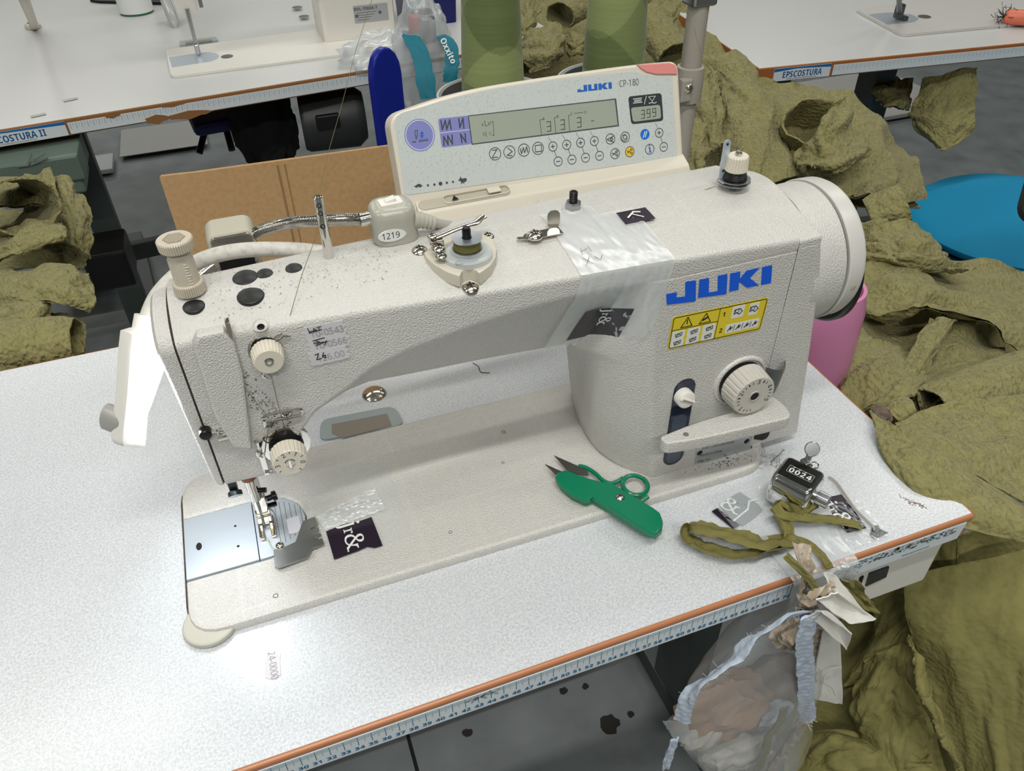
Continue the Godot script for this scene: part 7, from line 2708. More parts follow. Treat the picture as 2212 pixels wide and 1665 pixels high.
	blob(b, Vector3(0.2899, 0.0619, -1.4055), Vector3(.034, .05, .03), 143, .25)
	obj("film", b, M["milky film"], t, 70)
	var teal := mat("strap turquoise", col(.02, .43, .50), .7)
	b = MB.new()
	ribbon(b, smooth(P3([0.2482, 0.0654, -1.3957, 0.2374, 0.0644, -1.3435, 0.2418, 0.0506, -1.316, 0.2435, 0.0285, -1.2958, 0.2411, 0.0036, -1.2748, 0.2398, -0.0289, -1.2603]), 5), .036, .0015, Vector3(1, 0, .2), 144, .04)
	obj("strap", b, teal, t, 60)
	b = MB.new()
	ribbon(b, smooth(P3([0.3024, 0.0573, -1.3694, 0.3044, 0.0604, -1.33, 0.3067, 0.0466, -1.3032, 0.3034, 0.0299, -1.2897, 0.2959, 0.0133, -1.2777, 0.2906, -0.008, -1.2746]), 5), .028, .0015, Vector3(1, 0, .2), 145, .04)
	var st := obj("strap", b, teal, t, 60)
	b = MB.new()
	words(b, "Oxxito", plane(Vector3(0.2962, 0.0499, -1.2892), (Vector3(0.2988, 0.0416, -1.2809)) - (Vector3(0.2941, 0.0568, -1.296)), Vector3(-.2, .5, .8)), .012, true)
	obj("strap_lettering", b, M["label white"], st)
	b = MB.new()
	b.box(Vector3(0.2562, 0.0822, -1.3801), Vector3(.03, .04, .02), .006)
	obj("red_tag", b, mat("tag red", col(.75, .16, .10), .4), t)
	b = MB.new()
	b.box(Vector3(0.2716, 0.0932, -1.3844), Vector3(.045, .03, .02), .006)
	obj("dark_buckle", b, M["black plastic"], t)
	b = MB.new()
	b.box(Vector3(0.2768, 0.0734, -1.3651), Vector3(.035, .055, .02), .008)
	obj("grey_clasp", b, M["zinc"], t)
	# blue plastic backrest and blue bin
	b = MB.new()
	var bp := Vector3(0.1482, -0.0251, -1.2134)
	b.X = Transform3D(Basis(Vector3.UP, .5), bp)
	var o := P2([-.034, -.18, .034, -.18, .036, .05])
	for k in 9:
		var a := PI * k / 8.0
		o.append(Vector2(cos(a) * .036, .068 + sin(a) * .052))
	o.append(Vector2(-.036, .05))
	b.extr(o, -.009, .009, .004)
	tag(obj("blue_chair", b, mat("plastic royal blue", col(.05, .12, .55), .35)), "royal blue plastic chair back with a rounded top behind the panel", "chair")
	b = MB.new()
	b.loft([ringbox((Vector3(0.3656, -0.0182, -1.8046)).x, -.02, -1.72, .12, .12, .01), ringbox((Vector3(0.3656, -0.0182, -1.8046)).x, .16, -1.72, .135, .13, .012)])
	tag(obj("blue_bin", b, mat("bin navy", col(.03, .06, .36), .4)), "dark blue plastic bin at the top edge beside the back machine", "bin")
	# ---------- right back table with machine ----------
	t = back_table("white sewing table with orange edge and printed ruler in the upper right", Vector3(.8985, 0, -1.0859), Vector3(2.1, 0, -.937), .55, false)
	fr = t.get_meta("frame")
	ruler(t, fr * Transform3D(Basis(), Vector3(0, 0, .001)), 0, 90, false, -.175, false)
	advert(t, fr, .035, .165, "EPSCOSTURA")
	mt = thing("sewing_machine", Vector3(1.6, 0, -1.25), "cream sewing machine bed and foot on the right back table", "sewing machine")
	b = MB.new()
	sheet(b, rounded_q(P2([1.353, -1.3566, 1.3102, -1.1432, 1.7927, -1.0865, 1.9661, -1.2801, 1.7886, -1.3591]), .02), .0005, .006)
	obj("bed", b, M["smooth cream"], mt)
	b = MB.new()
	sheet(b, P2([1.3466, -1.3013, 1.4029, -1.2976, 1.4398, -1.2605, 1.4303, -1.2268, 1.4038, -1.2099, 1.3722, -1.2096, 1.3305, -1.218]), .0066, .0008)
	obj("needle_plate", b, M["brushed plate"], mt)
	b = MB.new()
	b.box(Vector3(1.3865, 0.012, -1.2356), Vector3(.014, .01, .03), .002)
	b.tube(PackedVector3Array([Vector3(1.3925, 0.012, -1.2503), Vector3(1.2826, 0.075, -1.1519), Vector3(1.2018, 0.12, -1.0773)]), .006, 10)
	b.box(Vector3(1.3665, 0.03, -1.2281), Vector3(.02, .03, .014), .003)
	obj("presser_foot", b, mat("foot grey", col(.35, .36, .36), .35, .8), mt)
	b = MB.new()
	b.lathe([Vector2(0, .002), Vector2(.014, .001), Vector2(.015, 0)], 20, along(Vector3(1.4536, 0.007, -1.2346), Vector3.UP))
	obj("bed_screw", b, M["screw dull"], mt)
	t = thing("brush", Vector3(1.633, 0.008, -1.1334), "orange-pink handled brush at the right photo edge", "brush")
	b = MB.new()
	b.tube(smooth(P3([1.5807, 0.02, -1.127, 1.5856, 0.02, -1.1206, 1.5974, 0.02, -1.1099, 1.6323, 0.02, -1.0863]), 4), [.008, .013, .015, .0165, .017, .017, .017, .017, .017, .017, .017, .017, .017], 12)
	obj("handle", b, mat("handle coral", col(.88, .47, .36), .4), t)
	b = MB.new()
	fray(b, P3([1.5807, 0.02, -1.127, 1.572, 0.02, -1.1209]), 40, .03, 151, .0006)
	obj("bristles", b, M["black plastic"], t)
	# ---------- blue stool cushion, chair back, pink tub ----------
	t = thing("blue_cushion", Vector3(1.42, -.31, -.79), "bright blue round seat cushion at the right edge", "cushion")
	b = MB.new()
	var pr := [Vector2(0, .03), Vector2(.16, .028), Vector2(.215, .018), Vector2(.232, .002), Vector2(.228, -.012), Vector2(.2, -.02), Vector2(0, -.02)]
	b.lathe(pr, 56, Transform3D(Basis.from_scale(Vector3(1, 1, .92)), Vector3(1.43, -.305, -.79)))
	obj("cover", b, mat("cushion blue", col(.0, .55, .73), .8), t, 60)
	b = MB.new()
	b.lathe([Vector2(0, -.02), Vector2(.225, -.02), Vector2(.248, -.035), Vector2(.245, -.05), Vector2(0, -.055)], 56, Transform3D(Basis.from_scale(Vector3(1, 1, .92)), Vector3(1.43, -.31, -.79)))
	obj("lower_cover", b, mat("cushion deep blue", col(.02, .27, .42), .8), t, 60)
	b = MB.new()
	var cp := Vector3(1.0306, -0.0327, -0.5218)
	b.X = plane(cp, Vector3(.75, 0, .55), Vector3(-.4, .35, .75))
	b.extr(rrect(Vector2(.09, .035), .19, .19, .03, 6), -.012, .012, .005)
	tag(obj("grey_chair", b, mat("chair charcoal", col(.20, .21, .20), .5)), "dark grey plastic chair back at the right photo edge", "chair")
	b = MB.new()
	var tp := Vector3(0.4539, -0.049, -0.2977)
	b.lathe([Vector2(.03, -.17), Vector2(.041, -.13), Vector2(.0465, -.05), Vector2(.0475, .0), Vector2(.045, .07), Vector2(.04, .095), Vector2(.036, .095), Vector2(.04, .0), Vector2(0, -.1)], 40, along(tp, Vector3.UP))
	tag(obj("pink_tub", b, mat("tub pink", col(.80, .52, .68), .3)), "pink plastic tub behind the table's right edge below the hand wheel", "tub")

func ringbox(x: float, y: float, z: float, w: float, d: float, r: float) -> PackedVector3Array:
	var o := PackedVector3Array()
	for q in rrect(Vector2(x, z), w, d, r, 4):
		o.append(Vector3(q.x, y, q.y))
	return o


# cloth through a 4 x 4 net of points, with folds
func cloth(called: String, label: String, net: PackedVector3Array, seed_: int, fold := .012, fu := 2.0, fv := 3.0, m: Material = null, n := 44) -> void:
	var ns := FastNoiseLite.new()
	ns.seed = seed_
	ns.frequency = 1.0
	ns.fractal_octaves = 1
	var n2 := FastNoiseLite.new()
	n2.seed = seed_ + 7
	n2.frequency = 1.0
	n2.fractal_octaves = 3
	var pts := []
	for i in n + 1:
		var r := PackedVector3Array()
		var v := 3.0 * i / n
		for j in n + 1:
			var u := 3.0 * j / n
			# ragged outline
			var uu := clampf(u + .05 * n2.get_noise_2d(v * 1.7, u * 1.7 + 9.0), 0.0, 3.0)
			var vv := clampf(v + .05 * n2.get_noise_2d(v * 1.7 + 20.0, u * 1.7), 0.0, 3.0)
			r.append(net_point(net, uu, vv))
		pts.append(r)
	var rows := []
	for i in n + 1:
		var r := PackedVector3Array()
		for j in n + 1:
			var du: Vector3 = pts[i][mini(j + 1, n)] - pts[i][maxi(j - 1, 0)]
			var dv: Vector3 = pts[mini(i + 1, n)][j] - pts[maxi(i - 1, 0)][j]
			var nn := du.cross(dv).normalized()
			if nn.y + nn.z < 0.0:
				nn = -nn
			var u := float(j) / n
			var v := float(i) / n
			var w := n2.get_noise_2d(u * 1.3 + 5.0, v * 1.3) * .5
			var c := 1.0 - absf(n2.get_noise_2d(u * fu * 1.1 + w, v * fv * .7 - w + 30.0)) * 2.2
			var e := fold * (ns.get_noise_2d(u * fu + w, v * fv + w) * .8 + maxf(c, 0.0) * maxf(c, 0.0) * .35)
			r.append(pts[i][j] + nn * e)
		rows.append(r)
	var b := MB.new()
	patch(b, rows, .0014)
	tag(obj(called, b, m if m else M["olive cloth"], self, 75), label, "cloth", "olive cloth pieces in the heaps")

func net_point(net: PackedVector3Array, u: float, v: float) -> Vector3:
	var iu := mini(int(u), 2)
	var iv := mini(int(v), 2)
	var col_ := []
	for k in range(-1, 3):
		var r := clampi(iv + k, 0, 3) * 4
		col_.append(net[r + iu].cubic_interpolate(net[r + iu + 1], net[r + maxi(iu - 1, 0)], net[r + mini(iu + 2, 3)], u - iu))
	return col_[1].cubic_interpolate(col_[2], col_[0], col_[3], v - iv)

# rolled piece, open at its first end
func roll(called: String, label: String, path: PackedVector3Array, r0: float, r1: float, seed_: int, m: Material = null) -> void:
	var ns := FastNoiseLite.new()
	ns.seed = seed_
	ns.frequency = 1.0
	var p := smooth(path, 7)
	var out := []
	var inn := []
	var t0 := (p[1] - p[0]).normalized()
	var nx := t0.cross(Vector3.UP).normalized()
	for i in p.size():
		var t := (p[mini(i + 1, p.size() - 1)] - p[maxi(i - 1, 0)]).normalized()
		nx = (nx - t * nx.dot(t)).normalized()
		var ny := t.cross(nx)
		var ro := PackedVector3Array()
		var ri := PackedVector3Array()
		for k in 32:
			var a := TAU * k / 32.0
			var rr := lerpf(r0, r1, float(i) / (p.size() - 1)) * (1.0 + .14 * ns.get_noise_3d(cos(a) * 1.3, sin(a) * 1.3, i * .12) + .06 * ns.get_noise_3d(cos(a) * 3.0, sin(a) * 3.0, i * .3))
			ro.append(p[i] + (nx * cos(a) + ny * sin(a) * .8) * rr)
			ri.append(p[i] + (nx * cos(a) + ny * sin(a) * .8) * rr * .93)
		out.append(ro)
		inn.append(ri)
	inn.reverse()
	inn.append_array(out)
	var b := MB.new()
	b.grid(inn, true, false)
	tag(obj(called, b, m if m else M["olive cloth"], self, 75), label, "cloth", "olive cloth pieces in the heaps")

func cloth_heaps() -> void:
	var F: Material = M["flat olive cloth"]
	# --- heap between the machine and the right back table ---
	cloth("olive_cloth", "dark shaded olive cloth filling the gap behind the thread post", P3([0.812, 0.001, -1.319, 0.868, 0.038, -1.263, 0.87, -0.014, -1.106, 0.889, -0.03, -1.03, 0.706, -0.034, -1.119, 0.762, -0.032, -1.032, 0.804, -0.056, -0.927, 0.9, -0.071, -0.879, 0.633, -0.067, -0.978, 0.7, -0.062, -0.889, 0.757, -0.068, -0.795, 0.924, -0.092, -0.742, 0.558, -0.103, -0.834, 0.636, -0.089, -0.75, 0.709, -0.067, -0.674, 0.955, -0.126, -0.645]), 201, .02)
	cloth("olive_cloth", "wide olive crinkle cloth draped over the heap above the motor", P3([0.779, 0.013, -0.997, 0.839, 0.028, -0.946, 0.926, 0.016, -0.905, 1.006, -0.019, -0.887, 0.722, -0.024, -0.873, 0.807, -0.006, -0.832, 0.932, -0.015, -0.821, 1.03, -0.061, -0.8, 0.688, -0.042, -0.759, 0.753, -0.017, -0.703, 0.876, -0.03, -0.704, 1.017, -0.071, -0.727, 0.673, -0.04, -0.683, 0.726, -0.038, -0.612, 0.808, -0.054, -0.596, 0.967, -0.095, -0.641]), 202, .024, 2.2, 1.6)
	cloth("olive_cloth", "upright olive panel falling from the right table's corner", P3([0.718, 0.06, -1.032, 0.737, 0.065, -1.002, 0.77, 0.067, -0.992, 0.798, 0.035, -0.981, 0.703, 0.042, -0.938, 0.709, 0.055, -0.892, 0.74, 0.056, -0.882, 0.781, 0.029, -0.899, 0.663, 0.007, -0.839, 0.672, 0.028, -0.799, 0.705, 0.028, -0.787, 0.753, -0.005, -0.797, 0.579, -0.03, -0.726, 0.6, -0.019, -0.673, 0.641, -0.019, -0.658, 0.707, -0.032, -0.678]), 203, .012)
	cloth("olive_cloth", "small olive fold beside the thread guide arm", P3([0.671, 0.025, -0.963, 0.69, 0.055, -0.954, 0.704, 0.048, -0.943, 0.718, 0.028, -0.948, 0.638, 0.011, -0.906, 0.651, 0.03, -0.891, 0.672, 0.036, -0.889, 0.689, 0.02, -0.896, 0.61, 0.001, -0.852, 0.619, 0.002, -0.822, 0.642, 0.002, -0.814, 0.665, -0.006, -0.826, 0.597, -0.022, -0.809, 0.61, -0.008, -0.789, 0.632, -0.008, -0.781, 0.657, -0.023, -0.787]), 204, .012)
	cloth("olive_cloth", "narrow olive hanging fold just right of the stand post", P3([0.603, 0.017, -0.868, 0.602, 0.021, -0.845, 0.612, 0.015, -0.836, 0.632, 0, -0.844, 0.582, -0.003, -0.831, 0.578, 0.005, -0.799, 0.59, 0.002, -0.791, 0.615, -0.013, -0.811, 0.56, -0.025, -0.791, 0.552, -0.012, -0.751, 0.563, -0.012, -0.747, 0.594, -0.032, -0.774, 0.537, -0.053, -0.748, 0.537, -0.039, -0.718, 0.548, -0.039, -0.714, 0.574, -0.053, -0.735]), 205, .01)
	roll("olive_roll", "open mouthed olive fold in the middle of the heap above the motor", P3([0.768, 0.032, -0.741, 0.784, -0.014, -0.777, 0.789, -0.064, -0.814, 0.779, -0.094, -0.847]), .052, .03, 206)
	cloth("olive_cloth", "olive flap under the open fold above the motor", P3([0.721, 0, -0.702, 0.726, 0.03, -0.684, 0.75, 0.067, -0.695, 0.801, 0.066, -0.732, 0.697, -0.003, -0.68, 0.707, 0.025, -0.646, 0.741, 0.047, -0.653, 0.793, 0.048, -0.691, 0.701, -0.007, -0.661, 0.703, 0.019, -0.615, 0.734, 0.035, -0.618, 0.796, 0.028, -0.659, 0.72, -0.016, -0.646, 0.713, 0.01, -0.603, 0.739, 0.019, -0.601, 0.796, 0.005, -0.639]), 207, .014)
	roll("olive_roll", "short olive roll beside the hand wheel end cap", P3([0.783, -0.02, -0.524, 0.762, -0.032, -0.535, 0.744, -0.045, -0.544]), .038, .036, 208)
	cloth("olive_cloth", "pointed olive flap between the end cap and the blue cushion", P3([0.692, -0.036, -0.515, 0.711, -0.021, -0.493, 0.739, -0.022, -0.469, 0.792, -0.048, -0.469, 0.666, -0.036, -0.482, 0.682, -0.017, -0.452, 0.705, -0.013, -0.42, 0.783, -0.056, -0.437, 0.645, -0.037, -0.462, 0.662, -0.024, -0.425, 0.687, -0.019, -0.393, 0.787, -0.062, -0.403, 0.631, -0.044, -0.446, 0.657, -0.031, -0.407, 0.685, -0.026, -0.374, 0.787, -0.059, -0.378]), 209, .016)
	cloth("olive_cloth", "broad olive crinkle cloth lying right of the end cap", P3([0.643, -0.052, -0.463, 0.739, -0.053, -0.455, 0.862, -0.099, -0.454, 1.011, -0.138, -0.435, 0.607, -0.051, -0.421, 0.692, -0.047, -0.395, 0.8, -0.083, -0.38, 0.92, -0.119, -0.361, 0.574, -0.048, -0.38, 0.631, -0.045, -0.335, 0.723, -0.063, -0.328, 0.826, -0.105, -0.282, 0.564, -0.059, -0.361, 0.598, -0.044, -0.307, 0.669, -0.051, -0.289, 0.771, -0.11, -0.228]), 210, .022, 1.6, 2.2)
	cloth("olive_cloth", "olive crinkle cloth with a seam left of the dark gap", P3([0.589, -0.09, -0.393, 0.65, -0.084, -0.349, 0.715, -0.085, -0.325, 0.763, -0.12, -0.277, 0.515, -0.074, -0.309, 0.586, -0.077, -0.296, 0.654, -0.073, -0.275, 0.701, -0.101, -0.233, 0.465, -0.067, -0.25, 0.521, -0.064, -0.234, 0.587, -0.067, -0.221, 0.644, -0.085, -0.199, 0.439, -0.07, -0.215, 0.473, -0.056, -0.189, 0.518, -0.052, -0.176, 0.585, -0.062, -0.171]), 211, .024, 2.0, 1.6)
	cloth("olive_cloth", "raised olive seam strip between the two lower folds", P3([0.638, -0.05, -0.3, 0.642, -0.043, -0.291, 0.653, -0.044, -0.287, 0.669, -0.051, -0.289, 0.592, -0.054, -0.272, 0.591, -0.048, -0.257, 0.601, -0.048, -0.253, 0.619, -0.057, -0.26, 0.547, -0.057, -0.243, 0.544, -0.052, -0.228, 0.553, -0.053, -0.225, 0.572, -0.062, -0.23, 0.51, -0.059, -0.227, 0.512, -0.059, -0.213, 0.521, -0.061, -0.208, 0.537, -0.066, -0.212]), 212, .004)
	roll("olive_roll", "long olive roll running to the right edge above the table corner", P3([0.514, -0.05, -0.165, 0.549, -0.049, -0.168, 0.608, -0.05, -0.173, 0.689, -0.058, -0.179]), .026, .032, 213)
	cloth("olive_cloth", "dark olive cloth at the bottom of the gap right of the table", P3([0.487, -0.108, -0.275, 0.534, -0.102, -0.25, 0.608, -0.097, -0.215, 0.751, -0.102, -0.214, 0.455, -0.103, -0.236, 0.494, -0.086, -0.209, 0.573, -0.083, -0.184, 0.699, -0.097, -0.169, 0.445, -0.115, -0.201, 0.469, -0.084, -0.165, 0.535, -0.077, -0.148, 0.647, -0.088, -0.126, 0.439, -0.126, -0.166, 0.464, -0.09, -0.134, 0.518, -0.087, -0.118, 0.622, -0.098, -0.098]), 214, .01)
	cloth("olive_cloth", "deep shaded olive cloth at the bottom of the heap right of the table", P3([0.682, -0.165, -0.529, 0.819, -0.166, -0.507, 0.964, -0.185, -0.48, 1.106, -0.196, -0.475, 0.62, -0.179, -0.441, 0.746, -0.193, -0.412, 0.861, -0.19, -0.374, 0.975, -0.198, -0.355, 0.553, -0.181, -0.353, 0.658, -0.178, -0.319, 0.764, -0.175, -0.284, 0.871, -0.179, -0.27, 0.486, -0.185, -0.263, 0.585, -0.177, -0.235, 0.683, -0.174, -0.203, 0.781, -0.185, -0.186]), 215, .03)
	# stack of folded layers seen edge on
	for k in 5:
		roll("folded_layer", ["innermost", "second inner", "middle", "second outer", "outermost"][k] + " curled olive cloth layer of the nested stack by the table edge", P3([0.442, -0.032, -0.152, 0.453, -0.026, -0.153, 0.463, -0.024, -0.151]), .0035 + k * .0032, .0035 + k * .0032, 220 + k)
	cloth("grey_scrap", "greyish brown scrap tucked at the table's right edge", P3([0.398, 0.005, -0.144, 0.404, 0.006, -0.144, 0.41, 0.005, -0.14, 0.415, 0.002, -0.136, 0.399, -0.001, -0.139, 0.405, 0.002, -0.139, 0.411, -0.001, -0.135, 0.414, -0.005, -0.13, 0.401, -0.005, -0.134, 0.407, -0.003, -0.134, 0.41, -0.006, -0.13, 0.413, -0.01, -0.126, 0.405, -0.012, -0.127, 0.408, -0.01, -0.128, 0.411, -0.011, -0.126, 0.412, -0.013, -0.124]), 226, .004, 2.0, 2.0, mat("scrap taupe", col(.42, .36, .32), .9), 12)
	# --- large piece over the table's right corner ---
	cloth("olive_cloth", "large olive cloth whose front fold covers the table's right corner", P3([0.385, 0.012, -0.134, 0.392, 0.016, -0.094, 0.41, 0.006, -0.059, 0.462, -0.019, 0.009, 0.376, 0.01, -0.113, 0.375, 0.011, -0.072, 0.398, 0.004, -0.033, 0.443, -0.009, 0.022, 0.366, 0.002, -0.088, 0.362, 0.004, -0.049, 0.388, -0.003, -0.017, 0.434, -0.006, 0.03, 0.358, -0.007, -0.062, 0.361, -0.011, -0.036, 0.378, -0.017, -0.008, 0.435, -0.018, 0.034]), 230, .005, 1.2, 1.5)
	cloth("olive_cloth", "flat back of the large olive cloth rising behind its front fold", P3([0.417, -0.009, -0.126, 0.469, -0.01, -0.134, 0.519, -0.012, -0.128, 0.594, -0.013, -0.114, 0.409, -0.005, -0.118, 0.448, -0.009, -0.108, 0.494, -0.011, -0.096, 0.561, -0.015, -0.083, 0.402, 0.002, -0.106, 0.431, -0.007, -0.081, 0.467, -0.013, -0.063, 0.526, -0.023, -0.047, 0.396, 0.009, -0.096, 0.42, -0.004, -0.062, 0.445, -0.015, -0.034, 0.481, -0.029, -0.002]), 231, .006, 1.5, 1.5)
	# --- garments hanging down at the lower right ---
	cloth("olive_garment", "shaded olive garment at the back of the lower right heap", P3([0.437, -0.239, -0.109, 0.517, -0.213, -0.103, 0.549, -0.181, -0.079, 0.606, -0.155, -0.054, 0.421, -0.363, -0.102, 0.484, -0.324, -0.072, 0.546, -0.29, -0.039, 0.617, -0.261, -0.012, 0.376, -0.474, -0.089, 0.444, -0.418, -0.045, 0.507, -0.377, -0.003, 0.594, -0.337, 0.047, 0.31, -0.621, -0.051, 0.401, -0.56, 0.01, 0.479, -0.499, 0.066, 0.571, -0.448, 0.123]), 240, .018, 2.5, 2.5, F)
	cloth("olive_garment", "broad flat olive garment panel hanging at the right edge", P3([0.441, -0.196, -0.062, 0.477, -0.174, -0.048, 0.509, -0.16, -0.035, 0.556, -0.138, -0.017, 0.442, -0.245, -0.033, 0.464, -0.215, -0.01, 0.493, -0.194, 0.01, 0.524, -0.174, 0.03, 0.456, -0.307, 0.013, 0.465, -0.269, 0.038, 0.485, -0.251, 0.057, 0.506, -0.233, 0.076, 0.471, -0.415, 0.1, 0.47, -0.373, 0.118, 0.479, -0.353, 0.131, 0.487, -0.332, 0.143]), 241, .008, 1.6, 1.2, F)
	cloth("olive_garment", "olive pocket bag curling out beside the flat garment panel", P3([0.442, -0.262, -0.032, 0.435, -0.256, -0.012, 0.435, -0.272, 0.002, 0.444, -0.289, 0.007, 0.439, -0.29, -0.008, 0.424, -0.278, 0.018, 0.427, -0.285, 0.032, 0.439, -0.308, 0.035, 0.441, -0.315, 0.015, 0.429, -0.302, 0.041, 0.431, -0.309, 0.055, 0.446, -0.332, 0.059, 0.446, -0.339, 0.038, 0.443, -0.336, 0.061, 0.448, -0.352, 0.077, 0.458, -0.382, 0.094]), 242, .008, 2.0, 2.0, F)
	cloth("olive_garment", "folded olive garment layer left of the flat panel", P3([0.429, -0.338, -0.051, 0.441, -0.312, -0.043, 0.457, -0.297, -0.037, 0.473, -0.301, -0.027, 0.413, -0.394, -0.036, 0.425, -0.357, -0.022, 0.445, -0.334, -0.008, 0.465, -0.339, 0.003, 0.409, -0.429, -0.006, 0.419, -0.396, 0.009, 0.444, -0.373, 0.019, 0.466, -0.368, 0.03, 0.405, -0.478, 0.036, 0.415, -0.443, 0.05, 0.442, -0.429, 0.061, 0.477, -0.434, 0.077]), 243, .014, 2.0, 2.0, F)
	cloth("olive_garment", "lowest olive garment fold at the bottom of the heap", P3([0.35, -0.482, -0.049, 0.39, -0.43, -0.026, 0.428, -0.424, 0.01, 0.466, -0.416, 0.044, 0.337, -0.476, -0.032, 0.374, -0.428, -0.006, 0.413, -0.417, 0.026, 0.456, -0.402, 0.056, 0.321, -0.484, -0.017, 0.362, -0.439, 0.014, 0.402, -0.422, 0.04, 0.451, -0.402, 0.068, 0.304, -0.496, 0.002, 0.349, -0.455, 0.037, 0.389, -0.435, 0.061, 0.443, -0.415, 0.09]), 244, .012, 3.0, 2.0, F)
	cloth("olive_garment", "olive garment corner under the white control box", P3([0.44, -0.263, -0.087, 0.469, -0.213, -0.079, 0.498, -0.185, -0.08, 0.519, -0.165, -0.076, 0.45, -0.306, -0.073, 0.473, -0.259, -0.064, 0.496, -0.238, -0.061, 0.516, -0.222, -0.054, 0.437, -0.354, -0.062, 0.459, -0.315, -0.048, 0.476, -0.284, -0.041, 0.497, -0.268, -0.035, 0.424, -0.399, -0.055, 0.441, -0.354, -0.034, 0.462, -0.327, -0.022, 0.484, -0.31, -0.016]), 245, .014, 2.0, 2.0, F)
	# --- left heap under the back table ---
	roll("olive_roll", "open ended olive roll at the left photo edge, upper of the heap", P3([-0.433, 0.056, -0.842, -0.467, 0.032, -0.902, -0.503, 0.016, -0.969]), .048, .05, 250)
	cloth("olive_cloth", "olive cloth draped over the top of the left heap", P3([-0.531, -0.015, -1.132, -0.488, -0.001, -1.088, -0.455, 0.006, -1.069, -0.432, 0.011, -1.078, -0.515, 0.003, -1.059, -0.472, 0.014, -1.026, -0.439, 0.022, -0.994, -0.421, 0.01, -1.004, -0.506, 0.009, -1.006, -0.46, 0.023, -0.961, -0.429, 0.025, -0.938, -0.415, 0.007, -0.958, -0.503, 0.008, -0.976, -0.456, 0.021, -0.93, -0.429, 0.017, -0.917, -0.413, 0.005, -0.928]), 251, .009)
	cloth("olive_cloth", "olive panel hanging at the right of the left heap", P3([-0.447, -0.007, -1.081, -0.427, 0.003, -1.055, -0.411, 0.002, -1.049, -0.416, -0.018, -1.061, -0.427, -0.012, -0.988, -0.407, -0.004, -0.959, -0.392, -0.006, -0.952, -0.378, -0.019, -0.964, -0.421, -0.016, -0.926, -0.401, -0.007, -0.9, -0.386, -0.01, -0.892, -0.377, -0.021, -0.906, -0.418, -0.03, -0.899, -0.401, -0.024, -0.871, -0.39, -0.03, -0.862, -0.385, -0.05, -0.87]), 252, .008)
	cloth("olive_cloth", "crossing olive fold in the middle of the left heap", P3([-0.496, -0.004, -0.881, -0.46, 0.02, -0.862, -0.425, 0.028, -0.856, -0.401, 0.013, -0.861, -0.485, 0.008, -0.832, -0.449, 0.029, -0.811, -0.415, 0.034, -0.803, -0.388, 0.026, -0.813, -0.481, 0.011, -0.806, -0.446, 0.029, -0.782, -0.414, 0.034, -0.775, -0.385, 0.029, -0.788, -0.485, 0, -0.797, -0.455, 0.019, -0.776, -0.425, 0.026, -0.771, -0.395, 0.02, -0.798]), 253, .006)
	cloth("olive_cloth", "dark olive cloth in the hollow of the left heap", P3([-0.548, -0.059, -1.127, -0.49, -0.051, -1.086, -0.44, -0.046, -1.045, -0.395, -0.056, -1.006, -0.543, -0.07, -1.046, -0.479, -0.05, -0.972, -0.436, -0.054, -0.953, -0.397, -0.068, -0.955, -0.534, -0.071, -0.973, -0.475, -0.053, -0.913, -0.433, -0.057, -0.894, -0.4, -0.071, -0.898, -0.533, -0.079, -0.938, -0.474, -0.059, -0.88, -0.432, -0.059, -0.864, -0.402, -0.07, -0.872]), 254, .012)
	cloth("olive_cloth", "broad olive crinkle fold nearest the table, left heap", P3([-0.492, -0.012, -0.817, -0.448, 0, -0.771, -0.399, 0.011, -0.749, -0.368, -0.008, -0.749, -0.482, -0.003, -0.766, -0.433, 0.01, -0.719, -0.39, 0.017, -0.696, -0.358, -0.004, -0.694, -0.478, -0.003, -0.737, -0.425, 0.009, -0.688, -0.385, 0.014, -0.664, -0.357, -0.007, -0.664, -0.48, -0.013, -0.715, -0.43, 0.006, -0.673, -0.393, 0.008, -0.655, -0.364, -0.009, -0.65]), 255, .009, 2.0, 1.5)
	cloth("olive_cloth", "rounded olive lap lying below the broad fold, left heap", P3([-0.479, -0.011, -0.716, -0.443, 0.006, -0.677, -0.419, 0.008, -0.664, -0.409, -0.001, -0.673, -0.472, -0.004, -0.679, -0.438, 0.008, -0.65, -0.414, 0.009, -0.642, -0.407, -0.005, -0.655, -0.471, -0.008, -0.662, -0.437, 0.005, -0.633, -0.417, 0.005, -0.626, -0.409, -0.007, -0.64, -0.475, -0.021, -0.651, -0.444, -0.007, -0.625, -0.427, -0.008, -0.626, -0.413, -0.013, -0.637]), 256, .006)
	roll("olive_roll", "olive roll lying just behind the table's back edge", P3([-0.375, -0.012, -0.596, -0.399, -0.011, -0.599, -0.429, -0.01, -0.603, -0.47, -0.014, -0.607]), .03, .042, 257)
	cloth("olive_cloth", "shaded olive layer beneath the left heap", P3([-0.499, -0.047, -0.761, -0.451, -0.037, -0.725, -0.409, -0.028, -0.691, -0.38, -0.034, -0.675, -0.489, -0.039, -0.71, -0.443, -0.028, -0.675, -0.404, -0.022, -0.653, -0.373, -0.027, -0.637, -0.48, -0.033, -0.656, -0.435, -0.021, -0.624, -0.4, -0.019, -0.613, -0.372, -0.028, -0.609, -0.479, -0.042, -0.621, -0.437, -0.031, -0.601, -0.401, -0.027, -0.593, -0.375, -0.031, -0.594]), 258, .006)
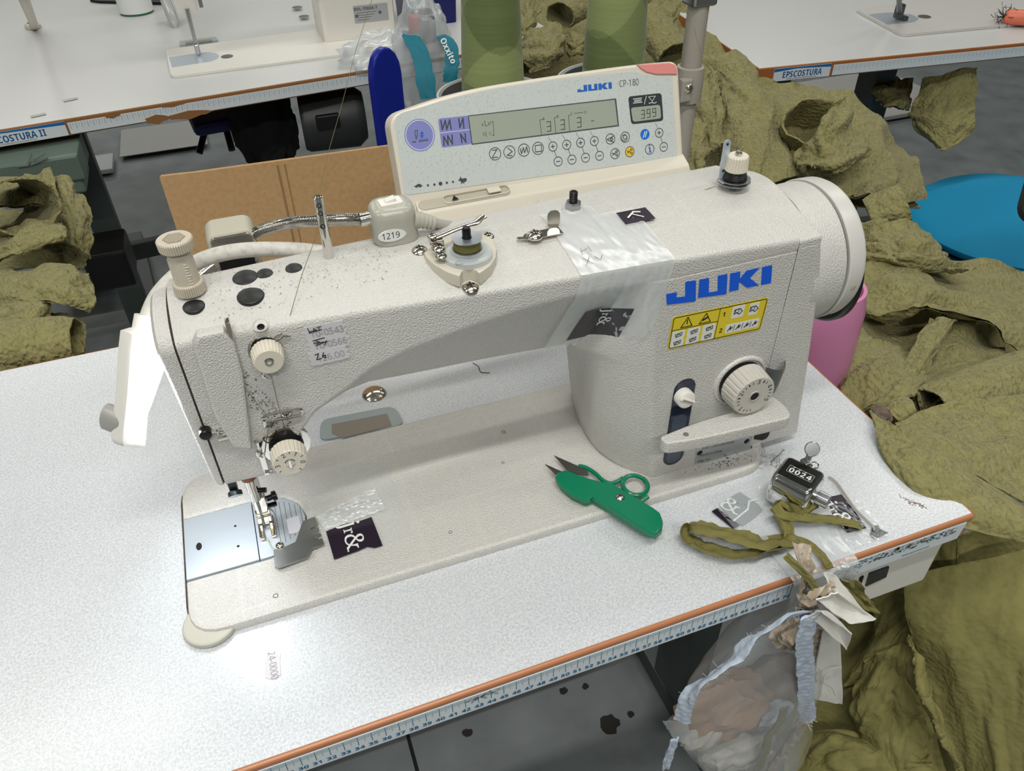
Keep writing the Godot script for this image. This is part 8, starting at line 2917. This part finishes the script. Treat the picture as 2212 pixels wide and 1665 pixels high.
	# --- heap behind the thread cones ---
	cloth("olive_cloth", "shaded olive cloth behind the thread cones", P3([0.628, 0.016, -1.88, 0.804, 0.013, -1.815, 0.941, 0.023, -1.706, 1.07, 0.033, -1.6, 0.57, -0.032, -1.72, 0.728, -0.029, -1.639, 0.867, -0.023, -1.554, 0.976, -0.02, -1.449, 0.516, -0.065, -1.573, 0.666, -0.061, -1.495, 0.797, -0.054, -1.414, 0.887, -0.056, -1.311, 0.457, -0.115, -1.411, 0.599, -0.11, -1.337, 0.722, -0.102, -1.26, 0.807, -0.101, -1.162]), 260, .02, 2.5, 2.5)
	cloth("olive_cloth", "olive flap hanging right beside the left thread cone", P3([0.542, 0.069, -1.571, 0.56, 0.074, -1.541, 0.582, 0.073, -1.533, 0.609, 0.065, -1.543, 0.523, 0.053, -1.508, 0.533, 0.06, -1.47, 0.55, 0.059, -1.462, 0.572, 0.049, -1.487, 0.508, 0.038, -1.458, 0.51, 0.044, -1.422, 0.522, 0.043, -1.417, 0.542, 0.033, -1.442, 0.501, 0.017, -1.429, 0.497, 0.028, -1.398, 0.505, 0.029, -1.397, 0.522, 0.023, -1.427]), 261, .01)
	roll("olive_roll", "open olive roll between the two thread cones", P3([0.589, 0.058, -1.406, 0.62, 0.056, -1.435, 0.654, 0.056, -1.465, 0.683, 0.06, -1.485]), .034, .04, 262)
	cloth("olive_cloth", "rounded olive fold low between the two thread cones", P3([0.497, 0.017, -1.403, 0.52, 0.037, -1.385, 0.548, 0.045, -1.382, 0.583, 0.042, -1.394, 0.482, 0.013, -1.349, 0.497, 0.036, -1.309, 0.522, 0.048, -1.297, 0.568, 0.034, -1.337, 0.472, 0, -1.314, 0.486, 0.023, -1.261, 0.508, 0.034, -1.248, 0.549, 0.026, -1.296, 0.48, -0.02, -1.294, 0.486, -0.001, -1.253, 0.505, 0.006, -1.253, 0.538, 0.004, -1.294]), 263, .01)
	cloth("olive_cloth", "thin olive edge poking out left of the right thread cone", P3([0.583, 0.03, -1.357, 0.589, 0.039, -1.335, 0.601, 0.036, -1.327, 0.623, 0.026, -1.338, 0.574, 0.028, -1.33, 0.578, 0.032, -1.305, 0.591, 0.029, -1.298, 0.612, 0.019, -1.309, 0.572, 0.017, -1.321, 0.576, 0.021, -1.296, 0.587, 0.017, -1.288, 0.607, 0.008, -1.301, 0.567, 0, -1.308, 0.573, 0.009, -1.286, 0.585, 0.01, -1.283, 0.605, 0.002, -1.297]), 264, .006)
	roll("olive_roll", "fuzzy olive roll slanting right of the right thread cone", P3([0.732, 0.07, -1.284, 0.735, 0.053, -1.24, 0.74, 0.035, -1.195, 0.741, 0.022, -1.156]), .040, .040, 265)
	cloth("olive_cloth", "olive cloth hanging under the right table's left end", P3([0.813, 0.066, -1.445, 0.831, 0.071, -1.415, 0.859, 0.071, -1.405, 0.905, 0.065, -1.411, 0.804, 0.059, -1.387, 0.811, 0.064, -1.361, 0.832, 0.064, -1.353, 0.876, 0.061, -1.363, 0.8, 0.041, -1.345, 0.803, 0.047, -1.321, 0.818, 0.048, -1.317, 0.841, 0.046, -1.335, 0.797, 0.027, -1.305, 0.793, 0.033, -1.284, 0.801, 0.031, -1.28, 0.818, 0.027, -1.298]), 266, .01)
	# --- under the right table ---
	cloth("olive_cloth", "small folded olive pile on the floor under the right table", P3([1.375, -0.139, -1.271, 1.395, -0.128, -1.247, 1.428, -0.131, -1.232, 1.471, -0.143, -1.234, 1.329, -0.138, -1.22, 1.341, -0.13, -1.181, 1.373, -0.131, -1.169, 1.425, -0.144, -1.181, 1.319, -0.148, -1.174, 1.322, -0.137, -1.14, 1.348, -0.14, -1.129, 1.391, -0.153, -1.143, 1.318, -0.158, -1.151, 1.314, -0.151, -1.117, 1.335, -0.154, -1.107, 1.375, -0.167, -1.123]), 270, .012)
	cloth("olive_cloth", "dark green olive drape hanging under the right table", P3([1.374, -0.092, -1.107, 1.396, -0.075, -1.086, 1.428, -0.065, -1.069, 1.469, -0.062, -1.058, 1.347, -0.128, -1.085, 1.364, -0.115, -1.048, 1.398, -0.108, -1.029, 1.445, -0.105, -1.015, 1.333, -0.162, -1.074, 1.336, -0.158, -1.021, 1.369, -0.154, -0.998, 1.43, -0.138, -0.991, 1.366, -0.204, -1.011, 1.348, -0.202, -0.977, 1.355, -0.199, -0.964, 1.415, -0.172, -0.966]), 271, .012)
	var b := MB.new()
	b.box(Vector3(2.6111, -0.74, -2.489), Vector3(.5, .02, .5), .004)
	tag(obj("floor_sheet", b, mat("pale floor sheet", col(.64, .64, .63), .6)), "pale sheet on the floor under the right table", "sheet")
